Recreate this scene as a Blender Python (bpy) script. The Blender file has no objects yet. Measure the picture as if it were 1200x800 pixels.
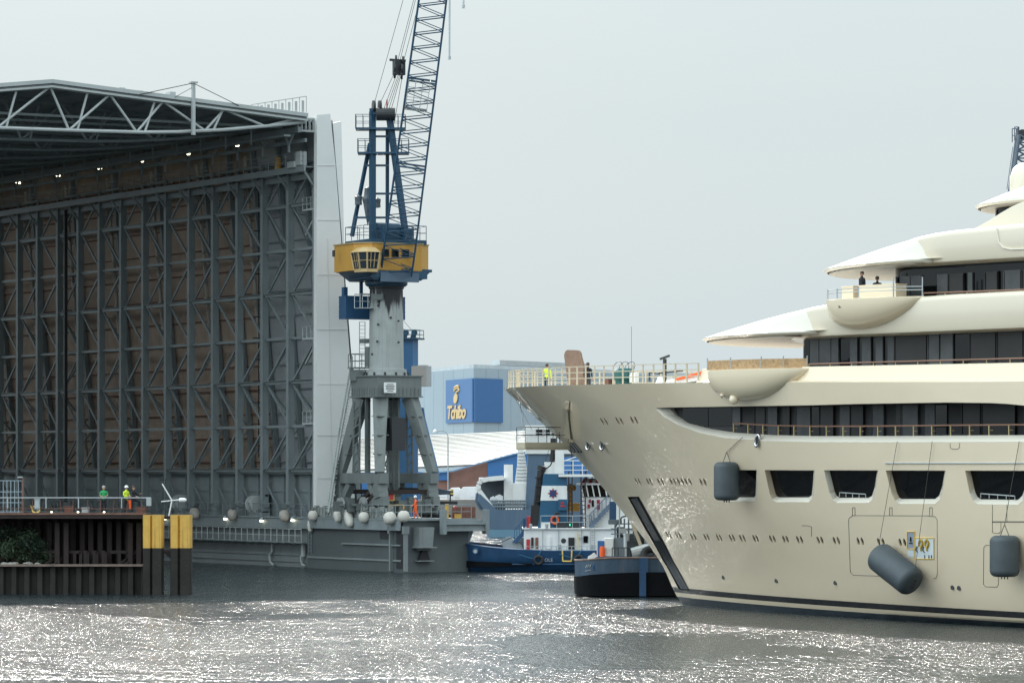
import bpy, bmesh, math, random
from mathutils import Vector, Matrix
R = math.radians
random.seed(7)
SC = bpy.context.scene
COL = SC.collection
# the photograph was measured as 1200x800 pixels: focal length in pixels, eye height, horizon row
F, HC, HY = 4200.0, 7.9, 551.0


def P(px, py, Y):
    return Vector(((px - 600) / F * Y, Y, HC - (py - HY) / F * Y))


def V(*a):
    return Vector(a)


# ------------------------------------------------------------------ materials
def mat(name, col, rough=.55, metal=0., var=.12, vscale=.6, bump=0., bscale=8., coat=0.,
        streak=0., streak_col=(.05, .035, .025), spec=.5, streak_scale=1.0, coat_rough=.05, bdetail=4, bstretch=(1, 1, 1)):
    m = bpy.data.materials.new(name)
    m.use_nodes = True
    nt = m.node_tree
    N, L = nt.nodes, nt.links
    b = N['Principled BSDF']
    b.inputs['Roughness'].default_value = rough
    b.inputs['Metallic'].default_value = metal
    b.inputs['Specular IOR Level'].default_value = spec
    b.inputs['Coat Weight'].default_value = coat
    b.inputs['Coat Roughness'].default_value = coat_rough
    tc = N.new('ShaderNodeTexCoord')
    out = None
    base = N.new('ShaderNodeRGB')
    base.outputs[0].default_value = (*col, 1)
    out = base.outputs[0]
    if var:
        n = N.new('ShaderNodeTexNoise')
        n.inputs['Scale'].default_value = vscale
        n.inputs['Detail'].default_value = 6
        n.inputs['Roughness'].default_value = .65
        L.new(tc.outputs['Object'], n.inputs['Vector'])
        mr = N.new('ShaderNodeMapRange')
        mr.inputs[1].default_value = .3
        mr.inputs[2].default_value = .7
        mr.inputs[3].default_value = 1 - var
        mr.inputs[4].default_value = 1 + var
        L.new(n.outputs[0], mr.inputs[0])
        mx = N.new('ShaderNodeVectorMath')
        mx.operation = 'SCALE'
        L.new(out, mx.inputs[0])
        L.new(mr.outputs[0], mx.inputs['Scale'])
        out = mx.outputs[0]
    if streak:
        mp = N.new('ShaderNodeMapping')
        mp.inputs['Scale'].default_value = (3 * streak_scale, 3 * streak_scale, .18 * streak_scale)
        L.new(tc.outputs['Object'], mp.inputs[0])
        n = N.new('ShaderNodeTexNoise')
        n.inputs['Scale'].default_value = 1
        n.inputs['Detail'].default_value = 8
        n.inputs['Roughness'].default_value = .7
        L.new(mp.outputs[0], n.inputs['Vector'])
        mr = N.new('ShaderNodeMapRange')
        mr.inputs[1].default_value = .52
        mr.inputs[2].default_value = .75
        mr.inputs[3].default_value = 0
        mr.inputs[4].default_value = streak
        L.new(n.outputs[0], mr.inputs[0])
        mx = N.new('ShaderNodeMix')
        mx.data_type = 'RGBA'
        L.new(mr.outputs[0], mx.inputs[0])
        L.new(out, mx.inputs[6])
        mx.inputs[7].default_value = (*streak_col, 1)
        out = mx.outputs[2]
    L.new(out, b.inputs['Base Color'])
    if bump:
        n = N.new('ShaderNodeTexNoise')
        n.inputs['Scale'].default_value = bscale
        n.inputs['Detail'].default_value = bdetail
        mpb = N.new('ShaderNodeMapping')
        mpb.inputs['Scale'].default_value = bstretch
        mpb.inputs['Rotation'].default_value = (0, R(35) if bstretch[0] != 1 else 0, 0)
        L.new(tc.outputs['Object'], mpb.inputs[0])
        L.new(mpb.outputs[0], n.inputs['Vector'])
        bp = N.new('ShaderNodeBump')
        bp.inputs['Strength'].default_value = bump
        bp.inputs['Distance'].default_value = .05
        L.new(n.outputs[0], bp.inputs['Height'])
        L.new(bp.outputs[0], b.inputs['Normal'])
    return m


def emis(name, col, s):
    m = bpy.data.materials.new(name)
    m.use_nodes = True
    b = m.node_tree.nodes['Principled BSDF']
    b.inputs['Base Color'].default_value = (*col, 1)
    b.inputs['Emission Color'].default_value = (*col, 1)
    b.inputs['Emission Strength'].default_value = s
    return m


# ------------------------------------------------------------------ mesh builder
class MB:
    def __init__(s):
        s.v, s.f, s.m = [], [], []

    def add(s, vs, fs, mi=0):
        o = len(s.v)
        s.v += [tuple(x) for x in vs]
        s.f += [tuple(i + o for i in f) for f in fs]
        s.m += [mi] * len(fs)
        return s

    def box(s, c, d, rz=0, mi=0, M=None):
        c = Vector(c)
        M = M or Matrix.Rotation(rz, 3, 'Z')
        vs = [c + M @ Vector((x * d[0] / 2, y * d[1] / 2, z * d[2] / 2)) for x in (-1, 1) for y in (-1, 1) for z in (-1, 1)]
        return s.add(vs, [(0, 1, 3, 2), (4, 6, 7, 5), (0, 4, 5, 1), (2, 3, 7, 6), (0, 2, 6, 4), (1, 5, 7, 3)], mi)

    def bar(s, a, b, w, h=None, mi=0, up=(0, 0, 1), w2=None, h2=None):
        a, b = Vector(a), Vector(b)
        h = h or w
        w2 = w2 or w
        h2 = h2 or h
        d = (b - a)
        if d.length < 1e-6:
            return s
        d.normalize()
        up = Vector(up)
        if abs(d.dot(up)) > .98:
            up = Vector((1, 0, 0)) if abs(d.x) < .9 else Vector((0, 1, 0))
        x = d.cross(up).normalized()
        y = x.cross(d)
        vs = []
        for p, ww, hh in ((a, w, h), (b, w2, h2)):
            vs += [p + x * (i * ww / 2) + y * (j * hh / 2) for i, j in ((-1, -1), (1, -1), (1, 1), (-1, 1))]
        return s.add(vs, [(3, 2, 1, 0), (4, 5, 6, 7), (0, 1, 5, 4), (1, 2, 6, 5), (2, 3, 7, 6), (3, 0, 4, 7)], mi)

    def tube(s, a, b, r, n=6, r2=None, mi=0):
        a, b = Vector(a), Vector(b)
        d = b - a
        if d.length < 1e-6:
            return s
        d.normalize()
        up = Vector((0, 0, 1)) if abs(d.z) < .95 else Vector((1, 0, 0))
        x = d.cross(up).normalized()
        y = x.cross(d)
        r2 = r if r2 is None else r2
        vs = []
        for p, rr in ((a, r), (b, r2)):
            for i in range(n):
                t = 2 * math.pi * i / n
                vs.append(p + (x * math.cos(t) + y * math.sin(t)) * rr)
        fs = [(i, (i + 1) % n, n + (i + 1) % n, n + i) for i in range(n)]
        fs += [tuple(range(n - 1, -1, -1)), tuple(range(n, 2 * n))]
        return s.add(vs, fs, mi)

    def path(s, pts, r, n=5, mi=0):
        for a, b in zip(pts[:-1], pts[1:]):
            s.tube(a, b, r, n, mi=mi)
        return s

    def lathe(s, prof, c=(0, 0, 0), n=20, M=None, mi=0):
        c = Vector(c)
        M = M or Matrix.Identity(3)
        vs, fs = [], []
        for r, z in prof:
            for i in range(n):
                t = 2 * math.pi * i / n
                vs.append(c + M @ Vector((r * math.cos(t), r * math.sin(t), z)))
        k = len(prof)
        for j in range(k - 1):
            for i in range(n):
                fs.append((j * n + i, j * n + (i + 1) % n, (j + 1) * n + (i + 1) % n, (j + 1) * n + i))
        fs += [tuple(range(n - 1, -1, -1)), tuple(range((k - 1) * n, k * n))]
        return s.add(vs, fs, mi)

    def prism(s, poly, ex, mi=0):
        poly = [Vector(p) for p in poly]
        ex = Vector(ex)
        n = len(poly)
        vs = poly + [p + ex for p in poly]
        fs = [tuple(range(n - 1, -1, -1)), tuple(range(n, 2 * n))]
        fs += [(i, (i + 1) % n, n + (i + 1) % n, n + i) for i in range(n)]
        return s.add(vs, fs, mi)

    def loft(s, A, B, mi=0, close=False):
        n = len(A)
        vs = list(A) + list(B)
        rng = range(n if close else n - 1)
        return s.add(vs, [(i, (i + 1) % n, n + (i + 1) % n, n + i) for i in rng], mi)

    def grid(s, rows, mi=0, closeu=False):
        n = len(rows[0])
        vs = [p for r in rows for p in r]
        fs = []
        for j in range(len(rows) - 1):
            for i in range(n if closeu else n - 1):
                fs.append((j * n + i, j * n + (i + 1) % n, (j + 1) * n + (i + 1) % n, (j + 1) * n + i))
        return s.add(vs, fs, mi)

    def torus(s, c, r1, r2, M=None, n=18, k=8, mi=0):
        c = Vector(c)
        M = M or Matrix.Identity(3)
        rows = []
        for i in range(n):
            t = 2 * math.pi * i / n
            rows.append([c + M @ Vector(((r1 + r2 * math.cos(2 * math.pi * j / k)) * math.cos(t), (r1 + r2 * math.cos(2 * math.pi * j / k)) * math.sin(t), r2 * math.sin(2 * math.pi * j / k))) for j in range(k)])
        rows.append(rows[0])
        return s.grid(rows, mi, closeu=True)

    def mesh(s, name, mats, smooth=None, weld=False):
        me = bpy.data.meshes.new(name)
        me.from_pydata(s.v, [], s.f)
        bm = bmesh.new()
        bm.from_mesh(me)
        for f, mi in zip(bm.faces, s.m):
            f.material_index = mi
        if weld or smooth:
            bmesh.ops.remove_doubles(bm, verts=bm.verts, dist=1e-4)
        bmesh.ops.recalc_face_normals(bm, faces=bm.faces)
        if smooth:
            for f in bm.faces:
                f.smooth = True
            for e in bm.edges:
                if len(e.link_faces) == 2 and e.calc_face_angle(0) > R(smooth):
                    e.smooth = False
        bm.to_mesh(me)
        bm.free()
        for m in (mats if isinstance(mats, (list, tuple)) else [mats]):
            me.materials.append(m)
        return me

    def build(s, name, mats, parent=None, smooth=None, weld=False, label=None):
        o = bpy.data.objects.new(name, s.mesh(name, mats, smooth, weld))
        COL.objects.link(o)
        if parent:
            o.parent = parent
        if label:
            o['label'] = label
        return o


def empty(name, loc=(0, 0, 0), rz=0):
    o = bpy.data.objects.new(name, None)
    COL.objects.link(o)
    o.location = loc
    o.rotation_euler = (0, 0, rz)
    o.empty_display_size = .5
    return o


def tag(o, label=None, cat=None, group=None, kind=None):
    if label:
        o['label'] = label
    if cat:
        o['category'] = cat
    if group:
        o['group'] = group
    if kind:
        o['kind'] = kind
    return o


def inst(me, name, parent=None, loc=(0, 0, 0), rot=None, M=None):
    o = bpy.data.objects.new(name, me)
    COL.objects.link(o)
    if parent:
        o.parent = parent
    if M is not None:
        o.matrix_basis = M
    else:
        o.location = loc
        if rot:
            o.rotation_euler = rot
    return o


def copy_tree(o, parent=None):
    c = o.copy()
    COL.objects.link(c)
    c.parent = parent
    for ch in list(o.children):
        copy_tree(ch, c)
    return c


def curve(pts):
    """monotone cubic through (x, y) points; flat extrapolation"""
    xs = [p[0] for p in pts]
    ys = [p[1] for p in pts]
    n = len(xs)
    d = [(ys[i + 1] - ys[i]) / (xs[i + 1] - xs[i]) for i in range(n - 1)]
    m = [d[0]] + [0 if d[i - 1] * d[i] <= 0 else 2 * d[i - 1] * d[i] / (d[i - 1] + d[i]) for i in range(1, n - 1)] + [d[-1]]

    def f(x):
        if x <= xs[0]:
            return ys[0]
        if x >= xs[-1]:
            return ys[-1]
        i = 0
        while x > xs[i + 1]:
            i += 1
        h = xs[i + 1] - xs[i]
        t = (x - xs[i]) / h
        return ((1 + 2 * t) * (1 - t) ** 2 * ys[i] + t * (1 - t) ** 2 * h * m[i] + t * t * (3 - 2 * t) * ys[i + 1] + t * t * (t - 1) * h * m[i + 1])
    return f


def lerp(a, b, t):
    return a + (b - a) * t


def rail(mb, pts, h=1.05, step=1.6, rp=.03, rt=.035, mids=(.5,), n=5):
    """posts and rails along a polyline of base points"""
    z = Vector((0, 0, 1))
    for a, b in zip(pts[:-1], pts[1:]):
        a, b = Vector(a), Vector(b)
        k = max(1, round((b - a).length / step))
        for i in range(k + 1):
            p = a.lerp(b, i / k)
            mb.tube(p, p + z * h, rp, n)
        mb.tube(a + z * h, b + z * h, rt, n)
        for q in mids:
            mb.tube(a + z * h * q, b + z * h * q, rt * .75, n)
    return mb


# ------------------------------------------------------------------ shared materials
M = {}
M['grey_paint'] = mat('grey_green_paint', (.20, .225, .225), .5, var=.12, streak=.25)
M['hall_steel'] = mat('hall_steel_paint', (.205, .24, .25), .5, var=.15, vscale=.35, streak=.35, streak_col=(.09, .08, .07))
M['hall_light'] = mat('roof_steel_white', (.39, .42, .42), .45, var=.08)
M['clad_brown'] = mat('brown_cladding', (.40, .305, .24), .75, var=.2, vscale=.3, bump=.2, streak=.3, streak_col=(.12, .08, .06))
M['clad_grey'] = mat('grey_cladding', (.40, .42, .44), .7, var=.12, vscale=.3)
M['fin_white'] = mat('pale_cladding', (.70, .71, .70), .6, var=.05, vscale=.2)
M['dark'] = mat('dark_steel', (.025, .028, .032), .5)
M['black'] = mat('black_rubber', (.012, .012, .014), .6)
M['rust'] = mat('rusty_steel', (.024, .015, .013), .8, var=.4, vscale=1.2, bump=.3, streak=.5, streak_col=(.02, .015, .013))
M['rust_red'] = mat('red_brown_rail', (.17, .075, .055), .75, var=.3, vscale=2)
M['pile'] = mat('sheet_pile_steel', (.019, .016, .014), .8, var=.45, vscale=1.1, bump=.4, streak=.6, streak_col=(.015, .014, .013))
M['yellow'] = mat('dolphin_yellow', (.62, .37, .075), .55, var=.12, vscale=1.5, streak=.85, streak_col=(.09, .05, .02), streak_scale=1.6)
M['crane_yellow'] = mat('crane_yellow', (.52, .275, .045), .5, var=.06, streak=.2, streak_col=(.2, .12, .04))
M['crane_blue'] = mat('crane_blue', (.012, .058, .11), .45, var=.15)
M['crane_blue_light'] = mat('crane_blue_panel', (.03, .125, .27), .5, var=.1, streak=.2)
M['crane_grey'] = mat('crane_grey', (.15, .17, .168), .55, var=.15, vscale=.8, streak=.55, streak_col=(.06, .055, .05))
M['column_grey'] = mat('column_grey', (.36, .385, .38), .55, var=.12, vscale=.8, streak=.75, streak_col=(.03, .03, .032), streak_scale=.9)
M['white'] = mat('white_paint', (.76, .77, .76), .4, var=.05)
M['offwhite'] = mat('fender_white', (.55, .53, .48), .55, var=.15, vscale=1.5, streak=.35, streak_col=(.2, .16, .12))
M['galv'] = mat('galvanised', (.42, .45, .46), .4, metal=.5, var=.1)
M['glass'] = mat('dark_glass', (.004, .005, .006), .06, var=0, spec=.16)
M['beige'] = mat('yacht_beige_paint', (.74, .625, .455), .3, var=.03, vscale=.15, coat=.6, coat_rough=.03)
M['beige_lit'] = mat('yacht_beige_lit', (.78, .73, .63), .35, var=.02, vscale=.2, coat=.2, coat_rough=.1)  # paler hull beige: light on sills and window reveals put into the colour
M['rail_beige'] = mat('beige_rail', (.55, .47, .34), .5, var=.05)
M['teak'] = mat('teak_rail', (.23, .12, .08), .45, var=.1)
M['brass'] = mat('brass_posts', (.42, .33, .16), .4, metal=.3)
M['osb'] = mat('osb_board', (.42, .27, .14), .8, var=.35, vscale=6)
M['brown_board'] = mat('brown_board', (.22, .14, .10), .7, var=.2, vscale=3)
M['fender_grey'] = mat('slate_fender', (.055, .07, .08), .55, var=.12, vscale=2, bump=.1)
M['chrome'] = mat('chrome', (.6, .6, .6), .15, metal=1, var=0)
M['tug_blue'] = mat('tug_blue', (.02, .07, .16), .45, var=.2, vscale=1, streak=.35, streak_col=(.07, .09, .11))
M['tug_white'] = mat('tug_white', (.72, .73, .72), .45, var=.07, streak=.3, streak_col=(.35, .25, .17))
M['hull_black'] = mat('hull_black', (.005, .006, .008), .9, var=.3, spec=.15)
M['red'] = mat('red_paint', (.42, .03, .03), .5)
M['redlead'] = mat('antifouling_red', (.16, .05, .045), .6)
M['rope_blue'] = mat('blue_rope', (.03, .16, .26), .8)
M['rope'] = mat('rope', (.08, .075, .065), .9)
M['tarp'] = mat('white_tarp', (.72, .74, .76), .6, var=.06)
M['brick'] = mat('brown_brick', (.20, .105, .085), .85, var=.2, vscale=.5)
M['panel_blue'] = mat('blue_panel', (.03, .13, .33), .5, var=.06)
M['supply_blue'] = mat('supply_blue', (.085, .14, .21), .5, var=.12, vscale=.4, streak=.25, streak_col=(.2, .22, .24))
M['skin'] = mat('skin', (.45, .26, .18), .6)
M['lime'] = mat('hi_vis_yellow', (.62, .80, .05), .7)
M['green'] = mat('green_cloth', (.03, .33, .11), .8)
M['orange'] = mat('hi_vis_orange', (.85, .12, .02), .7)
M['navy'] = mat('dark_cloth', (.012, .014, .02), .85)
M['jeans'] = mat('dark_jeans', (.03, .045, .07), .85)
M['hair'] = mat('hair', (.06, .04, .03), .8)
M['hair_grey'] = mat('grey_hair', (.4, .38, .36), .8)
M['lbl_yellow'] = mat('yellow_tape', (.72, .50, .12), .5)
M['teal'] = mat('teal_cover', (.02, .10, .10), .7)


def text_mesh(name, body, size, m_, parent, Mx, shear=0, offset=0, extrude=.02, space=1.):
    tx = bpy.data.curves.new('tmp', 'FONT')
    tx.body, tx.size, tx.shear, tx.offset, tx.extrude, tx.space_character = body, size, shear, offset, extrude, space
    to = bpy.data.objects.new('tmp', tx)
    COL.objects.link(to)
    dg = bpy.context.evaluated_depsgraph_get()
    dg.update()
    me = bpy.data.meshes.new_from_object(to.evaluated_get(dg))
    bpy.data.objects.remove(to)
    me.materials.clear()
    me.materials.append(m_)
    return inst(me, name, parent, M=Mx)
# ------------------------------------------------------------------ camera, light, sky
cam_d = bpy.data.cameras.new('camera')
cam = bpy.data.objects.new('camera', cam_d)
COL.objects.link(cam)
cam.location = (0, 0, HC)
cam.rotation_euler = (R(90), 0, 0)
cam_d.sensor_width = 36
cam_d.lens = 36 * F / 1200
cam_d.shift_y = (HY - 400) / 1200
cam_d.clip_start = 1
cam_d.clip_end = 9000
SC.camera = cam

SUN_AZ, SUN_EL = R(-15), R(30)          # azimuth from +Y (away from the viewer), negative to the left
sd = bpy.data.lights.new('sun', 'SUN')
sd.energy = 4.7
sd.angle = R(2)
sd.color = (1, .95, .87)
sun = bpy.data.objects.new('sun', sd)
COL.objects.link(sun)
tos = Vector((math.sin(SUN_AZ) * math.cos(SUN_EL), math.cos(SUN_AZ) * math.cos(SUN_EL), math.sin(SUN_EL)))
sun.rotation_euler = tos.to_track_quat('Z', 'Y').to_euler()
sun.location = tos * 300

w = bpy.data.worlds.new('World')
SC.world = w
w.use_nodes = True
nt = w.node_tree
N, L = nt.nodes, nt.links
bg = N['Background']
sky = N.new('ShaderNodeTexSky')
sky.sky_type = 'NISHITA'
sky.sun_disc = False
sky.sun_elevation = SUN_EL
sky.sun_rotation = SUN_AZ % (2 * math.pi)
sky.altitude = 0
sky.air_density = 1.0
sky.dust_density = 6.0
sky.ozone_density = 1.0
# a bright veil of high cloud in front of the clear sky: soft streaks, thinner in places
tc = N.new('ShaderNodeTexCoord')
mp = N.new('ShaderNodeMapping')
mp.inputs['Scale'].default_value = (1.2, 1.2, 5)
L.new(tc.outputs['Generated'], mp.inputs[0])
nz = N.new('ShaderNodeTexNoise')
nz.inputs['Scale'].default_value = 2.2
nz.inputs['Detail'].default_value = 5
L.new(mp.outputs[0], nz.inputs['Vector'])
mr = N.new('ShaderNodeMapRange')
mr.inputs[1].default_value = .3
mr.inputs[2].default_value = .7
mr.inputs[3].default_value = .92
mr.inputs[4].default_value = .98
L.new(nz.outputs[0], mr.inputs[0])
mx = N.new('ShaderNodeMix')
mx.data_type = 'RGBA'
L.new(mr.outputs[0], mx.inputs[0])
L.new(sky.outputs[0], mx.inputs[6])
# overcast: the veil brightens from the horizon up, and glows softly round the hidden sun
sepz = N.new('ShaderNodeSeparateXYZ')
L.new(tc.outputs['Generated'], sepz.inputs[0])
elv = N.new('ShaderNodeMapRange')
elv.inputs[1].default_value = .1
elv.inputs[2].default_value = .9
elv.inputs[3].default_value = 1.0
elv.inputs[4].default_value = 1.9
L.new(sepz.outputs['Z'], elv.inputs[0])
dt = N.new('ShaderNodeVectorMath')
dt.operation = 'DOT_PRODUCT'
dt.inputs[1].default_value = tos
L.new(tc.outputs['Generated'], dt.inputs[0])
cl0 = N.new('ShaderNodeMath')
cl0.operation = 'MAXIMUM'
cl0.inputs[1].default_value = 0
L.new(dt.outputs['Value'], cl0.inputs[0])
pw = N.new('ShaderNodeMath')
pw.operation = 'POWER'
pw.inputs[1].default_value = 60
L.new(cl0.outputs[0], pw.inputs[0])
gl = N.new('ShaderNodeMath')
gl.operation = 'MULTIPLY_ADD'
gl.inputs[1].default_value = 3.0
L.new(pw.outputs[0], gl.inputs[0])
# unseen sky brightened behind the viewer, bright bank added left to light the hull
bk_ = N.new('ShaderNodeMapRange')
bk_.interpolation_type = 'SMOOTHSTEP'
bk_.inputs[1].default_value = .7
bk_.inputs[2].default_value = -.5
bk_.inputs[3].default_value = 1.0
bk_.inputs[4].default_value = 1.45
L.new(sepz.outputs['Y'], bk_.inputs[0])
m1 = N.new('ShaderNodeMath')
m1.operation = 'MULTIPLY'
L.new(elv.outputs[0], m1.inputs[0])
L.new(bk_.outputs[0], m1.inputs[1])
db = N.new('ShaderNodeVectorMath')
db.operation = 'DOT_PRODUCT'
db.inputs[1].default_value = Vector((-.85, -.15, .50)).normalized()
L.new(tc.outputs['Generated'], db.inputs[0])
db0 = N.new('ShaderNodeMath')
db0.operation = 'MAXIMUM'
db0.inputs[1].default_value = 0
L.new(db.outputs['Value'], db0.inputs[0])
pb_ = N.new('ShaderNodeMath')
pb_.operation = 'POWER'
pb_.inputs[1].default_value = 4
L.new(db0.outputs[0], pb_.inputs[0])
m3 = N.new('ShaderNodeMath')
m3.operation = 'MULTIPLY_ADD'
m3.inputs[1].default_value = 2.6
L.new(pb_.outputs[0], m3.inputs[0])
L.new(m1.outputs[0], m3.inputs[2])
L.new(m3.outputs[0], gl.inputs[2])
vm = N.new('ShaderNodeVectorMath')
vm.operation = 'SCALE'
vm.inputs[0].default_value = (6.5, 7.5, 7.85)
L.new(gl.outputs[0], vm.inputs['Scale'])
L.new(vm.outputs[0], mx.inputs[7])
L.new(mx.outputs[2], bg.inputs['Color'])
bg.inputs['Strength'].default_value = .1

SC.view_settings.view_transform = 'Standard'
SC.view_settings.look = 'None'
SC.view_settings.exposure = 0
SC.view_settings.gamma = 1
SC.view_settings.use_curve_mapping = False
SC.cycles.use_denoising = True
SC.cycles.max_bounces = 6
SC.cycles.sample_clamp_indirect = 25
SC.cycles.denoising_prefilter = 'NONE'

# ------------------------------------------------------------------ water
def water_mat():
    m = bpy.data.materials.new('river_water')
    m.use_nodes = True
    nt = m.node_tree
    N, L = nt.nodes, nt.links
    b = N['Principled BSDF']
    b.inputs['Base Color'].default_value = (.020, .029, .032, 1)
    b.inputs['Roughness'].default_value = .17
    b.inputs['IOR'].default_value = 1.33
    b.inputs['Specular IOR Level'].default_value = .5
    tc = N.new('ShaderNodeTexCoord')

    def noise(sx, sy, detail, rot=0, rough=.6, dist=0):
        mp = N.new('ShaderNodeMapping')
        mp.inputs['Scale'].default_value = (sx, sy, 1)
        mp.inputs['Rotation'].default_value = (0, 0, rot)
        L.new(tc.outputs['Object'], mp.inputs[0])
        n = N.new('ShaderNodeTexNoise')
        n.inputs['Scale'].default_value = 1
        n.inputs['Detail'].default_value = detail
        n.inputs['Roughness'].default_value = rough
        n.inputs['Distortion'].default_value = dist
        L.new(mp.outputs[0], n.inputs['Vector'])
        return n.outputs[0]

    def math2(op, a, bb):
        n = N.new('ShaderNodeMath')
        n.operation = op
        for i, x in enumerate((a, bb)):
            if isinstance(x, (int, float)):
                n.inputs[i].default_value = x
            else:
                L.new(x, n.inputs[i])
        return n.outputs[0]
    fine = noise(3.6, 1.5, 3, R(6), .6, .5)
    mid = noise(1.25, .55, 3, R(-9), .55, .3)
    swell = noise(.12, .06, 2, R(8))
    patch = noise(.05, .035, 5, R(4), .6, .5)      # gusts: ruffled and smoother water
    mr = N.new('ShaderNodeMapRange')
    mr.inputs[1].default_value = .4
    mr.inputs[2].default_value = .6
    mr.inputs[3].default_value = .3
    mr.inputs[4].default_value = 1.6
    L.new(patch, mr.inputs[0])
    h = math2('ADD', math2('MULTIPLY', fine, .3), math2('MULTIPLY', mid, .42))
    h = math2('ADD', math2('MULTIPLY', h, mr.outputs[0]), math2('MULTIPLY', swell, .35))
    bp = N.new('ShaderNodeBump')
    bp.inputs['Strength'].default_value = 1
    bp.inputs['Distance'].default_value = 1
    L.new(h, bp.inputs['Height'])
    L.new(bp.outputs[0], b.inputs['Normal'])
    return m


wt = MB()
wt.add([(-3000, -400, 0), (3000, -400, 0), (3000, 6000, 0), (-3000, 6000, 0)], [(0, 1, 2, 3)])
tag(wt.build('water', water_mat()), kind='structure')
# land behind the basin, with its quay wall
gd = MB()
gd.add([(-2500, 480, 4), (2500, 480, 4), (2500, 6000, 4), (-2500, 6000, 4)], [(0, 1, 2, 3)])
gd.add([(-2500, 480, -2), (2500, 480, -2), (2500, 480, 4), (-2500, 480, 4)], [(0, 1, 2, 3)])
tag(gd.build('ground', mat('quay_concrete', (.22, .21, .2), .9, var=.2, vscale=.1)), kind='structure')
# ------------------------------------------------------------------ motor yacht
# local frame: x = metres aft of the stem at the waterline, y = starboard, z = up; code uses (u, v, z) with v to port
SA, CA = math.sin(R(40)), math.cos(R(40))
YY = 212.7
YX = (800 - 600) / F * YY
yacht = empty('motor_yacht', (YX, YY, 0), R(-50))
tag(yacht, 'large beige motor yacht with raked bow, white visors and dark glass decks', 'yacht')


def Q(u, v, z):
    return Vector((u, -v, z))


def plane(px, py, v):
    k = (px - 600) / F
    u = (k * (YY - SA * v) - YX + CA * v) / (SA + CA * k)
    Y = YY - CA * u - SA * v
    return u, HC - (py - HY) * Y / F


def pq(px, py, v):
    u, z = plane(px, py, v)
    return Q(u, v, z)


def pxy(u, v, z):
    X = YX + SA * u - CA * v
    Y = YY - CA * u - SA * v
    return 600 + F * X / Y, HY - (z - HC) * F / Y


stem = curve([(-3, -.8), (-.6, -.15), (0, 0), (.2, .3), (2.34, 1.87), (5.37, 5.32), (9.19, 10.28), (13.05, 16.6)])
Wc = curve([(0, 0), (3, 1.3), (11.6, 4.2), (20.3, 6.3), (34.4, 8.5), (50, 9.9), (70, 10.6), (95, 10.8)])
Dc = curve([(0, 0), (3, 2.05), (6.6, 4.2), (11.6, 6.6), (16.6, 8.3), (26.6, 10.2), (36.6, 11.1), (46.6, 11.6), (60, 11.75), (100, 11.75)])
pc = curve([(-16, 1.3), (0, 1.15), (14, .8), (28, .55), (50, .4)])
deckz = curve([(-16.6, 13.05), (0, 12.85), (12, 12.72), (38, 12.28), (75, 12.1)])


def beam(u, z):
    t = stem(z)
    d = max(0., u + t)
    w = (max(0., z) / 12.9) ** pc(u)
    return (1 - w) * Wc(d) + w * Dc(d)


def hp(px, py):
    """point of the port side that the photograph shows at (px, py)"""
    z = 8.
    u = 0.
    for _ in range(25):
        lo, hi = -stem(z), 80.
        for _ in range(40):
            mid = (lo + hi) / 2
            if pxy(mid, beam(mid, z), z)[0] < px:
                lo = mid
            else:
                hi = mid
        u = (lo + hi) / 2
        v = beam(u, z)
        Y = YY - CA * u - SA * v
        z = .5 * z + .5 * (HC - (py - HY) * Y / F)
    return u, beam(u, z), z


def HQ(px, py, off=0.):
    u, v, z = hp(px, py)
    return Q(u, v + off, z)


UE = 80.


def hull_mesh():
    zs = [-.8, -.4, 0] + [0.35 * i for i in range(1, 37)]
    zs = [z for z in zs if z < 12.0]
    nz = len(zs) + 3
    fr = [(i / 110) ** 1.35 for i in range(111)]
    vs, idx = [], {}
    for side in (1, -1):
        for j in range(nz):
            for i, f in enumerate(fr):
                if i == 0 and side == -1:
                    idx[side, j, i] = idx[1, j, 0]
                    continue
                if j < len(zs):
                    z = zs[j]
                    u = -stem(z) + f * (UE + stem(z))
                    v = beam(u, z)
                else:
                    q = (j - len(zs) + 1) / 3
                    # upper rows follow the sheer, with a softly rounded deck edge aft
                    zt = stem(12.9)
                    z0 = zs[-1]
                    u = -16.45 + f * (UE + 16.45)
                    z = lerp(z0, deckz(u), q)
                    u = -stem(z) + f * (UE + stem(z))
                    v = beam(u, z)
                idx[side, j, i] = len(vs)
                vs.append(Q(u, side * v, z))
    fs = []
    n = len(fr)
    for side in (1, -1):
        for j in range(nz - 1):
            for i in range(n - 1):
                q = [idx[side, j, i], idx[side, j, i + 1], idx[side, j + 1, i + 1], idx[side, j + 1, i]]
                q = list(dict.fromkeys(q))
                fs.append(tuple(q if side == 1 else q[::-1]))
    for j in (0, nz - 1):
        for i in range(n - 1):
            q = list(dict.fromkeys([idx[1, j, i], idx[1, j, i + 1], idx[-1, j, i + 1], idx[-1, j, i]]))
            fs.append(tuple(q if j else q[::-1]))
    for j in range(nz - 1):
        fs.append((idx[1, j, n - 1], idx[1, j + 1, n - 1], idx[-1, j + 1, n - 1], idx[-1, j, n - 1]))
    mb = MB()
    mb.add(vs, fs)
    return mb


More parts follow.
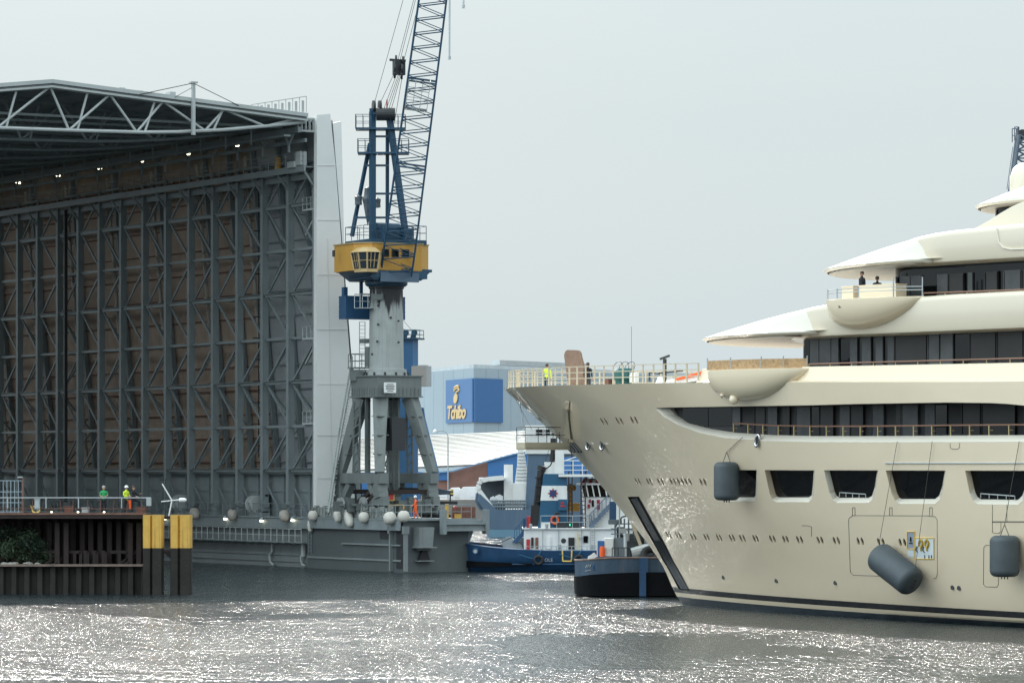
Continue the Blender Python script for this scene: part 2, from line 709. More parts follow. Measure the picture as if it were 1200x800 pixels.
def hull_material():
    """beige topcoat with the dark boot stripe and boot top at fixed heights above the keel"""
    m = mat('yacht_hull_paint', (.78, .65, .475), .3, var=.02, vscale=.15, coat=1.0, coat_rough=.02, bump=.6, bscale=1.3, bdetail=2.0, bstretch=(1.0001, 1, .45))
    nt = m.node_tree
    N, L = nt.nodes, nt.links
    b = N['Principled BSDF']
    b.inputs['Coat IOR'].default_value = 2.0
    src = b.inputs['Base Color'].links[0].from_socket
    tc = N.new('ShaderNodeTexCoord')
    sp = N.new('ShaderNodeSeparateXYZ')
    L.new(tc.outputs['Object'], sp.inputs[0])
    # stripe edges fall gently from bow to stern
    sl = N.new('ShaderNodeMath')
    sl.operation = 'MULTIPLY_ADD'
    sl.inputs[1].default_value = .0052
    L.new(sp.outputs['X'], sl.inputs[0])
    L.new(sp.outputs['Z'], sl.inputs[2])
    cr = N.new('ShaderNodeValToRGB')
    cr.color_ramp.interpolation = 'CONSTANT'
    e = cr.color_ramp.elements
    stops = [(0, (.02, .03, .042)), (.42, (.78, .65, .475)), (.66, (.012, .011, .014)), (.98, (.78, .65, .475))]
    e[0].position, e[0].color = 0, (*stops[0][1], 1)
    e[1].position, e[1].color = stops[1][0] / 2, (*stops[1][1], 1)
    for p, c in stops[2:]:
        x = e.new(p / 2)
        x.color = (*c, 1)
    hf = N.new('ShaderNodeMath')
    hf.operation = 'MULTIPLY'
    hf.inputs[1].default_value = .5
    L.new(sl.outputs[0], hf.inputs[0])
    L.new(hf.outputs[0], cr.inputs[0])
    gt = N.new('ShaderNodeMath')
    gt.operation = 'GREATER_THAN'
    gt.inputs[1].default_value = 1.0
    L.new(sl.outputs[0], gt.inputs[0])
    mx = N.new('ShaderNodeMix')
    mx.data_type = 'RGBA'
    L.new(gt.outputs[0], mx.inputs[0])
    L.new(cr.outputs[0], mx.inputs[6])
    L.new(src, mx.inputs[7])
    L.new(mx.outputs[2], b.inputs['Base Color'])
    return m


GAL_OUT = [(768, 478), (778, 488), (795, 498), (820, 507), (850, 513), (900, 516.7), (950, 517.7), (1000, 518), (1060, 518), (1120, 517.7), (1180, 517.5), (1260, 517)]
GAL_IN = [(785, 478.2), (792, 487), (806, 495.5), (828, 502), (858, 506.7), (903, 509.5), (952, 510.6), (1002, 510.8), (1062, 510.5), (1122, 510), (1182, 509.7), (1262, 509)]
GAL_TOP = [(768, 477.6), (800, 477), (850, 476.2), (900, 475.4), (950, 474.6), (1000, 473.2), (1060, 472.2), (1110, 471.4), (1160, 472), (1180, 473), (1200, 475), (1225, 480), (1260, 492)]


def densify(pts, n=3):
    out = []
    for a, b in zip(pts[:-1], pts[1:]):
        for i in range(n):
            out.append((lerp(a[0], b[0], i / n), lerp(a[1], b[1], i / n)))
    return out + [pts[-1]]


GAL_V = 8.2
WIN = []
for out, inn in (
    ([(837, 550.4), (887.2, 550.4), (886.8, 571), (886, 585), (884, 587), (853, 587), (848, 584), (845, 578)], [(843.5, 550.8), (886.4, 550.8), (886, 569), (885.4, 580), (884, 582.3), (857, 582.3), (853.5, 580.5), (851.5, 576)]),
    ([(896, 550.4), (954.4, 550.8), (953.5, 570), (952, 584), (948, 588), (910, 588), (905, 585), (902, 578)], [(902.4, 551), (953.6, 551.2), (952.5, 569), (951.2, 580), (948, 582.4), (913, 582.4), (910, 580.6), (908, 576)]),
    ([(965.6, 550.6), (1028.8, 550.8), (1026, 571), (1022.5, 585), (1018, 588.8), (981, 588.8), (976, 585), (972, 577)], [(972.5, 551), (1028, 551.2), (1025.2, 570), (1022, 580.5), (1018, 582.8), (984.5, 582.8), (981, 580.6), (978.5, 576)]),
    ([(1038, 550.8), (1108, 551), (1105, 571), (1101.5, 585), (1096, 590), (1054, 590), (1049, 586.5), (1045, 578)], [(1044.5, 551.2), (1107.2, 551.4), (1104.2, 570), (1100.5, 580.5), (1096, 584.2), (1057, 584.2), (1053, 582), (1050.5, 577)]),
    ([(1131, 551), (1206, 551.2), (1203, 571), (1199, 586), (1193, 591), (1146, 590.5), (1140.5, 586.5), (1136.5, 578)], [(1137, 551.4), (1205.2, 551.6), (1202, 570), (1198, 580.5), (1193, 585.2), (1150, 584.6), (1146, 582.2), (1143.3, 577)])):
    WIN.append((out, inn))

PORTS = [(705.8, 493.5), (710.2, 493.5), (723.7, 493), (728.2, 493), (740.6, 492), (745.4, 492)]
PORTS += [(745.7, 563.5), (749.4, 564), (759, 563.8), (762.6, 564), (772, 564), (776, 564), (786.5, 564), (790.7, 564), (795.2, 564), (799.7, 564), (804, 564.2), (808.7, 564.2), (821.5, 564.6), (826, 564.6)]
PORTS += [(781.6, 626), (785.2, 626.3), (793, 626.6), (796.8, 627)]
for a, b in ((27, 36), (66, 75), (102, 111), (140, 149), (170, 180), (209, 218), (258, 268), (296, 306), (337, 348), (397, 408), (444, 456), (514, 526), (574, 587), (637, 650)):
    for x in (a, b):
        PORTS.append((800 + x / 2.5, 420 + (521 + 17 * x / 650) / 2.5))
SLOT = [(735.5, 582), (748.6, 581.5), (770, 620), (790, 658), (808.6, 691.7), (796, 691), (776, 655), (755, 618)]

cut = MB()


def cutter(pts, depth, mi=1, out=1.2):
    """closed prism through the hull side: pts are (u, v, z) on the surface"""
    n = len(pts)
    vs = [Q(u, v + out, z) for u, v, z in pts] + [Q(u, v - depth, z) for u, v, z in pts]
    fs = [tuple(range(n)), tuple(range(2 * n - 1, n - 1, -1))] + [(i, n + i, n + (i + 1) % n, (i + 1) % n) for i in range(n)]
    c = MB()
    c.add(vs, fs, mi)
    return c


cutters = []
go = densify(GAL_OUT)
gt_ = densify(GAL_TOP)
pts = [hp(*p) for p in go] + [hp(*p) for p in reversed(gt_[1:])]
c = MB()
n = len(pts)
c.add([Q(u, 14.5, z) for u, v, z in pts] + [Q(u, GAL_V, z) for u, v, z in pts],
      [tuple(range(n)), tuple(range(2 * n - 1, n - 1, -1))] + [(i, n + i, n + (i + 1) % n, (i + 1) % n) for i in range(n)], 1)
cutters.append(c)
for out, inn in WIN:
    cutters.append(cutter([hp(*p) for p in out], .62, 0))
port_c = []
for px, py in PORTS:
    u, v, z = hp(px, py)
    ring = [(u + .115 * math.cos(t), 0, z + .205 * math.sin(t)) for t in [2 * math.pi * i / 14 for i in range(14)]]
    ring = [(a, beam(a, b), b) for a, _, b in ring]
    cutters.append(cutter(ring, .13, 0, .6))
    port_c.append((u, v, z))
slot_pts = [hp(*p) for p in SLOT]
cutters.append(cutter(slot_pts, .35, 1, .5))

hullm = hull_material()
recess_m = mat('gallery_interior', (.02, .02, .022), .6)  # near-black lining of the gallery and stem slot cuts
hull0 = hull_mesh().build('hull', [hullm, recess_m], yacht)
for c in cutters:
    cut.add(c.v, c.f)
    cut.m[-len(c.m):] = c.m
cut_o = cut.build('cutter', [hullm, recess_m])
cut_o.parent = yacht
bm_ = hull0.modifiers.new('cut', 'BOOLEAN')
bm_.operation = 'DIFFERENCE'
bm_.solver = 'EXACT'
bm_.object = cut_o
dg = bpy.context.evaluated_depsgraph_get()
dg.update()
new = bpy.data.meshes.new_from_object(hull0.evaluated_get(dg))
hull0.modifiers.clear()
hull0.data = new
bpy.data.objects.remove(cut_o)
# smooth shading from the true curvature of the plating
nrm = []
new.polygons.foreach_set('use_smooth', [True] * len(new.polygons))
for poly in new.polygons:
    pn = poly.normal
    ok = False
    if poly.material_index == 0 and abs(pn.y) > .15 and poly.center.x < UE - .01:
        c = poly.center
        if abs(abs(c.y) - beam(c.x, c.z)) < .06:
            ok = True
    for li in poly.loop_indices:
        p = new.vertices[new.loops[li].vertex_index].co
        if ok:
            e = .08
            x = max(p.x, -stem(p.z) + .12)
            du = (beam(x + e, p.z) - beam(x - e, p.z)) / (2 * e)
            dz = (beam(x, p.z + e) - beam(x, p.z - e)) / (2 * e)
            s = -1 if p.y < 0 else 1
            if abs(p.y) < 1e-4:
                s = -1 if pn.y < 0 else 1
            q = Vector((-du, s, -dz)).normalized()
            nrm.append(tuple(q if q.dot(pn) > .6 else pn))
        else:
            nrm.append(tuple(pn))
new.normals_split_custom_set(nrm)
hull0.name = 'hull'

# porthole panes
pm = MB()
pm.add([V(.15 * math.cos(t), 0, .25 * math.sin(t)) for t in [2 * math.pi * i / 16 for i in range(16)]], [tuple(range(16))])
port_me = pm.mesh('porthole', M['glass'])
for (u, v, z) in port_c:
    du = (beam(u + .1, z) - beam(u - .1, z)) / .2
    dz = (beam(u, z + .1) - beam(u, z - .1)) / .2
    x = Vector((1, -du, 0))
    zz = Vector((0, -dz, 1))
    y = zz.cross(x)
    Mx = Matrix(((x.x, y.x, zz.x, u), (x.y, y.y, zz.y, -(v - .105)), (x.z, y.z, zz.z, z), (0, 0, 0, 1)))
    inst(port_me, 'porthole', yacht, M=Mx)

# hull windows: splayed pale reveals around dark panes
for k, (out, inn) in enumerate(WIN):
    mb = MB()
    O = [hp(*p) for p in out]
    I = []
    for p, o in zip(inn, O):
        u, z = plane(p[0], p[1], o[1] - .42)
        I.append((u, o[1] - .42, z))
    A = [Q(u, v + .006, z) for u, v, z in O]
    B = [Q(*i) for i in I]
    mb.loft(A, B, close=True)
    fr = mb.build('window', M['beige_lit'], yacht)
    pn = MB()
    pn.add([Q(u, v + .02, z) for u, v, z in I], [tuple(range(len(I)))])
    pn.build('pane', M['glass'], fr)
    if k in (2, 4):
        rb = MB()
        u0, v0, z0 = I[6]
        u1, v1, z1 = I[4]
        a, b = Q(u0 + .3, v0 + .12, z0 + .18), Q(u1 - .1, v1 + .12, z1 + .18)
        rb.tube(a, b, .03)
        for i in range(5):
            p = a.lerp(b, i / 4)
            rb.tube(p, p - V(0, 0, .22), .022)
        rb.build('rail', M['galv'], fr)

# gallery sill
mb = MB()
A, B = [], []
gi = densify(GAL_IN)
for o, i in zip(go, gi):
    u, v, z = hp(*o)
    A.append(Q(u, v + .008, z))
    uu, zz = plane(i[0], i[1], v - .5)
    B.append(Q(uu, v - .5, zz))
C = [b + V(0, .35, 0) for b in B]
mb.grid([A, B, C])
mb.build('gallery_sill', M['beige_lit'], yacht, smooth=40)
# gallery rail
ra = [b + V(0, .12, 0) for p, b in zip(gi, B) if p[0] > 848]
top = [Vector(p) for p in ra]
r0 = 9.95
mb = MB()
mp = MB()
hl = []
for p in ra:
    hl.append(V(p.x, p.y, p.z + .52))
mb.path(hl, .045, 6)
mb.build('handrail', M['teak'], yacht)
acc = 0
for a, b in zip(ra[:-1], ra[1:]):
    L_ = (b - a).length
    while acc < L_:
        p = a.lerp(b, acc / L_)
        mp.bar(p - V(0, 0, .05), p + V(0, 0, .5), .07, .05)
        mp.tube(p + V(0, 0, .25), p + V(.25, 0, .25), .012, 4)
        acc += 1.38
    acc -= L_
mp.build('rail_posts', M['brass'], yacht)

# gallery glazing: dark panels, greyer ones with reflections put into their colour, door recesses between
gl = MB()
dark2 = mat('dark_panel', (.032, .03, .031), .3, var=.2, vscale=.5, spec=.2)
dark3 = mat('dark_reflection', (.075, .08, .085), .25, var=.3, vscale=.8, spec=.2)
pane_m = [M['glass'], dark2, dark3, M['black']]


def glaze(px_edges, v, z0_, z1, mis, parent, name, inset=.0):
    """a wall of upright panels between photograph columns"""
    for (a, b), mi in zip(zip(px_edges[:-1], px_edges[1:]), mis):
        u0, _ = plane(a, 500, v)
        u1, _ = plane(b, 500, v)
        dv = {0: 0, 1: .03, 2: .02, 3: -.25}[mi]
        mb = MB()
        z0 = max(z0_, 10.35) if (a < 860 and name == 'glass_panel' and z0_ < 9.5) else z0_
        mb.box(Q((u0 + u1) / 2, v + dv - .05, (z0 + z1) / 2), (abs(u1 - u0) - .05, .1, z1 - z0))
        if mi in (1, 2) and abs(u1 - u0) > .9:
            for uu in (u0 + .06, u1 - .06):
                mb.box(Q(uu, v + dv + .02, (z0 + z1) / 2), (.04, .05, z1 - z0 - .1))
        mb.build(name, pane_m[mi], parent)


glaze([800, 830, 858, 868, 884, 898, 912, 917, 926, 932, 951, 960, 978, 984, 996, 1013, 1021, 1037, 1050, 1056, 1077, 1084, 1096, 1110, 1127, 1150, 1191, 1200, 1235], GAL_V + .08, 9.0, 11.7,
      [0, 0, 2, 3, 1, 2, 3, 1, 3, 2, 0, 1, 3, 2, 1, 3, 2, 3, 1, 2, 3, 2, 0, 3, 1, 1, 3, 2], yacht, 'glass_panel')

# bow deck railing (port and starboard), open fence of beige flats
def fence_run(side, u0, u1, n, parent, v_in=.25):
    mb = MB()
    pp = []
    for i in range(n + 1):
        u = lerp(u0, u1, i / n)
        z = deckz(u)
        pp.append(Q(u, side * max(0.06, beam(u, z - .05) - v_in), z))
    for p in pp:
        mb.box(p + V(0, 0, .5), (.1, .05, 1.12))
    for a, b in zip(pp[:-1], pp[1:]):
        for h, w_ in ((1.06, .07), (.72, .04), (.38, .04)):
            mb.bar(a + V(0, 0, h), b + V(0, 0, h), w_, .05)
    return mb.build('bow_railing', M['rail_beige'], parent)


fence_run(1, -15.6, plane(826, 440, 9.6)[0], 26, yacht)
fence_run(-1, -15.6, 6, 24, yacht)
# ------------------------------------------------------------------ yacht: upper decks
def wallpt(px, py, v):
    return plane(px, py, v)


# upper bulwark standing on the deck edge, from the first balcony aft
def bulwark():
    mb = MB()
    rows = [[], [], [], [], [], []]
    pxs = [815, 830, 850, 880, 910, 940, 970, 1000, 1050, 1100, 1150, 1200, 1260]
    for i, px in enumerate(pxs):
        u, v, z = hp(px, 449)
        zt = plane(px, 432 - (px - 826) * 7 / 374, v - .5)[1]
        zd = deckz(u)
        for r, (dv, zz) in zip(rows, ((-.02, zd - .02), (-.1, zd + .07), (-.30, zd + .10), (-.50, zt), (-.62, zt + .02), (-.8, zd - .2))):
            r.append(Q(u, v + dv, zz))
    d0 = rows[3][-1].z - zd
    for ue in (48, 56, 64, 72, 79):
        v, zd = beam(ue, deckz(ue) - .3), deckz(ue)
        for r, (dv, zz) in zip(rows, ((-.02, zd - .02), (-.1, zd + .07), (-.30, zd + .10), (-.50, zd + d0), (-.62, zd + d0 + .02), (-.8, zd - .2))):
            r.append(Q(ue, v + dv, zz))
    mb.grid(rows)
    return mb.build('upper_bulwark', M['beige'], yacht, smooth=50)


bulwark()


def bullet(uN, L_, vs, e=2.0, n=28):
    """plan curve from the nose (v=0) to the side (v=vs)"""
    out = []
    for i in range(n + 1):
        t = math.pi / 2 * i / n
        out.append((uN + L_ * (1 - math.cos(t) ** (2 / e)), vs * math.sin(t) ** (2 / e)))
    return out


def nose_for(px, L_, vs, z, e=2.0):
    lo, hi = -20., 60.
    for _ in range(50):
        m_ = (lo + hi) / 2
        if min(pxy(u, v, z)[0] for u, v in bullet(m_, L_, vs, e)) < px:
            lo = m_
        else:
            hi = m_
    return (lo + hi) / 2


def deck_body(name, pxN, L_, vs, z0, z1, u_end, mat_, e=2.0, bev=.3, drop=.75):
    """a deck band: bullet plan swept between two heights with a rounded upper edge"""
    uN = nose_for(pxN, L_, vs, z1, e)
    half = bullet(uN, L_, vs, e) + [(lerp(uN + L_, u_end, q), vs) for q in (.15, .3, .45, .6, .75, .9, 1)]
    ring = [(u, v) for u, v in half] + [(u, -v) for u, v in reversed(half[1:])]
    rows = []
    ins = [(0, 0), (0, -1)]
    levels = [(z0, .25), (z0 + .08, .06), (z0 + .25, 0), (z1 - bev, 0)] + [(z1 - bev + bev * math.sin(t), bev * (1 - math.cos(t))) for t in (R(22), R(45), R(67), R(90))]
    for z, d in levels:
        row = []
        for u, v in ring:
            k = max(0, 1 - d / vs)
            dz = drop * max(0, min(1, 1 - (u - uN) / (L_ * 1.5))) ** 1.5 if z > z0 + .3 else 0
            row.append(Q(uN + L_ + (u - uN - L_) * (k if u < uN + L_ else 1), v * k, z - dz))
        rows.append(row)
    mb = MB()
    mb.grid(rows, closeu=True)
    n_ = len(ring)
    mb.add(rows[-1], [tuple(range(n_))])
    mb.add(rows[0], [tuple(range(n_ - 1, -1, -1))])
    mb.build(name, mat_, yacht, smooth=45)
    return uN


def brim(name, pxTip, zlip, L_, vs, uB, LB, vB, eB, ztop, uside, ucr, mat_, e=2.0, under=None):
    """cap-like visor: lip curve around the nose, rising on to the deck band behind it"""
    uN = nose_for(pxTip, L_, vs, zlip, e)
    outer = bullet(uN, L_, vs, e, 30)
    inner = bullet(uB, LB, vB, eB, 30)
    k = 24
    for q in range(1, k + 1):
        outer.append((lerp(uN + L_, uside, q / k), lerp(vs, vB + .03, (q / k) ** 4)))
        inner.append((lerp(uB + LB, uside, q / k), vB))
    n_ = len(outer)
    rows = []
    J = 9
    for side in (1, -1):
        A = []
        for i in range(n_):
            s = i / (n_ - 1)
            (ou, ov), (iu, iv) = outer[i], inner[i]
            dz = .55 * max(0, min(1, 1 - (iu - uB) / (LB * 1.5))) ** 1.5
            x_ = max(0, min(1, (iu - ucr) / (uside - ucr)))
            iu, iv = iu + 1.3 * (1 - s) ** .5 * (1 - x_), iv * (1 - .06 * (1 - s))
            zin = zlip + .12 + (ztop + .02 - .75 * max(0, min(1, 1 - (iu - uB) / (LB * 1.5))) ** 1.5 - zlip - .12) * (1 - x_ ** 2) ** .75
            row = [Q(ou + (iu - ou) * .03, side * ov * .985, zlip - .1), Q(ou, side * ov, zlip), Q(ou, side * ov, zlip + .06)]
            for j in range(1, J + 1):
                t = j / J
                h = math.sin(t * math.pi / 2) * .55 + t * .45
                row.append(Q(lerp(ou, iu, t), side * lerp(ov, iv, t), zlip + .06 + (zin - zlip - .06) * h))
            row.append(Q(iu + .5, side * max(0, iv - .4), zin - .1))
            A.append(row)
        rows.append(A)
    mb = MB()
    mb.grid(rows[0])
    mb.grid(rows[1])
    b = mb.build(name, mat_, yacht, smooth=38)
    # soffit
    sf = MB()
    half = [(u + (.25), v * .965) for u, v in outer[:31]]
    ring = [Q(u, v, zlip - .16) for u, v in half] + [Q(u, -v, zlip - .16) for u, v in reversed(half[1:])]
    ring2 = [r + V(0, 0, .25) for r in ring]
    nn = len(ring)
    sf.add(ring + ring2, [tuple(range(nn)), tuple(range(2 * nn - 1, nn - 1, -1))] + [(i, (i + 1) % nn, nn + (i + 1) % nn, nn + i) for i in range(nn)])
    sf.build('soffit', under or M['soffit'], b)
    return uN


M['soffit'] = mat('visor_soffit', (.56, .52, .46), .4, var=.15, vscale=1.2, coat=.15)
M['band'] = mat('deck_band_paint', (.64, .565, .44), .28, var=.02, vscale=.15, coat=.6, coat_rough=.04)
M['visor'] = mat('visor_pearl', (.60, .565, .49), .38, var=.01, coat=.2, coat_rough=.15)
UEND = 76
# level 1 band and visor
v1 = 10.2
zb1 = plane(1000, 393.5, v1)[1]
zt1 = plane(1100, 345, v1)[1]
LB1 = 9.5
uB1 = deck_body('first_deck_band', 926, LB1, v1, zb1, zt1, UEND, M['band'])
zl1 = HC + (HY - 400) * 203 / F
us1 = plane(957, 392, v1)[0]
LO1 = LB1 + 3.5
brim('first_visor', 823, zl1, LO1, v1 + .75, uB1, LB1, v1, 2.0, zt1, us1, plane(932, 370, v1)[0], M['visor'])
# level 2 band and visor
v2 = 9.2
zb2 = plane(1100, 308.7, v2)[1]
zt2 = plane(1110, 266.5, v2)[1]
LB2 = 9.0
uB2 = deck_body('second_deck_band', 1052, LB2, v2, zb2, zt2, UEND, M['band'])
zl2 = HC + (HY - 317) * 194 / F
us2 = plane(1092, 309, v2)[0]
LO2 = LB2 + 3.5
brim('second_visor', 965, zl2, LO2, v2 + .7, uB2, LB2, v2, 2.0, zt2, us2, plane(1056, 285, v2)[0], M['visor'])
# sloped wing of the top house rising aft on the second band
mb = MB()
vp = 7.9
poly = [plane(x, y, vp) for x, y in ((1140, 268), (1158, 258), (1172, 249), (1185, 241.5), (1200, 235), (1225, 227), (1262, 220), (1262, 270))]
N_ = len(poly)
for a in (0, 1):
    pass
ou = [Q(u, vp - .15, z) for u, z in poly]
rows = []
for (dv, sc) in ((0., 0.), (.12, .02), (.15, .12)):
    rows.append([Q(u + sc, vp - .15 + dv, z - sc) for u, z in poly])
mb.grid(rows, closeu=True)
mb.add(rows[-1], [tuple(range(N_))])
mb.add([Q(u, vp - 3.4, z) for u, z in poly] + ou, [tuple(range(N_ - 1, -1, -1))] + [(i, (i + 1) % N_, N_ + (i + 1) % N_, N_ + i) for i in range(N_)])
mb.build('top_house_wing', M['band'], yacht, smooth=40)
# shallow recess line aft of the wing
ln = MB()
pp = [plane(x, y, v2 + .03) for x, y in ((1168, 268), (1171, 284), (1176, 290), (1186, 292), (1262, 289))]
for a, b in zip(pp[:-1], pp[1:]):
    ln.bar(Q(a[0], v2 + .02, a[1]), Q(b[0], v2 + .02, b[1]), .12, .05)
ln.build('band_moulding', M['beige_lit'], yacht)
# top visor, its glass and the dome
v3 = 6.0
zl3 = HC + (HY - 238) * 186 / F
zt3 = zl3 + 1.15
uB3 = deck_body('top_roof', 1190, 5, v3, zl3 + .02, zt3, UEND, M['visor'])
brim('top_visor', 1143, zl3, 6.5, v3 + .3, uB3, 5, v3, 2.0, zt3, plane(1235, 232, v3)[0], plane(1205, 232, v3)[0], M['visor'])
mb = MB()
cu, cz = plane(1206, 213, 3.0)
mb.lathe([(0.02, 1.3), (.5, 1.22), (.85, .95), (1.0, .5), (1.02, 0), (1.0, -.9)], Q(cu, 3.0, cz - .25), 24)
mb.build('radar_dome', mat('dome_cream', (.68, .62, .50), .4, var=.02), yacht, smooth=40)


def house(name, pxN, L_, v, z0, z1, m_, uend=UEND):
    uN = nose_for(pxN, L_, v, z1, 2.6)
    half = bullet(uN, L_, v, 2.6) + [(uend, v)]
    ring = [(u, w_) for u, w_ in half] + [(u, -w_) for u, w_ in reversed(half[1:])]
    mb = MB()
    mb.prism([Q(u, w_, z0) for u, w_ in ring], (0, 0, z1 - z0))
    mb.build(name, m_, yacht, smooth=30)


house('first_deck_house', 941, 4, 8.6, 12.0, zb1 + .05, M['glass'])
house('second_deck_house', 1049, 4, 7.7, zt1 - .6, zb2 + .05, M['glass'])
house('top_deck_house', 1166, 3, 5.0, zt2 - .5, zl3 + .05, M['glass'])
glaze([942, 949, 960, 974, 983, 996, 1005, 1010, 1021, 1026, 1035, 1040, 1048, 1087, 1102, 1117, 1130, 1136, 1168, 1200, 1240], 8.68, 12.9, zb1, [0, 2, 2, 2, 3, 2, 3, 2, 3, 2, 3, 2, 1, 2, 2, 3, 0, 1, 1, 1], yacht, 'glass_panel')
glaze([1049, 1054, 1067, 1080, 1094, 1098, 1111, 1130, 1134, 1140, 1154, 1170, 1176, 1197, 1240], 7.78, zt1 - .4, zb2 - .45, [0, 2, 2, 3, 3, 2, 1, 3, 2, 3, 1, 3, 2, 1], yacht, 'glass_panel')


# bulging balconies
def balcony(name, pts_top, v0, h, bulge, zt):
    (x0, x1) = pts_top
    u0, u1 = plane(x0 - 3, 400, v0 + bulge * .55)[0], plane(x1, 400, v0)[0]
    rows = []
    n_ = 44
    for i in range(n_ + 1):
        t = i / n_
        u = lerp(u0, u1, t)
        a = max(0, 1 - ((t - .34) / (.34 if t < .34 else .66)) ** 2)
        e = a ** .33 if t < .34 else a ** .85
        b_ = bulge * (a ** .38 if t < .34 else a ** .62)
        hh = h * e
        row = [Q(u, v0 - .6, zt), Q(u, v0 + max(0, b_ - .14), zt), Q(u, v0 + max(0, b_ - .12), zt)]
        for k in range(0, 13):
            q = R(90) * k / 12
            row.append(Q(u, v0 - .05 + (b_ + .05) * math.cos(q) ** .75, zt - .04 - hh * math.sin(q) ** .9))
        rows.append(row)
    mb = MB()
    mb.grid(rows)
    mb.add([V(*p) for p in ()], [])
    return mb.build(name, M['beige'], yacht, smooth=60)


zbal1 = plane(890, 432, 11.2)[1]
vb1 = hp(890, 449)[1] - .35
b1 = balcony('first_balcony', (828, 951), vb1, plane(870, 432, vb1 + 1)[1] - plane(870, 468, vb1 + 1)[1], 1.35, zbal1)
zbal2 = plane(1020, 348.5, 11.)[1]
b2 = balcony('second_balcony', (967, 1083), v2 + .75, plane(1010, 348, 11)[1] - plane(1010, 383, 11)[1], 1.4, zbal2)
# small round camera pods under the first balcony, sensor slit on the second
mb = MB()
c = pq(860, 468, vb1 + .75)
mb.lathe([(.02, .28), (.2, .2), (.26, 0), (.2, -.2), (.02, -.28)], c, 14)
mb.lathe([(.02, .14), (.13, 0), (.02, -.14)], pq(846, 463.5, vb1 + .85), 10)
mb.build('sensor_ball', M['beige'], b1, smooth=60)
mb = MB()
c = pq(988, 358, v2 + 2.05)
mb.box(c, (.55, .12, .22))
mb.build('vent_slit', M['dark'], b2)

# deck rails: handrail + posts along both glass decks, stanchions on the second balcony
def deck_rail(px0, px1, y0, y1, v, step, h=.45, m_=None):
    u0, z0 = plane(px0, y0, v)
    u1, z1 = plane(px1, y1, v)
    mb, mp_ = MB(), MB()
    a, b = Q(u0, v, z0), Q(u1, v, z1)
    mb.tube(a, b, .045)
    k = int((b - a).length / step)
    for i in range(k + 1):
        p = a.lerp(b, i / k)
        mp_.tube(p, p - V(0, 0, h), .03)
    mb.build('handrail', m_ or M['teak'], yacht)
    mp_.build('rail_posts', M['brass'], yacht)


deck_rail(948, 1240, 426.5, 418.5, 10.5, 1.5)
deck_rail(1082, 1240, 343.5, 338, 8.9, 1.5)
# plywood hoarding on the first balcony
mb = MB()
ends = [(829, 1.0), (856, 1.25), (892, 1.2), (918, .7), (946, .1)]
pts_ = []
for px, dv in ends:
    v = vb1 + dv - .18
    u, _ = plane(px, 430, v)
    pts_.append(Q(u, v, zbal1))
hd = MB()
for a, b in zip(pts_[:-1], pts_[1:]):
    hd.bar(a + V(0, 0, .26), b + V(0, 0, .26), .03, .5)
hoard = hd.build('hoarding', M['osb'], b1, label='plywood boards fixed around the balcony edge')
ps = MB()
for p in pts_:
    ps.tube(p, p + V(0, 0, .65), .035)
ps.build('stanchions', M['galv'], b1)
ps = MB()
prev = None
for px, dv in ((970, .9), (981, 1.2), (1006, 1.3), (1047, 1.0), (1081, .1)):
    v = v2 + .75 + dv - .15
    u, _ = plane(px, 348, v)
    p = Q(u, v, zbal2)
    ps.tube(p, p + V(0, 0, 1.0 if px > 1040 else .55), .04)
    if prev:
        ps.tube(prev + V(0, 0, .33), p + V(0, 0, .33), .025)
        ps.tube(prev + V(0, 0, .5), p + V(0, 0, .5), .025)
    prev = p
ps.build('stanchions', M['galv'], b2)
# low beige deck boxes inside the second balcony
for a, b in ((993, 1006), (1013, 1056)):
    u0, u1 = plane(a, 345, 9.3)[0], plane(b, 345, 9.3)[0]
    mb = MB()
    zz = plane(1010, 340, 9.3)[1]
    mb.box(Q((u0 + u1) / 2, 9.3, zz - .2), (u1 - u0, .8, .75))
    mb.box(Q((u0 + u1) / 2, 9.3, zz + .2), (u1 - u0 + .06, .86, .06))
    mb.build('deck_locker', M['beige'], yacht)

# ------------------------------------------------------------------ hull fittings
def seam(pxs, parent=yacht, r=.016, name='hatch_outline', m_=None, off=.004):
    mb = MB()
    pts = [HQ(x, y, off) for x, y in densify(pxs, 3)]
    mb.path(pts, r, 4)
    return mb.build(name, m_ or M['seam'], parent)


M['seam'] = mat('panel_seam', (.10, .095, .08), .6, var=0)
seam([(999, 604), (999.5, 603.7), (1086, 604), (1096, 605), (1098.3, 609), (1098.6, 672), (1097, 677), (1094, 677.5)])
seam([(999, 604), (995, 607), (994.5, 610), (996.5, 670), (1000, 673.5), (1045, 675)])
for x in (1000.5, 1044, 1091):
    seam([(x - 1.5, 604), (x - 1.5, 594.5), (x + 1.5, 594.5), (x + 1.5, 604)])
seam([(1153, 641), (1155, 638.5), (1167, 638.5), (1170, 641), (1170, 685), (1168, 687.5), (1155, 687), (1152.5, 684), (1153, 641)])
seam([(1163, 591), (1163, 623), (1165, 624.5), (1171, 624.5), (1173, 622), (1173, 611)])
seam([(1163, 611), (1235, 611)], r=.03)
seam([(1180, 591), (1180, 611)])
seam([(1113.5, 519), (1113.5, 524), (1115.5, 526), (1122, 526), (1124.5, 524), (1124.5, 519)])
seam([(940, 615.5), (946, 615.5), (951, 617), (951, 628)])
mb = MB()
mb.path([HQ(x, 542.4, .05) for x in range(1038, 1261, 20)], .03, 5)
mb.build('rubbing_rod', M['galv'], yacht)

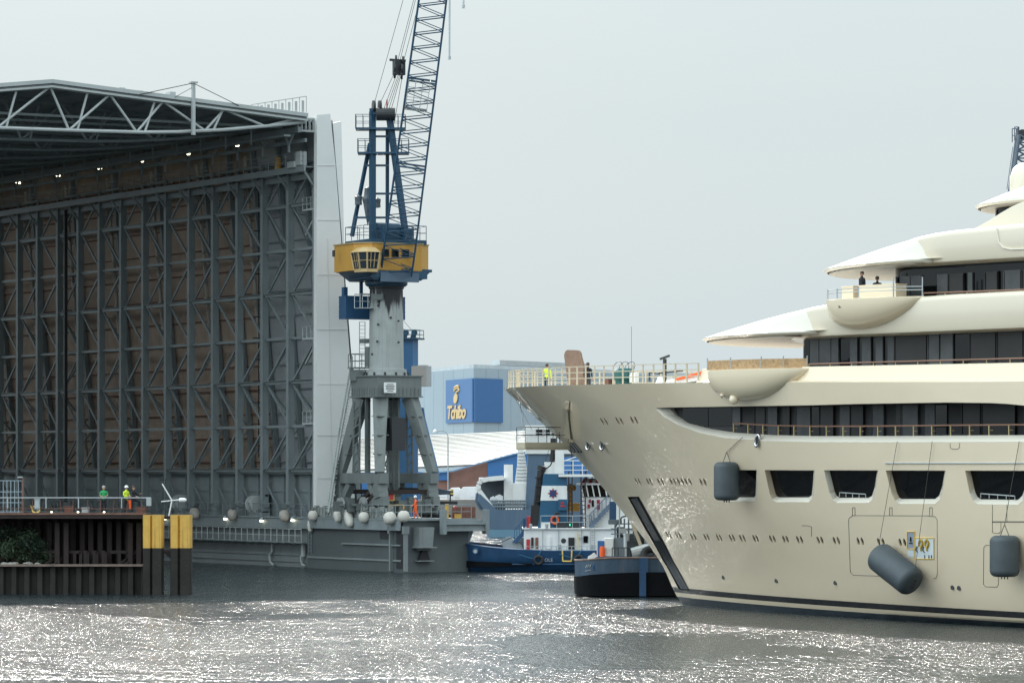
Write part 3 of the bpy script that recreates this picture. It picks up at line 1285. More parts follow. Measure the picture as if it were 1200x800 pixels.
# ribbed anchor guard in the slot behind the stem
mb = MB()
n_ = 28
SLL = [hp(lerp(742, 801, t), lerp(583, 690, t)) for t in [i / n_ for i in range(n_ + 1)]]
lf = [(lerp(737, 797.2, t), lerp(584, 690, t)) for t in [i / n_ for i in range(n_ + 1)]]
rt = [(lerp(747.4, 806.2, t), lerp(583.5, 690.5, t)) for t in [i / n_ for i in range(n_ + 1)]]
A = [HQ(x, y, -.1) for x, y in lf]
B = [HQ(x, y, -.1) for x, y in rt]
mb.loft(A, B)
g = mb.build('anchor_guard', mat('guard_grey', (.05, .052, .055), .45, var=.2), yacht, label='dark ribbed guard plate set in a slot along the stem')
rb = MB()
for q in (.12, .32, .52, .72, .9):
    pts = [a.lerp(b, q) + V(0, -.05, 0) for a, b in zip(A, B)][13 if q < .8 else 0:]
    rb.path(pts, .05, 5)
rb.build('rib', M['dark'], g)

# chromed fairleads
for px, py in ((690, 520), (706.5, 520), (888, 516)):
    c = HQ(px, py, .02)
    mb = MB()
    Mx = Matrix.Rotation(R(90), 3, 'X') @ Matrix.Diagonal((.6, 1.2, 1))
    sc = .30 if px < 800 else .26
    mb.torus(c, sc, .075, Matrix.Rotation(R(18), 3, 'Y') @ Mx, 20, 8)
    f = mb.build('fairlead', M['chrome'], yacht, smooth=60)
    mb = MB()
    mb.add([c + Matrix.Rotation(R(18), 3, 'Y') @ Mx @ V(sc * math.cos(t), sc * math.sin(t), 0) for t in [2 * math.pi * i / 16 for i in range(16)]], [tuple(range(16))])
    mb.build('throat', M['black'], f)
# small overboard discharges low on the hull
for px, py in ((848, 676), (910, 680), (979, 682.5), (1116.5, 688), (1124, 688.5)):
    mb = MB()
    mb.lathe([(.07, -.05), (.12, -.05), (.12, .05), (.07, .05)], HQ(px, py, .0), 12, Matrix.Rotation(R(90), 3, 'X'))
    mb.build('outlet', M['dark'], yacht)
# notices on the side: white sheets with yellow tape
for (x0, y0, x1, y1), kind in (((1063.5, 622.5, 1072, 643), 0), ((1072.5, 630, 1094.5, 654.5), 1), ((1064, 644, 1071, 652), 2)):
    mb = MB()
    mb.add([HQ(x0, y0, .012), HQ(x1, y0, .012), HQ(x1, y1, .012), HQ(x0, y1, .012)], [(0, 1, 2, 3)])
    s = mb.build('notice', mat('notice_blue' if kind == 0 else 'notice_white', (.30, .33, .40) if kind == 0 else (.66, .72, .74), .6), yacht)
    if kind < 2:
        tp = MB()
        c = [(x0, y0), (x1, y0), (x1, y1), (x0, y1), (x0, y0)]
        tp.path([HQ(*p, .02) for p in c], .03, 4)
        tp.build('tape', M['lbl_yellow'] if 'lbl_yellow' in M else M.setdefault('lbl_yellow', mat('yellow_tape', (.72, .42, .05), .5)), s)
    sy = MB()
    if kind == 1:
        for cx in (1079.5, 1086.5):
            ring = []
            for i in range(15):
                t = 2 * math.pi * i / 14
                ring.append(HQ(cx + 2.0 * math.cos(t), 636.5 + 4.2 * math.sin(t), .03))
            sy.path(ring, .06, 5)
            sy.path([HQ(cx, 641, .03), HQ(cx + .3, 645, .03)], .05, 5)
        sy.build('symbol', mat('ochre_symbol', (.5, .32, .03), .5), s)
        sy = MB()
        for x_ in (1074.8, 1082.7):
            sy.path([HQ(x_, 640, .03), HQ(x_ - 1, 644, .03), HQ(x_ + 1, 647, .03)], .025, 4)
        for x_ in (1084, 1089, 1092):
            sy.path([HQ(x_, 650, .03), HQ(x_, 654, .03)], .02, 4)
        sy.build('mark', M['navy'], s)
    elif kind == 0:
        sy.path([HQ(1067.5, 629, .03), HQ(1067.5, 634, .03)], .05, 5)
        sy.path([HQ(1066, 636, .03), HQ(1069.5, 636, .03)], .03, 4)
        sy.build('mark', M['navy'], s)

# fold-out bow platform
plat = MB()
vpf = 4.2
def bp(px, py, v=vpf):
    return pq(px, py, v)
c0 = hp(669, 519)
L0 = Q(*c0)
# platform reaches forward and outboard from the bow plating
e0 = P(612, 523.5, 225.5)
def toL(wp):
    d = wp - Vector((YX, YY, 0))
    return V(SA * d.x - CA * d.y, CA * d.x + SA * d.y, d.z)
A_ = toL(P(610.5, 525.5, 217))
B_ = L0 + V(0, 0, -.35)
dr = (B_ - A_)
dr.z = 0
dr.normalize()
sd_ = V(0, 0, 1).cross(dr)
A_.z = B_.z
plat.bar(A_, B_, 1.5, .12)
plat.bar(A_ + V(0, 0, .2) + sd_ * .72, B_ + V(0, 0, .2) + sd_ * .72, .06, .36)
plat.bar(A_ + V(0, 0, .2) - sd_ * .72, B_ + V(0, 0, .2) - sd_ * .72, .06, .36)
plat.bar(A_ + V(0, 0, .2) - sd_ * .72, A_ + V(0, 0, .2) + sd_ * .72, .06, .36)
pf = plat.build('bow_platform', M['rail_beige2'] if 'rail_beige2' in M else M.setdefault('rail_beige2', mat('platform_beige', (.42, .37, .27), .5, var=.1)), yacht, label='beige platform folded out beside the bow with grey rails')
# raised shell plate that closed the platform's opening
a, b, c_, d_ = HQ(663, 512, .05), HQ(671, 515, .05), HQ(667.5, 480, .06), HQ(662.5, 478, .06)
pl = MB()
pl.prism([a, b, c_, d_], (0, -.12, 0))
pl.build('shell_flap', M['rail_beige2'], pf)
rl = MB()
for s in (-.7, .7):
    p0, p1 = A_ + sd_ * s + V(0, 0, .35), A_.lerp(B_, .86) + sd_ * s + V(0, 0, .35)
    rail(rl, [p0, p1], .95, 1.5, .022, .022, (.5,))
rail(rl, [A_ + sd_ * .7 + V(0, 0, .35), A_ - sd_ * .7 + V(0, 0, .35)], .95, 1.4, .022, .022, (.5,))
rl.build('railing', M['dark'], pf)
rg = MB()
for q in (-.5, -.15, .2, .5):
    p = HQ(668, 515, .05) + V(q * .9, -.1, -.2)
    rg.tube(p, p + V(.75, 0, -.55), .07)
rg.build('hinge', M['dark'], pf)
st = MB()
for x, y in ((600, 460), (608, 458)):
    st.tube(toL(P(x, y, 222.5)), A_ + V(.2 if x > 605 else 1.0, 0, 1.2), .018, 4)
st.build('stay_wire', M['dark'], pf)
# seam rising from the platform hinge to the deck edge
seam([(670, 513), (666.5, 481), (668, 470)], r=.03)


# things standing on the bow deck: tilted brown board, windlass cover, small mast
def thing_on_yacht(name, u, v, z, label, cat, group=None):
    w_ = yacht.matrix_basis if False else None
    X = YX + SA * u - CA * v
    Y = YY - CA * u - SA * v
    e = empty(name, (X, Y, z), R(-50))
    return tag(e, label, cat, group)


u, z = plane(676, 452, 4.5)
bd = MB()
q0, q1, q2, q3 = [plane(x, y, 4.5) for x, y in ((666, 456), (691, 456), (680.5, 410), (661, 410))]
pts_ = [Q(a[0] - u, 0, a[1] - 12.8) for a in (q0, q1)]
corner = [(q1, q2, q3)]
up = []
for t in range(6):
    a = R(90) * t / 5
    up.append((lerp(q2[0], q2[0], 1) - .35 + .35 * math.cos(a), q2[1] - .35 + .35 * math.sin(a)))
for t in range(6):
    a = R(90) + R(90) * t / 5
    up.append((q3[0] + .35 + .35 * math.cos(a), q3[1] - .35 + .35 * math.sin(a)))
poly = pts_[::1] + [Q(a - u, 0, b - 12.8) for a, b in up]
bd.prism(poly, (0, .12, 0))
b_ = bd.build('hatch_board', M['brown_board'])
b_.location = (YX + SA * u - CA * 4.5, YY - CA * u - SA * 4.5, 12.8)
b_.rotation_euler = (0, 0, R(-50))
tag(b_, 'tall brown board with rounded corners leaning on the bow deck', 'board')

# seated crew hidden but for heads, winch with hoops, radar pedestal, white covers
t = thing_on_yacht('mooring_winch', plane(731, 450, 5)[0], 5, 12.85, 'green covered winch with wire hoops behind the bow railing', 'winch')
mb = MB()
mb.lathe([(.02, 1.0), (.45, 1.0), (.62, .85), (.68, .4), (.5, .3), (.5, 0)], (0, 0, 0), 14)
mb.build('cover', M['teal'], t, smooth=40)
mb = MB()
for i in range(3):
    mb.torus((-.5 + .5 * i, 0, 1.0), .42, .02, Matrix.Rotation(R(80 - 8 * i), 3, 'X'), 16, 5)
mb.build('hoop', M['dark'], t)
mb = MB()
mb.box((-1.1, -.2, .2), (.4, .4, .4))
mb.build('bollard_box', M['rust_red'], t)
mb = MB()
mb.box((.9, 0, .45), (.5, .3, .6))
mb.build('winch_motor', M['white'], t)
t = thing_on_yacht('instrument_mast', plane(779, 450, 6.5)[0], 6.5, 12.7, 'short dark mast with a scanner bar behind the bow railing', 'mast')
mb = MB()
mb.tube((0, 0, 0), (0, 0, 1.55), .11, 8)
mb.tube((-.5, 0, .75), (1.5, 0, .85), .05, 6)
mb.tube((-1.3, 0, .8), (-1.3, 0, .3), .05)
mb.tube((-1.3, 0, .8), (-.4, 0, .7), .04)
mb.build('pole', M['dark'], t)
mb = MB()
mb.bar((-.38, 0, 1.55), (.38, 0, 1.72), .09, .12)
mb.build('scanner_bar', M['dark'], t)
mb = MB()
mb.lathe([(.02, .62), (.4, .55), (.55, .2), (.55, 0)], (-.3, .3, 0), 14)
mb.build('white_cover', M['white'], t, smooth=40)
t = thing_on_yacht('life_raft', plane(812, 450, 8.0)[0], 8.0, 12.7, 'orange and white folded raft lying by the end of the bow railing', 'raft')
mb = MB()
mb.bar((-1.9, 0, .12), (1.5, 0, .5), .5, .3, w2=.7, h2=.5)
mb.build('cover', M['white'], t)
mb = MB()
mb.bar((-1.0, -.3, .3), (1.2, -.36, .62), .12, .12, w2=.18, h2=.18)
mb.build('tube', M['orange'], t)
t = tag(MB().tube((0, 0, 0), (0, 0, 3.6), .011, 5).build('whip_antenna', M['dark']), 'thin upright whip aerial behind the bow railing', 'antenna')
t.location = (YX + SA * plane(740, 450, 3)[0] - CA * 3, YY - CA * plane(740, 450, 3)[0] - SA * 3, 12.8)

# ------------------------------------------------------------------ fenders on the yacht's side
def fender(px, py, r, L_, tilt, off, label, line_px, extra=None):
    u, v, z = hp(px, py)
    c = Vector((YX + SA * u - CA * (v + off), YY - CA * u - SA * (v + off), z))
    e = empty('yacht_fender', c, R(-50))
    tag(e, label, 'fender', 'slate fenders hanging on the yacht')
    Mx = Matrix.Rotation(tilt, 3, 'Y')
    mb = MB()
    cr = .42 * r
    prof = [(.02, -L_ / 2 - .02)] + [(r - cr + cr * math.sin(a), -L_ / 2 + cr - cr * math.cos(a)) for a in [R(90) * i / 7 for i in range(8)]]
    prof += [(q, -zz) for q, zz in reversed(prof)]
    mb.lathe(prof, (0, 0, 0), 32, Mx)
    mb.build('body', M['fender_grey'], e, smooth=50)
    lg = MB()
    for a in (-.2, 0, .2):
        lg.tube(Mx @ V(a, 0, -L_ / 2 + .02), Mx @ V(a, 0, -L_ / 2 - .12), .03)
    lg.build('toggle', M['black'], e)
    rp = MB()
    for (lx, ly), end in line_px:
        uu, vv, zz = hp(lx, ly)
        top = V(uu - u, -(vv - v - off + .1), zz - z)
        if tilt == 0:
            k = V(0, 0, L_ / 2 + .55)
            rp.tube(k, top, .016, 5)
            for s in (-.28, .28):
                rp.tube(k, V(s, 0, L_ / 2), .02, 5)
        else:
            rp.tube(Mx @ V(0, 0, end * L_ / 2), top, .014, 5)
    rp.build('line', M['rope'], e)
    return e


fender(864, 563.5, .71, 2.1, 0, .8, 'slate grey fender hanging upright over the forward hull window', [((872, 512), 1)])
fender(1063, 666, .80, 2.95, R(-61), .9, 'slate grey fender slung slanting low beside the white notices', [((1053, 517), 1), ((1094, 517), -1)])
fender(1190, 651, .74, 2.05, 0, .8, 'slate grey fender hanging upright low at the right, below the last window', [((1196, 517), 1)])
# ------------------------------------------------------------------ roofed floating dock (hall)
# local frame: x = metres into the hall, y = across towards the other wall, z up; origin at the near end of the visible wall
HXo, HYo = (371 - 600) / F * 291, 291.0
DSX, DSY = -.5264, .8503
HROT = math.atan2(DSY, DSX)
hall = empty('dock_hall', (HXo, HYo, 0), HROT)
tag(hall, 'huge open ended grey dock hall with steel lattice walls and white roof truss', 'dock hall')


def HW(s, q, z):
    return V(HXo + DSX * s - DSY * q, HYo + DSY * s + DSX * q, z)


def hz(px, py, q=0.):
    """(s, z) of a photograph point on the wall plane y = q"""
    k = (px - 600) / F
    s = (HXo - DSY * q - k * (HYo + DSX * q)) / (-DSX + DSY * k)
    Y = HYo + DSY * s + DSX * q
    return s, HC - (py - HY) * Y / F


def hq(px, py, s=0.):
    """(q, z) on the transverse plane x = s"""
    k = (px - 600) / F
    q = (HXo + DSX * s - k * (HYo + DSY * s)) / (DSY + DSX * k)
    Y = HYo + DSY * s + DSX * q
    return q, HC - (py - HY) * Y / F


BAY = 4.53
NB = 26
ZT = 36.4
LV = [7.9 + 3.62 * i for i in range(0, 8)]
clq = lambda z: -4.3 + 3.0 * (max(4, z) - 4.1) / 32.6

hs, cl = M['hall_steel'], None
# column: box section with flanges and a pinned foot
mb = MB()
mb.box((0, 0, (32.2 + 5.2) / 2), (.34, .5, 32.2 - 5.2))
for y in (-.26, .26):
    mb.box((0, y, (32.2 + 5.2) / 2), (.44, .05, 32.2 - 5.2))
for z in LV:
    mb.box((0, 0, z), (.5, .6, .09))
mb.box((0, 0, 4.85), (.4, .45, .7))
mb.box((0, 0, 4.25), (.7, .7, .3))
mb.lathe([(.3, -.3), (.3, .3)], (0, 0, 5.1), 12, Matrix.Rotation(R(90), 3, 'Y'))
col_me = mb.mesh('column', hs)
# inclined back leg of each frame with its lacing to the front column
mb = MB()
zz = [4.4] + LV + [36]
mb.bar((0, clq(4.4) + .3, 4.4), (0, clq(36) + .25, 36), .4, .34, up=(1, 0, 0))
for i, z in enumerate(LV):
    mb.bar((0, -.25, z), (0, clq(z) + .3, z), .15, .15)
for i, (a, b) in enumerate(zip(LV[:-1], LV[1:])):
    if i % 2 == 1:
        mb.bar((0, clq(a) + .3, a), (0, -.2, b), .13, .13)
    else:
        mb.bar((0, -.2, a), (0, clq(b) + .3, b), .13, .13)
back_me = mb.mesh('frame_lacing', hs)
# bracing of one bay: rails and diagonals in the front plane, purlins on the cladding
mb = MB()
for i, z in enumerate(LV):
    if i % 2 == 0:
        mb.bar((.3, 0, z), (BAY - .3, 0, z), .2, .26)
        mb.bar((.3, .16, z + .17), (BAY - .3, .12, z + .14), .36, .04)
    else:
        mb.bar((.3, -.05, z), (BAY - .3, -.05, z), .14, .22)
for i, (a, b) in enumerate(zip(LV[:-1], LV[1:])):
    if i % 2 == 0:
        mb.bar((BAY - .3, -.12, a + .1), (.3, -.12, b - .1), .14, .17)
    else:
        mb.bar((.3, -.12, a + .1), (BAY - .3, -.12, b - .1), .14, .17)
brace_me = mb.mesh('bay_bracing', hs)
mb = MB()
for i in range(13):
    z = 8.6 + i * 2.05
    mb.bar((0, clq(z) + .12, z), (BAY, clq(z) + .12, z), .1, .1)
pur_b = mb.mesh('cladding_rails', M['rust_red'])
pur_g = mb.copy if False else mb.mesh('cladding_rails', hs)
# cladding sheet of one bay
mb = MB()
zs = [4.1 + (36.4 - 4.1) * i / 8 for i in range(9)]
mb.grid([[V(x, clq(z) - .05, z) for x in (0, BAY)] for z in zs])
mb.grid([[V(x, clq(z) - .15, z) for x in (0, BAY)] for z in zs])
cl_b = mb.mesh('cladding', M['clad_brown'])
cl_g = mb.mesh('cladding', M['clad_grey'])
# low plinth wall with brackets between the columns
mb = MB()
mb.box((BAY / 2, -.8, 6), (BAY, .1, 3.8))
mb.bar((0, -.5, 7.75), (BAY, -.5, 7.75), .7, .3)
mb.bar((0, -.72, 6.2), (BAY, -.72, 6.2), .12, .14)
mb.bar((BAY / 2, -.72, 4.2), (BAY / 2, -.72, 7.6), .3, .14)
mb.bar((BAY * .55, -.5, 4.3), (BAY - .4, -.1, 6.6), .12, .12)
plinth_me = mb.mesh('plinth_wall', hs)
# inclined pale service pipe
mb = MB()
mb.tube((.95, clq(9) + .55, 8.2), (.95, clq(34) + .5, 34.5), .16, 8)
for i in range(20):
    z = 8.6 + i * 1.3
    mb.box((.95, clq(z) + .54, z), (.4, .4, .1))
pipe_me = mb.mesh('service_pipe', mat('pale_pipe', (.42, .40, .35), .6, var=.15))

for i in range(NB):
    s = i * BAY
    inst(col_me, 'column', hall, (s, 0, 0))
    if i % 2 == 1 or i < 5:
        inst(back_me, 'frame_lacing', hall, (s, 0, 0))
    inst(brace_me, 'bay_bracing', hall, (s, 0, 0))
    inst(plinth_me, 'plinth_wall', hall, (s, 0, 0))
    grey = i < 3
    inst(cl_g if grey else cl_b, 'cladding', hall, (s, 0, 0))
    inst(pur_g if grey else pur_b, 'cladding_rails', hall, (s, 0, 0))
    if i % 2 == 1 and i > 2:
        inst(pipe_me, 'service_pipe', hall, (s, 0, 0))
SE = NB * BAY

# catwalk along the wall, deep edge beam under it and rails
mb = MB()
mb.bar((0, .55, 32.5), (SE, .55, 32.5), 1.5, .12)
mb.bar((-.3, 1.25, 32.35), (SE, 1.25, 32.35), .16, .5)
mb.bar((0, -.1, 31.9), (SE, -.1, 31.9), .35, .55)
for i in range(NB):
    mb.bar((i * BAY, 0, 30.6), (i * BAY, 1.2, 32.2), .16, .16)
mb.build('catwalk', hs, hall)
mb = MB()
rail(mb, [(0, 1.25, 32.6), (SE, 1.25, 32.6)], 1.1, 1.5, .04, .04, (.35, .68), n=4)
mb.build('catwalk_railing', M['hall_steel'], hall)
mb = MB()
mb.box((.6, 1.1, 33.2), (.8, .6, 1.1))
mb.box((1.6, 1.15, 32.75), (1.2, .8, .5))
mb.build('control_cabinet', M['hall_light'], hall)
mb = MB()
mb.lathe([(.02, 1.1), (.22, 1.0), (.26, .5), (.26, 0)], (4.8, 1.0, 32.6), 12)
mb.build('warning_beacon', M['crane_yellow'], hall, label='amber beacon on the catwalk')
# ladder of caged rungs on the grey bay
mb = MB()
lx = 2.55 * BAY
for dx in (-.25, .25):
    mb.bar((lx + dx, -.9, 9), (lx + dx, -.9, 31.5), .06, .06)
for i in range(60):
    mb.bar((lx - .25, -.9, 9.2 + i * .37), (lx + .25, -.9, 9.2 + i * .37), .04, .04)
for i in range(12):
    z = 10 + i * 1.8
    mb.torus((lx, -.6, z), .38, .03, None, 12, 4)
mb.build('caged_ladder', M['dark'], hall)
# thick dark cable run
mb = MB()
mb.bar((16.7 + 34 - 3, .35, 5), (16.7 + 34 - 3, .35, 32), .3, .2)
mb.bar((16.7 + 34 - 3, .5, 32), (16.7 + 34 - 3 - 2.5, .9, 32), .15, .15)
mb.build('cable_duct', M['dark'], hall)

# end frame: pale sheeted wing fin, narrow fin behind it and the bracket platforms facing the river
def fin(s, qa, topz, pts, name, th=.5):
    mb = MB()
    poly = [V(s, q, z) for q, z in pts]
    mb.prism(poly, (th, 0, 0))
    return mb.build(name, M['fin_white'], hall)


def fpt(px, py, s):
    q, z = hq(px, py, s)
    return q, z


fin(-.8, 0, 0, [fpt(x, y, -.8) for x, y in ((370.5, 603), (371.5, 135), (387, 133.5), (393, 190), (399, 270), (406, 365), (410.5, 425), (414, 500), (416, 603))], 'end_fin')
fin(9, 0, 0, [fpt(x, y, 9) for x, y in ((384, 603), (384, 146), (400, 142), (401.5, 200), (404, 320), (410, 440), (414, 603))], 'rear_fin', .4)
jn = MB()
for y in (194, 258, 322, 386, 450, 510, 560):
    a = fpt(372.5, y, -.82)
    b = fpt(388 + (y - 135) * .078, y, -.82)
    jn.bar(V(-.82, a[0], a[1]), V(-.82, b[0], b[1]), .03, .03)
a, b = fpt(384, 280, -.82), fpt(390, 600, -.82)
jn.bar(V(-.82, a[0], a[1]), V(-.82, b[0], b[1]), .03, .03)
jn.build('panel_joint', mat('joint_grey', (.6, .61, .61), .7, var=0), hall)
# edge column in front of the fin and the short roof box between roof and fin
mb = MB()
mb.bar((-.35, .15, 4.1), (-.35, .15, 36.2), .35, .3)
mb.build('edge_column', M['hall_light'], hall)
mb = MB()
for i in range(6):
    q = .1 + i * .36
    mb.bar((-.3, q, 35.4), (-.3, q, 36.25), .09, .2)
mb.bar((-.3, -.1, 36.35), (-.3, 2.0, 36.35), .22, .16)
mb.bar((-.3, -.1, 35.35), (-.3, 2.0, 35.35), .22, .16)
mb.build('roof_edge_box', M['hall_light'], hall)
for z in (12.0, 18.9, 29.4):
    zz = z - .3
    mb = MB()
    mb.box((.7, -.3, zz), (2.4, 1.2, .14))
    mb.bar((2.2, -.2, zz - 2.0), (.1, -.2, zz - .1), .14, .14)
    rail(mb, [(-.2, .25, zz), (1.9, .25, zz)], 1.0, .7, .03, .03, (.5,), n=4)
    mb.build('landing', M['hall_light'], hall)

# roof: pitched sheet with white fascia, triangulated trusses under it
RQ = [(1.55, 36.55), (24.0, 38.0), (42.2, 35.7)]
mb = MB()
for a, b in zip(RQ[:-1], RQ[1:]):
    poly = [V(-1.2, a[0], a[1]), V(-1.2, b[0], b[1]), V(-1.2, b[0], b[1] - .3), V(-1.2, a[0], a[1] - .3)]
    mb.prism(poly, (SE + 2, 0, 0))
# strip over the wall itself
mb.prism([V(.3, 1.55, 36.5), V(.3, -1.3, 36.5), V(.3, -1.3, 36.2), V(.3, 1.55, 36.2)], (SE, 0, 0))
mb.build('roof', mat('roof_sheet', (.22, .24, .25), .7, var=.1, vscale=.2), hall)
fz = MB()
for a, b in zip(RQ[:-1], RQ[1:]):
    fz.bar(V(-1.35, a[0], a[1] - .02), V(-1.35, b[0], b[1] - .02), .3, .2, up=(1, 0, 0))
    fz.bar(V(-1.3, a[0], a[1] - .42), V(-1.3, b[0], b[1] - .42), .16, .16)
fz.build('roof_fascia', M['hall_light'], hall)

ch = [(1.6, 36.0), (9.0, 35.0), (16.2, 34.45), (28, 34.2), (42, 34.0)]
bc = curve(ch)
tc_ = lambda q: (36.15 + (q - 1.55) * 1.45 / 22.45) if q < 24 else 37.6 - (q - 24) * 2.3 / 18.2


def truss(light, posts):
    mb = MB()
    w_ = .26 if light else .22
    qs = [1.6, 7, 16.2, 19.9, 28.6, 33, 42]
    for a, b in zip([1.6, 5, 9, 13, 16.2, 22, 28, 35], [5, 9, 13, 16.2, 22, 28, 35, 42]):
        mb.tube((0, a, bc(a)), (0, b, bc(b)), .145, 8)
    nodes_b = [5.2, 10.6, 16.6, 22.4, 28.4, 34.4, 40]
    nodes_t = [2.4, 8.9, 14.3, 18.9, 24.0, 31.2, 37]
    nt_ = [(q, tc_(q)) for q in nodes_t]
    for i, q in enumerate(nodes_b):
        for j in (i, i + 1):
            if j < len(nodes_t):
                t = nodes_t[j]
                mb.tube((0, q, bc(q)), (0, t, tc_(t)), .105, 7)
    for q in nodes_b[1:5]:
        mb.tube((0, q - .7, bc(q)), (0, q - 1.6, tc_(q - 1.6)), .1, 7)
    mb.bar((0, 1.6, tc_(1.6)), (0, 24, tc_(24)), .24, .3)
    mb.bar((0, 24, tc_(24)), (0, 42, tc_(42)), .24, .3)
    return mb


inst(truss(True, 0).mesh('front_truss', M['hall_light']), 'front_truss', hall, (-.95, 0, 0))
tme = truss(False, 0).mesh('roof_truss', hs)
for i in range(1, 14):
    inst(tme, 'roof_truss', hall, (i * BAY * 2 - 1, 0, 0))
# purlins and cross beams below the sheet
mb = MB()
for q in (4, 7.5, 11, 14.5, 18, 21.5, 25.5, 29, 32.5, 36, 39.5):
    mb.bar((-.5, q, tc_(q) - .05), (SE, q, tc_(q) - .05), .16, .3)
for i in range(NB):
    q = 3.4
    mb.bar((i * BAY + 2.2, 2, 35.8), (i * BAY + 2.2, 42, 35.6), .14, .2)
mb.build('purlins', hs, hall)
# eaves truss: long beams with hangers and V struts along the top of the wall
mb = MB()
mb.bar((-.8, 2.0, 35.4), (SE, 2.0, 35.4), .3, .45)
mb.bar((-.4, 2.9, 34.9), (SE, 2.9, 34.9), .6, .16)
mb.bar((-.4, 1.2, 34.6), (SE, 1.2, 34.6), .2, .3)
for i in range(NB):
    x = i * BAY + 1.2
    mb.tube((x - 1.4, 1.9, 35.9), (x, 1.9, 34.3), .1, 6)
    mb.tube((x + 1.4, 1.9, 35.9), (x, 1.9, 34.3), .1, 6)
    mb.tube((x, 1.9, 34.35), (x, 1.9, 33.7), .12, 6)
    mb.bar((x + 2.2, 4.2, 36.2), (x + 2.2, 4.2, 34.4), .12, .12)
mb.build('eaves_truss', hs, hall)
# unseen wall across the hall; top and far end left open for light
mb = MB()
mb.box((SE / 2 + 3, 42.3, 14), (SE - 4, .4, 29))
for i in range(14):
    mb.bar((4 + i * 8.6, 42.3, 28), (4 + i * 8.6, 42.3, 36), .5, .5)
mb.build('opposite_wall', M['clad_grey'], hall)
# roof walkway rail at the corner, mast with stay wires, vents on the ridge
mb = MB()
pa, pb = V(-1.2, 1.6, 36.75), V(-1.2, 6.6, 37.0)
for i in range(9):
    p = pa.lerp(pb, i / 8)
    mb.bar(p, V(p.x, p.y, 38.05 - i * .12), .05, .05)
    if i < 8:
        q = pa.lerp(pb, (i + .5) / 8)
        mb.bar(q, V(q.x, q.y, 37.7 - i * .1), .22, .03, up=(1, 0, 0))
mb.bar(V(-1.2, 1.6, 38.05), V(-1.2, 6.6, 37.1), .06, .06)
mb.build('roof_railing', M['hall_light'], hall)
mb = MB()
mq, _ = hq(226.5, 120, -1.5)
mb.bar((-1.5, mq, 34.4), (-1.5, mq, 38.6), .26, .26)
mb.box((-1.5, mq, 38.55), (.5, .6, .12))
mb.build('roof_mast', M['hall_light'], hall)
mb = MB()
for a in (hq(280, 124, -1.5), hq(163, 111, -1.5)):
    mb.tube((-1.5, mq, 38.5), (-1.5, a[0], a[1]), .03, 4)
mb.tube((-1.5, mq, 38.2), (-1.5, hq(205, 110, -1.5)[0], hq(205, 114, -1.5)[1]), .02, 4)
mb.build('stay_wire', M['dark'], hall)
for x, h in ((141, .35), (162, .3), (200, .55)):
    mb = MB()
    q, _ = hq(x, 108, 0)
    zt = RQ[0][1] + (q - 1.55) * 1.45 / 22.45
    mb.box((0, q, zt + h / 2), (.8, .5, h))
    mb.build('roof_vent', M['hall_light'], hall)

# lamps: floodlights hung along the catwalk, all lit
lampm = emis('lit_lamp', (1, .95, .66), 5)
LN = ['first', 'second', 'third', 'fourth', 'fifth', 'sixth']
proto = None
for i, (px, py) in enumerate(((275, 168.5), (218.5, 178.5), (165, 187), (114, 195.5), (65.5, 204), (19, 212.5))):
    s, z = hz(px, py, .9)
    if proto is None:
        e = empty('hall_lamp', (0, 0, 0))
        mb = MB()
        mb.box((0, 0, .12), (.5, .85, .12))
        mb.tube((0, 0, .18), (0, -.1, 1.0), .04)
        mb.build('housing', M['dark'], e)
        mb = MB()
        mb.box((0, 0, 0), (.42, .8, .12))
        mb.build('lens', lampm, e)
        proto = e
    else:
        e = copy_tree(proto)
    e.location = HW(s, .9, z)
    e.rotation_euler = (R(24), R(0), HROT + R(20))
    tag(e, LN[i] + ' lit floodlight from the right under the hall eaves', 'floodlight', 'floodlights along the hall catwalk')

# ------------------------------------------------------------------ wing wall of the floating dock under the hall
dock = empty('floating_dock', (HXo, HYo, 0), HROT)
tag(dock, 'grey steel floating dock carrying the hall, with walkways along its water side', 'floating dock')
dk2 = mat('dock_end_shade', (.08, .095, .1), .5, var=.15, vscale=.3, streak=.4, streak_col=(.06, .058, .055))  # darker copy of the dock paint; the end's shade is put into its colour
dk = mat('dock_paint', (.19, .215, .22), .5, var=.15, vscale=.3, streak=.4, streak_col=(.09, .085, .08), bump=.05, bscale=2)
S1 = -15.5
mb = MB()
mb.box(((SE) / 2, -2.5, 1.5), (SE, 5.0, 5.0))
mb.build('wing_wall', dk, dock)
mb = MB()
mb.box((S1 / 2 - .01, -2.1, 1.5), (-S1 - .02, 5.9, 4.9))
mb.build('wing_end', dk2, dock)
mb = MB()
for x0, x1, y, z, a, b in ((0, SE, .06, 1.0, .12, .14), (0, SE, .08, .45, .1, .1), (S1 + .2, -.05, .9, .9, .12, .14), (S1 + .2, -6, .9, 2.1, .3, .12)):
    mb.bar((x0, y, z), (x1, y, z), a, b)
mb.build('rubbing_strake', dk, dock)
# deck edge, slightly proud
mb = MB()
mb.box((SE / 2, -2.1, 4.05), (SE, 5.6, .14))
mb.box((S1 / 2 - .1, -2.2, 4.08), (-S1 + .4, 6.9, .16))
mb.box((SE / 2, .62, 3.55), (SE, .1, .75))
mb.box((S1 / 2 - .2, 1.2, 3.65), (-S1, .1, .8))
mb.build('deck_edge', M['hall_steel'], dock)
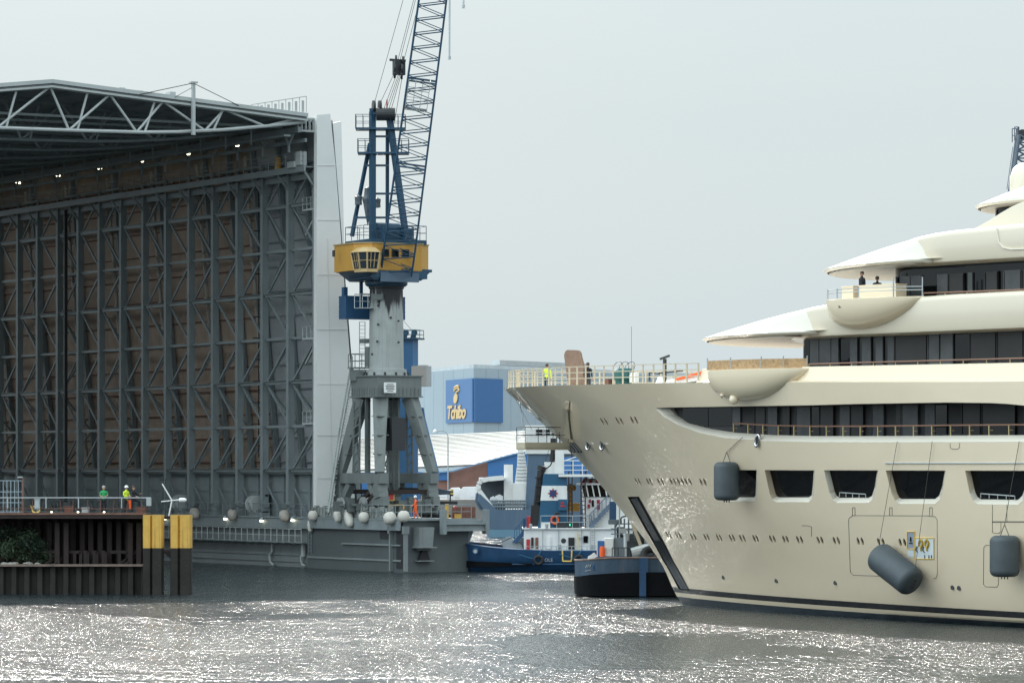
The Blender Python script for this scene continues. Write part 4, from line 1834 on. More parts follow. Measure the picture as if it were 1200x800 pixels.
# side walkway with railing and brackets
mb = MB()
mb.bar((.2, .75, 2.05), (SE, .75, 2.05), 1.0, .08)
for i in range(70):
    mb.bar((.4 + i * 1.5, .1, 1.75), (.4 + i * 1.5, 1.1, 2.0), .08, .08)
mb.build('walkway', hs, dock)
mb = MB()
rail(mb, [(.4, 1.2, 2.08), (SE, 1.2, 2.08)], 1.05, 1.05, .035, .035, (.5,), n=4)
mb.build('walkway_railing', M['hall_light'], dock)
mb = MB()
rail(mb, [(.2, .55, 4.12), (SE, .55, 4.12)], 1.05, 1.4, .03, .03, (.5,), n=4)
mb.build('deck_railing', hs, dock)
# end railings past the crane
mb = MB()
rail(mb, [(S1 + 6.0, 1.15, 4.16), (S1 - .2, 1.15, 4.16), (S1 - .2, -5.2, 4.16)], 1.05, .9, .035, .035, (.5,), n=4)
mb.build('end_railing', hs, dock)
# drain pipes and ladder
mb = MB()
for px in (320, 357):
    s, _ = hz(px, 640, .2)
    mb.path([(s, .3, 2.0), (s, .3, 1.2), (s + .35, .35, .9), (s + .3, .3, .3), (s - .3, .3, .1)], .1, 6)
    mb.lathe([(.22, -.5), (.22, .5)], (s, .3, 1.4), 10) if px > 340 else None
mb.build('drain_pipe', M['hall_light'], dock)
mb = MB()
s, _ = hz(364, 620, .9)
for dx in (-.22, .22):
    mb.bar((s + dx, .95, 1.2), (s + dx, .95, 4.0), .05, .05)
for i in range(9):
    mb.bar((s - .22, .95, 1.4 + i * .3), (s + .22, .95, 1.4 + i * .3), .04, .04)
mb.build('ladder', hs, dock)
# framed recess on the wing end: two posts, dark opening, sloped stair
mb = MB()
for px in (459, 476):
    s, _ = hz(px, 640, .95)
    mb.bar((s, 1.0, .1), (s, 1.0, 3.6), .3, .2)
    mb.bar((s, 1.0, 3.0), (s, 1.0, 3.6), .5, .3)
mb.build('post', dk, dock)
mb = MB()
s0, s1 = hz(445, 620, .9)[0], hz(457, 620, .9)[0]
mb.box(((s0 + s1) / 2, .87, 3.0), (abs(s0 - s1), .06, .9))
s0, s1 = hz(462, 620, .9)[0], hz(474, 620, .9)[0]
mb.box(((s0 + s1) / 2, .87, 1.9), (abs(s0 - s1) * .6, .06, 3.2))
mb.build('opening', M['dark'], dock)
# bracket block and fairlead on the end face
mb = MB()
q0, z0 = hq(485, 617, S1 - .1)
q1, z1 = hq(503, 643, S1 - .1)
mb.prism([V(S1 - .9, q0, 3.5), V(S1 - .9, q1, 3.5), V(S1 - .9, q1 + .15, 2.0), V(S1 - .9, q0, 2.0)], (.9, 0, 0))
mb.box((S1 - .5, (q0 + q1) / 2, 1.95), (1.1, q0 - q1 + .3, .1))
mb.build('mooring_bracket', dk, dock)
mb = MB()
qc, zc = hq(497, 650, S1 - .2)
mb.prism([V(S1 - .3, qc + .2, zc + .35), V(S1 - .3, qc - .2, zc + .35), V(S1 - .3, qc - .5, zc - .4), V(S1 - .3, qc + .5, zc - .4)], (.3, 0, 0))
mb.build('fairlead_opening', M['black'], dock)
mb = MB()
mb.box((S1 - .3, qc, zc - .45), (.6, 1.4, .08))
mb.box((S1 - .3, qc, zc + .42), (.6, 1.3, .08))
mb.build('fairlead_lip', dk, dock)
# cantilevered end deck with fender beam
mb = MB()
qa, qb = hq(519, 610, S1 - .9)[0], hq(569, 610, S1 - .9)[0]
mb.box((S1 - .9, (qa + qb) / 2, 3.75), (.5, qa - qb, .12))
mb.box((S1 - .9, (qa + qb) / 2, 3.25), (.5, qa - qb, .12))
mb.box((S1 - .85, (qa + qb) / 2, 3.5), (.2, qa - qb, .5))
for q in (qa, qb):
    mb.box((S1 - .95, q, 3.9), (.6, .3, 1.9))
mb.box((S1 + 2, (qa + qb) / 2 - .2, 3.7), (5.4, qa - qb - .6, .7))
mb.prism([V(S1 + .3, -5.0, 3.5), V(S1 + .3, qb + .2, 3.5), V(S1 + .3, -5.0, 1.6)], (2.5, 0, 0))
mb.build('end_platform', M['hall_steel'], dock)
# red-brown fence, yellow posts and a red hydrant on the end platform
mb = MB()
for i in range(16):
    q = lerp(hq(535, 600, S1)[0], hq(561, 600, S1)[0], i / 15)
    mb.bar((S1 + .6, q, 3.95), (S1 + .6, q, 5.05), .1, .05)
mb.bar((S1 + .6, hq(535, 600, S1)[0], 5.0), (S1 + .6, hq(561, 600, S1)[0], 5.0), .06, .06)
mb.build('picket_fence', M['rust_red'], dock)
mb = MB()
for px in (526,):
    q = hq(px, 600, S1)[0]
    mb.bar((S1 + .3, q, 3.9), (S1 + .3, q, 5.3), .2, .2)
q = hq(539, 600, S1)[0]
mb.box((S1 + .3, q, 4.2), (.3, .45, .6))
mb.build('yellow_post', M['yellow'], dock)
mb = MB()
q = hq(541, 600, S1)[0]
mb.lathe([(.02, 1.2), (.16, 1.1), (.2, .8), (.2, .3), (.28, .2), (.28, 0)], (S1 + 1.0, q, 3.95), 12)
mb.lathe([(.09, -.35), (.09, .35)], (S1 + 1.0, q, 4.7), 8, Matrix.Rotation(R(90), 3, 'X'))
mb.build('hydrant', M['red'], dock)

# white fenders hung over the dock edge
def dock_fender(px, py, rx, rz, tilt, label, q=None, mat_=None):
    s, z = hz(px, py, 1.5 if px > 365 else 1.1)
    q = 1.5 if px > 365 else 1.1
    e = empty('dock_fender', HW(s, q, z), HROT)
    tag(e, label, 'fender', 'white fenders along the dock edge')
    mb = MB()
    prof = [(.02, -rz)] + [(rx * math.cos(a) ** .7, rz * math.sin(a)) for a in [R(-80 + 160 * i / 12) for i in range(13)]] + [(.02, rz)]
    Mx = Matrix.Rotation(R(tilt), 3, 'Y')
    mb.lathe(prof, (0, 0, 0), 18, Mx)
    mb.build('body', mat_ or M['offwhite'], e, smooth=60)
    mb = MB()
    t = Mx @ V(0, 0, rz)
    mb.lathe([(.1, -.06), (.1, .1)], t, 8, Mx)
    mb.tube(t, V(t.x, -.5, max(4.1 - z, t.z + .3)), .035, 5)
    mb.build('line', M['rope'], e)
    return e


dirty = mat('fender_dirty', (.40, .37, .33), .65, var=.25, vscale=1.2, streak=.5, streak_col=(.2, .15, .11))
dock_fender(228, 601.5, .45, .5, 15, 'round grubby fender just right of the yellow capped piles', mat_=dirty)
dock_fender(272, 603, .42, .47, -12, 'round grubby fender on the dock edge, second from the piles', mat_=dirty)
dock_fender(333, 604, .43, .48, 10, 'round brownish fender on the dock edge below the grey hall bays', mat_=dirty)
dock_fender(366.5, 604, .4, .42, 0, 'round white fender above a hanging cylinder at the corner of the dock')
dock_fender(363.5, 616, .24, .5, 8, 'narrow white cylinder fender hanging under a round one')
dock_fender(395.5, 604.5, .32, .52, 20, 'small oval white fender leaning left under the crane stairs')
dock_fender(408.5, 607, .36, .75, 25, 'long white sausage fender slanting below the crane')
dock_fender(426.3, 606, .43, .43, 0, 'round white fender between the long slanting fender and the larger pair')
dock_fender(456.8, 607, .52, .5, 20, 'large scuffed white fender, left of the pair by the orange worker')
dock_fender(473, 604.8, .47, .45, 0, 'round clean white fender, right of the pair by the orange worker')
# small lit lamps under the deck edge
for i, (px, py, nm) in enumerate(((264.5, 606.5, 'small lit lamp under the dock edge near the second fender'), (307, 608.8, 'small lit lamp under the dock edge midway along the wall'), (343.5, 608, 'small lit lamp under the dock edge right of the brown fender'), (194, 606.2, 'small lit lamp seen between the two yellow capped piles'))):
    s, z = hz(px, py, .8)
    mb = MB()
    mb.lathe([(.05, .2), (.16, .1), (.2, -.05)], (0, 0, .02), 10)
    mb.bar((0, 0, .15), (0, -.25, .3), .06, .06)
    e = mb.build('edge_lamp', M['galv'])
    e.location = HW(s, .85, z)
    e.rotation_euler = (0, 0, HROT)
    tag(e, nm, 'lamp', 'small lamps under the dock edge')
    l = MB()
    l.lathe([(.02, .06), (.13, .05), (.17, -.1), (.1, -.16), (.02, -.18)], (0, 0, -.02), 10)
    l.build('bulb', lampm, e)
# mooring winches and bollards on the deck behind the railing
proto = None
for px, nm in ((212, 'grey mooring winch behind the yellow piles'), (299, 'grey mooring winch beside the tall ladder bay'), (310, 'dark hooded crane controller by the fourth column')):
    s, z = hz(px, 598, -.2)
    e = empty('mooring_winch', HW(s, -.3, 4.12), HROT)
    tag(e, nm, 'winch')
    mb = MB()
    if px == 310:
        mb.box((0, 0, 1.3), (.7, .6, .9))
        mb.box((0, 0, .4), (.4, .4, .8))
        mb.bar((-.6, .2, 1.7), (.5, .2, 2.0), .25, .15)
        mb.build('cabinet', M['dark'], e)
    else:
        mb.lathe([(.75, -.06), (.75, .06)], (0, .3, .95), 18, Matrix.Rotation(R(90), 3, 'Y'))
        mb.lathe([(.75, -.06), (.75, .06)], (-.9, .3, .95), 18, Matrix.Rotation(R(90), 3, 'Y'))
        mb.lathe([(.45, -.45), (.45, .45)], (-.45, .3, .95), 18, Matrix.Rotation(R(90), 3, 'Y'))
        mb.build('drum', M['hall_light'], e)
        b = MB()
        b.box((-.45, 0, .25), (1.6, 1.0, .5))
        b.box((.4, 0, .8), (.5, .6, .8))
        b.build('base', hs, e)
# ------------------------------------------------------------------ slewing crane on the dock end
CS, CQ = -7.2, -2.4
cw = HW(CS, CQ, 0)
HEAD = math.atan2(-.88, .48)
crane = empty('harbour_crane', (cw.x, cw.y, 4.16), HEAD)
tag(crane, 'blue lattice jib crane with yellow machine house on a grey portal', 'crane')
KC = 4200 / cw.y      # pixels per metre at the crane


def zc(y):
    return HC + (HY - y) / KC - 4.16


ch_, sh_ = math.cos(-HEAD), math.sin(-HEAD)


def dq(ds, dq_, z):
    """dock directions (along, across) to crane-local"""
    x = DSX * ds - DSY * dq_
    y = DSY * ds + DSX * dq_
    return V(ch_ * x - sh_ * y, sh_ * x + ch_ * y, z)


def cs(px, py, d=0.):
    """photograph point on an upright plane facing the viewer, d metres behind the crane axis"""
    Y = cw.y + d
    x = (px - 600) / F * Y - cw.x
    return V(ch_ * x - sh_ * d, sh_ * x + ch_ * d, HC + (HY - py) * Y / F - 4.16)


g = M['crane_grey']
a_, b_ = 3.1, 2.3
corners = [(sa, sb) for sa in (-1, 1) for sb in (-1, 1)]
zs0, zs1 = zc(566), zc(554)
for sa, sb in corners:
    # bogie: four wheels under balance beams
    mb = MB()
    base = V(sa * a_, sb * b_, 0)
    for k in (-1.05, -.35, .35, 1.05):
        pass
    o = dq(sa * a_, sb * b_, 0)
    mb.bar(dq(sa * a_ - 1.5, sb * b_, .55), dq(sa * a_ + 1.5, sb * b_, .55), .5, .55)
    mb.bar(dq(sa * a_ - .9, sb * b_, 1.35), dq(sa * a_ + .9, sb * b_, 1.35), .6, .7)
    mb.bar(dq(sa * a_ - .1, sb * b_, 1.6), dq(sa * a_ + .1, sb * b_, zs0), .85, .85, up=(1, 0, 0))
    mb.box(dq(sa * a_, sb * b_, 1.95), (.9, .9, .35), rz=math.atan2(dq(1, 0, 0).y, dq(1, 0, 0).x))
    bg_ = mb.build('bogie', g, crane)
    for k in (-1.2, -.45, .45, 1.2):
        mw = MB()
        ax = dq(0, 1, 0).normalized()
        Mr = V(0, 0, 1).rotation_difference(ax).to_matrix()
        mw.lathe([(.3, -.2), (.38, -.2), (.38, .2), (.3, .2)], dq(sa * a_ + k, sb * b_, .38), 14, Mr)
        mw.build('wheel', M['dark'], bg_)
# sill beams and cross ties
mb = MB()
for sb in (-1, 1):
    mb.bar(dq(-a_ - .6, sb * b_, (zs0 + zs1) / 2), dq(a_ + .6, sb * b_, (zs0 + zs1) / 2), .75, zs1 - zs0)
mb.build('sill_beam', g, crane)
mb = MB()
for sa in (-1, 1):
    mb.bar(dq(sa * a_, -b_, 2.05), dq(sa * a_, b_, 2.05), .3, .35)
mb.bar(dq(-a_, -b_, 2.2), dq(a_, -b_, 2.2), .25, .3)
mb.bar(dq(a_ * .2, b_ + .2, 1.0), dq(-a_ * .6, b_ + .1, 2.1), .3, .3)
mb.bar(dq(-a_ * .1, b_ + .2, .6), dq(-a_ * .9, b_ + .2, 2.0), .3, .3)
mb.build('tie_beam', M['rust'], crane)
for sa, ds in ((1, -1.5), (-1, 1.5)):
    for sb in (-1, 1):
        mb = MB()
        mb.bar(dq(sa * a_, sb * b_, 1.1), dq(sa * a_ + ds, sb * b_, zs0), .55, .6)
        mb.build('haunch_brace', g, crane)
# tapered legs and the portal head
zl0, zl1 = zs1, zc(466)
for sa, sb in corners:
    mb = MB()
    mb.bar(dq(sa * a_ * 1.02, sb * b_ * 1.05, zl0), dq(sa * 1.45, sb * 1.35, zl1), .75, .6, w2=1.25, h2=.9)
    for t in (.25, .5, .75):
        c = dq(sa * a_, sb * b_, zl0).lerp(dq(sa * 1.45, sb * 1.35, zl1), t)
        mb.box(c, (lerp(.8, 1.3, t), .95 * lerp(.8, 1.15, t), .07), rz=-HEAD * 0)
    mb.build('portal_leg', g, crane)
zt0, zt1 = zc(466), zc(441.5)
mb = MB()
rzd = math.atan2(dq(1, 0, 0).y, dq(1, 0, 0).x)
mb.box((0, 0, (zt0 + zt1) / 2 + .05), (4.3, 4.0, zt1 - zt0 - .1), rz=rzd)
mb.box((0, 0, zt1 + .03), (4.5, 4.2, .1), rz=rzd)
for k in range(-5, 6):
    for s in (-1, 1):
        mb.bar(dq(k * .4, s * 2.02, zt0 + .1), dq(k * .4, s * 2.02, zt0 + .75), .06, .12)
        mb.bar(dq(s * 2.17, k * .36, zt0 + .1), dq(s * 2.17, k * .36, zt0 + .75), .12, .06)
mb.box((0, 0, zt0 + .06), (4.5, 4.2, .1), rz=rzd)
mb.build('portal_head', g, crane)
# inner lattice shaft with cable reel
mb = MB()
for sa in (-1.1, -.3):
    for sb in (-.5, .5):
        mb.bar(dq(sa, sb, 2.4), dq(sa, sb, zl1), .16, .16)
for i in range(7):
    z = 2.6 + i * 1.1
    mb.bar(dq(-1.1, .5, z), dq(-.3, .5, z + 1.1), .08, .08)
    mb.bar(dq(-.3, .5, z), dq(-1.1, .5, z + 1.1), .08, .08)
mb.build('ladder_shaft', M['crane_grey'], crane)
mb = MB()
mb.bar(dq(1.2, 1.0, zs1), dq(1.2, 1.0, zl1), .3, .3)
mb.bar(dq(.4, 1.6, zs1), dq(.4, 1.6, zl1), .2, .2)
for i in range(5):
    z = zs1 + 1 + i * 1.2
    mb.bar(dq(.4, 1.6, z), dq(1.2, 1.0, z), .14, .14)
mb.build('ladder_frame', g, crane)
mb = MB()
for cx_, cy_ in ((414, -.3), (421, -.8), (478, .4), (484, .2)):
    mb.bar(cs(cx_, 557, cy_), cs(cx_ + (1 if cx_ < 450 else -2), 470, cy_), .13, .13)
for k in range(8):
    y0, y1 = 555 - k * 10.5, 549 - k * 10.5
    mb.bar(cs(414, y0, -.3), cs(421, y1, -.8), .09, .09)
    mb.bar(cs(478, y0, .4), cs(484, y1, .2), .09, .09)
    mb.bar(cs(441, y0, .6), cs(448, y1, .6), .06, .06)
mb.build('leg_lattice', g, crane)
mb = MB()
for k, (px, w_, h_) in enumerate(((396, .6, .8), (411, .5, 1.1), (424, .9, .6), (438, .6, 1.2), (447, .7, .7), (470, .9, .9), (481, .5, 1.2), (492, .7, .8), (500, .5, 1.0))):
    mb.box(cs(px, 597 - h_ * 5, -2.9), (w_, w_, h_), rz=rzd)
    mb.lathe([(.16, -.2), (.16, .2)], cs(px + 3, 592, -3.0), 8, Matrix.Rotation(R(90), 3, 'X'))
mb.path([cs(x, 596 - 9 * abs(math.sin(x * .21)), -2.6) for x in range(392, 508, 4)], .05, 4)
mb.build('drive_gear', mat('drive_grey', (.10, .115, .115), .6, var=.4, vscale=3, streak=.5), crane)
mb = MB()
mb.box(dq(-2.2, .5, 6.6), (1.5, 1.2, 2.6))
mb.build('cable_cabinet', M['dark'], crane)
mb = MB()
mb.lathe([(.5, -.12), (.5, .12)], dq(-1.3, b_ + .55, 1.15), 16, V(0, 0, 1).rotation_difference(dq(0, 1, 0).normalized()).to_matrix())
mb.build('cable_reel', M['galv'], crane)
mb = MB()
mb.lathe([(.5, -.12), (.5, .12)], dq(2.4, b_ + .55, 1.1), 16, V(0, 0, 1).rotation_difference(dq(0, 1, 0).normalized()).to_matrix())
mb.build('cable_reel', M['galv'], crane)
# row of rail stops and machinery along the dock edge
mb = MB()
for k in range(26):
    t = -6.5 + k * .5
    mb.box(dq(t, 3.3, .45), (.34, .3, .7 if k % 3 else .95), rz=rzd)
mb.bar(dq(-6.6, 3.2, .14), dq(6.6, 3.2, .14), .4, .24)
mb.build('rail_guard', M['galv_dark'] if 'galv_dark' in M else M.setdefault('galv_dark', mat('rail_guard_grey', (.24, .26, .25), .6, var=.2, vscale=2, streak=.4)), crane)
mb = MB()
c = cs(456, 580.5, -3.4)
mb.box(c, (.08, .75, .62))
pl = mb.build('warning_plate', M['red'], crane)
mb = MB()
mb.box(c + V(-.03, 0, 0), (.06, .95, .8))
mb.build('plate_frame', M['yellow'], pl)
mb = MB()
c = cs(464, 597.5, -3.6)
for a in (-.65, .65):
    mb.bar(c + V(0, a, -.4), c + V(0, a, .4), .12, .12)
mb.bar(c + V(0, -.65, .4), c + V(0, .65, .4), .12, .12)
mb.build('yellow_guard', M['yellow'], crane)
# name board on the portal head: illegible lines at this size
mb = MB()
pc_ = cs(457, 454, -3.05)
fdir = V(1, 0, 0)
mb.box(pc_ , (.06, 1.05, .82))
nb = mb.build('name_board', M['white'], crane)
mb = MB()
for i, (wd, zz) in enumerate(((.6, .26), (.8, .12), (.7, 0), (.75, -.12), (.5, -.26))):
    mb.box(pc_ + V(.04, 0, zz), (.02, wd, .05))
mb.build('board_lines', M['dark'], nb)
# stairs up the left leg with railings
def stairs(p0, p1, nst, w_=.9):
    mb = MB()
    p0, p1 = Vector(p0), Vector(p1)
    d = p1 - p0
    side = V(0, 0, 1).cross(d).normalized() * (w_ / 2)
    for s in (-1, 1):
        mb.bar(p0 + side * s, p1 + side * s, .06, .28)
        mb.bar(p0 + side * s + V(0, 0, 1), p1 + side * s + V(0, 0, 1), .05, .05)
        for k in range(6):
            q = p0.lerp(p1, k / 5) + side * s
            mb.bar(q, q + V(0, 0, 1), .045, .045)
    for k in range(nst):
        mb.box(p0.lerp(p1, (k + .5) / nst), (.5, w_, .06), rz=math.atan2(d.y, d.x))
    return mb


stm = mat('stair_steel', (.45, .48, .47), .5, var=.1)
mb = stairs(cs(385, 600, 1.2), cs(398, 515, 1.2), 20)
mb2 = stairs(cs(398, 515, 1.2), cs(413, 432, 1.2), 22)
mb.add(mb2.v, mb2.f)
mb.build('stairway', stm, crane)
mb = MB()
c = cs(420, 431, .6)
mb.box(c, (1.3, 1.3, .1))
mb.box(c - V(0, 0, .6), (1.1, 1.1, .9))
rail(mb, [c + V(.6, .6, 0), c + V(.6, -.6, 0), c + V(-.6, -.6, 0), c + V(-.6, .6, 0), c + V(.6, .6, 0)], 1.1, .7, .03, .03, (.5,), n=4)
mb.build('stair_landing', g, crane)
# round column with flange, grime and ladder
zb, zt = zc(441), zc(333)
mb = MB()
mb.lathe([(1.7, zb), (1.7, zb + .18), (1.62, zb + .2), (1.62, zb + .55), (1.4, zb + .6), (1.38, zb + 2), (1.33, zt - .4), (1.42, zt - .35), (1.42, zt)], (0, 0, 0), 36)
colm = mat('column_paint', (.34, .365, .36), .55, var=.1, vscale=.8, streak=.45, streak_col=(.09, .09, .09), streak_scale=.9)
nt = colm.node_tree
N, L = nt.nodes, nt.links
b = N['Principled BSDF']
src = b.inputs['Base Color'].links[0].from_socket
tc = N.new('ShaderNodeTexCoord')
mp = N.new('ShaderNodeMapping')          # black grease run down from the slewing ring in ragged drips
mp.inputs['Scale'].default_value = (2.6, 2.6, .22)
L.new(tc.outputs['Object'], mp.inputs[0])
n = N.new('ShaderNodeTexNoise')
n.inputs['Detail'].default_value = 7
n.inputs['Scale'].default_value = 1
L.new(mp.outputs[0], n.inputs['Vector'])
sp_ = N.new('ShaderNodeSeparateXYZ')
L.new(tc.outputs['Object'], sp_.inputs[0])
mr = N.new('ShaderNodeMapRange')
mr.inputs[1].default_value = zt - 3.4
mr.inputs[2].default_value = zt - .2
mr.inputs[3].default_value = 0
mr.inputs[4].default_value = .62
L.new(sp_.outputs['Z'], mr.inputs[0])
ad = N.new('ShaderNodeMath')
L.new(n.outputs[0], ad.inputs[0])
L.new(mr.outputs[0], ad.inputs[1])
m2 = N.new('ShaderNodeMapRange')
m2.inputs[1].default_value = .82
m2.inputs[2].default_value = .95
L.new(ad.outputs[0], m2.inputs[0])
mx = N.new('ShaderNodeMix')
mx.data_type = 'RGBA'
L.new(m2.outputs[0], mx.inputs[0])
L.new(src, mx.inputs[6])
mx.inputs[7].default_value = (.015, .015, .017, 1)
L.new(mx.outputs[2], b.inputs['Base Color'])
mb.build('column', colm, crane, smooth=40)
mb = MB()
for k in range(12):
    t = 2 * math.pi * k / 12
    mb.bar(V(1.75 * math.cos(t), 1.75 * math.sin(t), zb - .1), V(1.75 * math.cos(t), 1.75 * math.sin(t), zb + .3), .12, .12)
for (x, y) in ((436, 415), (443, 358), (467, 376), (442, 400), (467, 401), (458, 372), (443, 380)):
    mb.lathe([(.09, -.04), (.09, .04)], cs(x, y, -1.36), 8, Matrix.Rotation(R(90), 3, 'Y'))
mb.build('bolts', M['dark'], crane)
mb = MB()
la, lb = cs(424.5, 435, .2), cs(424.5, 377, .2)
for s in (-.22, .22):
    o = cs(424.5 + s * KC, 435, .2) - la
    mb.bar(la + o, lb + o, .05, .05)
for k in range(14):
    z = la.lerp(lb, k / 13)
    mb.bar(z + (cs(421.5, 435, .2) - la), z + (cs(427.5, 435, .2) - la), .05, .05)
mb.build('column_ladder', M['galv'], crane)
mb = MB()
c = cs(427, 399.5, 0)
mb.box(c, (.6, .6, .35))
c = cs(431, 418, -.3)
mb.box(c, (.3, .3, 1.6))
mb.box(cs(442, 348, -1.5), (.4, .9, .45))
mb.build('junction_box', g, crane)
mb = MB()
c = cs(428, 361, -.8)
rail(mb, [c + V(.5, -.7, 0), c + V(.5, .7, 0), c + V(-.5, .7, 0), c + V(-.5, -.7, 0)], 1.1, .7, .035, .035, (.5,), n=4)
mb.box(c, (1, 1.4, .06))
mb.build('service_basket', M['galv'], crane)
# slewing frame
cb, cbl = M['crane_blue'], M['crane_blue_light']
z0, z1, z2 = zc(335), zc(322), zc(318)
mb = MB()
mb.lathe([(1.55, z0 - .05), (1.7, z0 + .1), (1.7, z0 + .5)], (0, 0, 0), 28)
mb.box((.2, 0, (z0 + .5 + z2) / 2), (4.2, 5.0, z2 - z0 - .5))
mb.box((0, -.2, z2), (4.5, 6.3, .22))
mb.prism([V(-2.2, -3.2, z2 - .1), V(-2.2, 2.8, z2 - .1), V(-2.2, 2.0, z2 - .8), V(-2.2, -2.2, z2 - .8)], (4.4, 0, 0))
mb.build('slewing_frame', cb, crane)
mb = MB()
mb.box((2.35, .0, zc(326.5)), (.1, 3.4, .75))
mb.build('frame_panel', mat('faded_blue', (.08, .13, .19), .5, var=.15), crane)
# counterweight slung behind the column
mb = MB()
zw0, zw1 = zc(373), zc(346)
mb.box((-2.55, 0, (zw0 + zw1) / 2), (1.3, 5.3, zw1 - zw0))
for s in (-1, 1):
    mb.box((-2.55, s * 2.45, zw1 + .25), (.4, .35, .9))
    mb.bar((-1.9, s * 1.3, zw1), (-1.9, s * 1.3, z2), .22, .22)
for k in range(5):
    mb.box((-2.55, 0, zw0 + .25 + k * .38), (1.34, 5.34, .04))
mb.build('counterweight', M['cwblue'] if 'cwblue' in M else M.setdefault('cwblue', mat('counterweight_blue', (.015, .075, .17), .5, var=.1, streak=.25, streak_col=(.02, .03, .05))), crane)
# yellow machine house
zh0, zh1 = zc(319), zc(288)
cy = M['crane_yellow']
mb = MB()
out = [(-2.3, -3.5), (1.2, -3.5), (2.3, -2.4), (2.3, 2.0), (1.4, 3.05), (-2.3, 3.05)]
mb.prism([V(x, y, zh0) for x, y in out], (0, 0, zh1 - zh0))
mh = mb.build('machine_house', cy, crane)
mb = MB()
mb.prism([V(x * 1.03, y * 1.02, zh1) for x, y in out], (0, 0, .1))
mb.build('roof', M['house_roof'] if 'house_roof' in M else M.setdefault('house_roof', mat('tan_roof', (.38, .27, .12), .6)), mh)
for y in (.55, 1.0, -.4):
    pass
for px in (451.5, 466, 481.5):
    c = cs(px, 298.5, -2.6)
    mb = MB()
    yy = c.y
    xf = 2.34 if abs(yy) < 2.2 else 1.9
    mb.box((xf, yy, zc(298.5)), (.08, .6, .62))
    w_ = mb.build('window', M['dark'], mh)
    mb = MB()
    mb.box((xf + .05, yy, zc(298.5)), (.04, .48, .5))
    mb.build('pane', M['glass'], w_)
mb = MB()
c = cs(391, 297, -1)
mb.lathe([(.12, -.25), (.12, .25)], c, 8)
mb.tube(c, c + V(-.2, .2, 0), .05)
mb.build('side_lamp', M['dark'], mh)
# driver's cab: glazed hexagonal pulpit
c = cs(431, 319, -3.4)
mb = MB()
hexa = [(1.0, -.55), (1.0, .55), (.3, 1.0), (-1.0, 1.0), (-1.0, -1.0), (.3, -1.0)]
mb.prism([c + V(x * .8, y * .8, 0) for x, y in hexa], (0, 0, .25))
for (x, y) in hexa:
    mb.bar(c + V(x * .8, y * .8, .2), c + V(x * 1.0, y * 1.0, 1.55), .1, .1)
mb.add([c + V(x * 1.08, y * 1.08, 1.55) for x, y in hexa] + [c + V(x * .6, y * .6, 1.95) for x, y in hexa], [(0, 1, 7, 6), (1, 2, 8, 7), (2, 3, 9, 8), (3, 4, 10, 9), (4, 5, 11, 10), (5, 0, 6, 11), (6, 7, 8, 9, 10, 11), (5, 4, 3, 2, 1, 0)])
cabn = mb.build('driver_cab', M['cab_tan'] if 'cab_tan' in M else M.setdefault('cab_tan', mat('cab_tan', (.50, .36, .17), .5)), crane)
mb = MB()
A = [c + V(x * .78, y * .78, .26) for x, y in hexa]
B = [c + V(x * .97, y * .97, 1.54) for x, y in hexa]
mb.loft(A, B, close=True)
mb.add(A, [tuple(range(6))])
mb.build('cab_glass', mat('cab_glass_blue', (.012, .025, .04), .06, var=0, spec=.4), cabn)
mb = MB()
for t_ in (.33, .66):
    for i in range(5):
        a, b = A[i].lerp(A[(i + 1) % 6], t_), B[i].lerp(B[(i + 1) % 6], t_)
        mb.bar(a * 1.004, b * 1.004, .05, .05)
mb.path([a_.lerp(b_2, .5) for a_, b_2 in zip(A + A[:1], B + B[:1])], .03, 4)
mb.build('mullion', M['cab_tan'], cabn)
# blue deck on the house with railing
zd = zc(282)
mb = MB()
mb.box((-.1, 0, zd - .2), (4.6, 5.0, .35))
mb.box((.4, .4, zd + .5), (2.2, 2.6, .9))
mb.lathe([(.45, -1.0), (.45, 1.0)], (-.4, .3, zd + 1.0), 14, Matrix.Rotation(R(90), 3, 'X'))
mb.build('winch_deck', cb, crane)
mb = MB()
rail(mb, [(2.1, 2.5, zd), (2.1, -2.5, zd), (-2.3, -2.5, zd), (-2.3, 2.5, zd), (2.1, 2.5, zd)], 1.1, 1.2, .03, .03, (.5,), n=4)
mb.build('deck_railing', cb, crane)
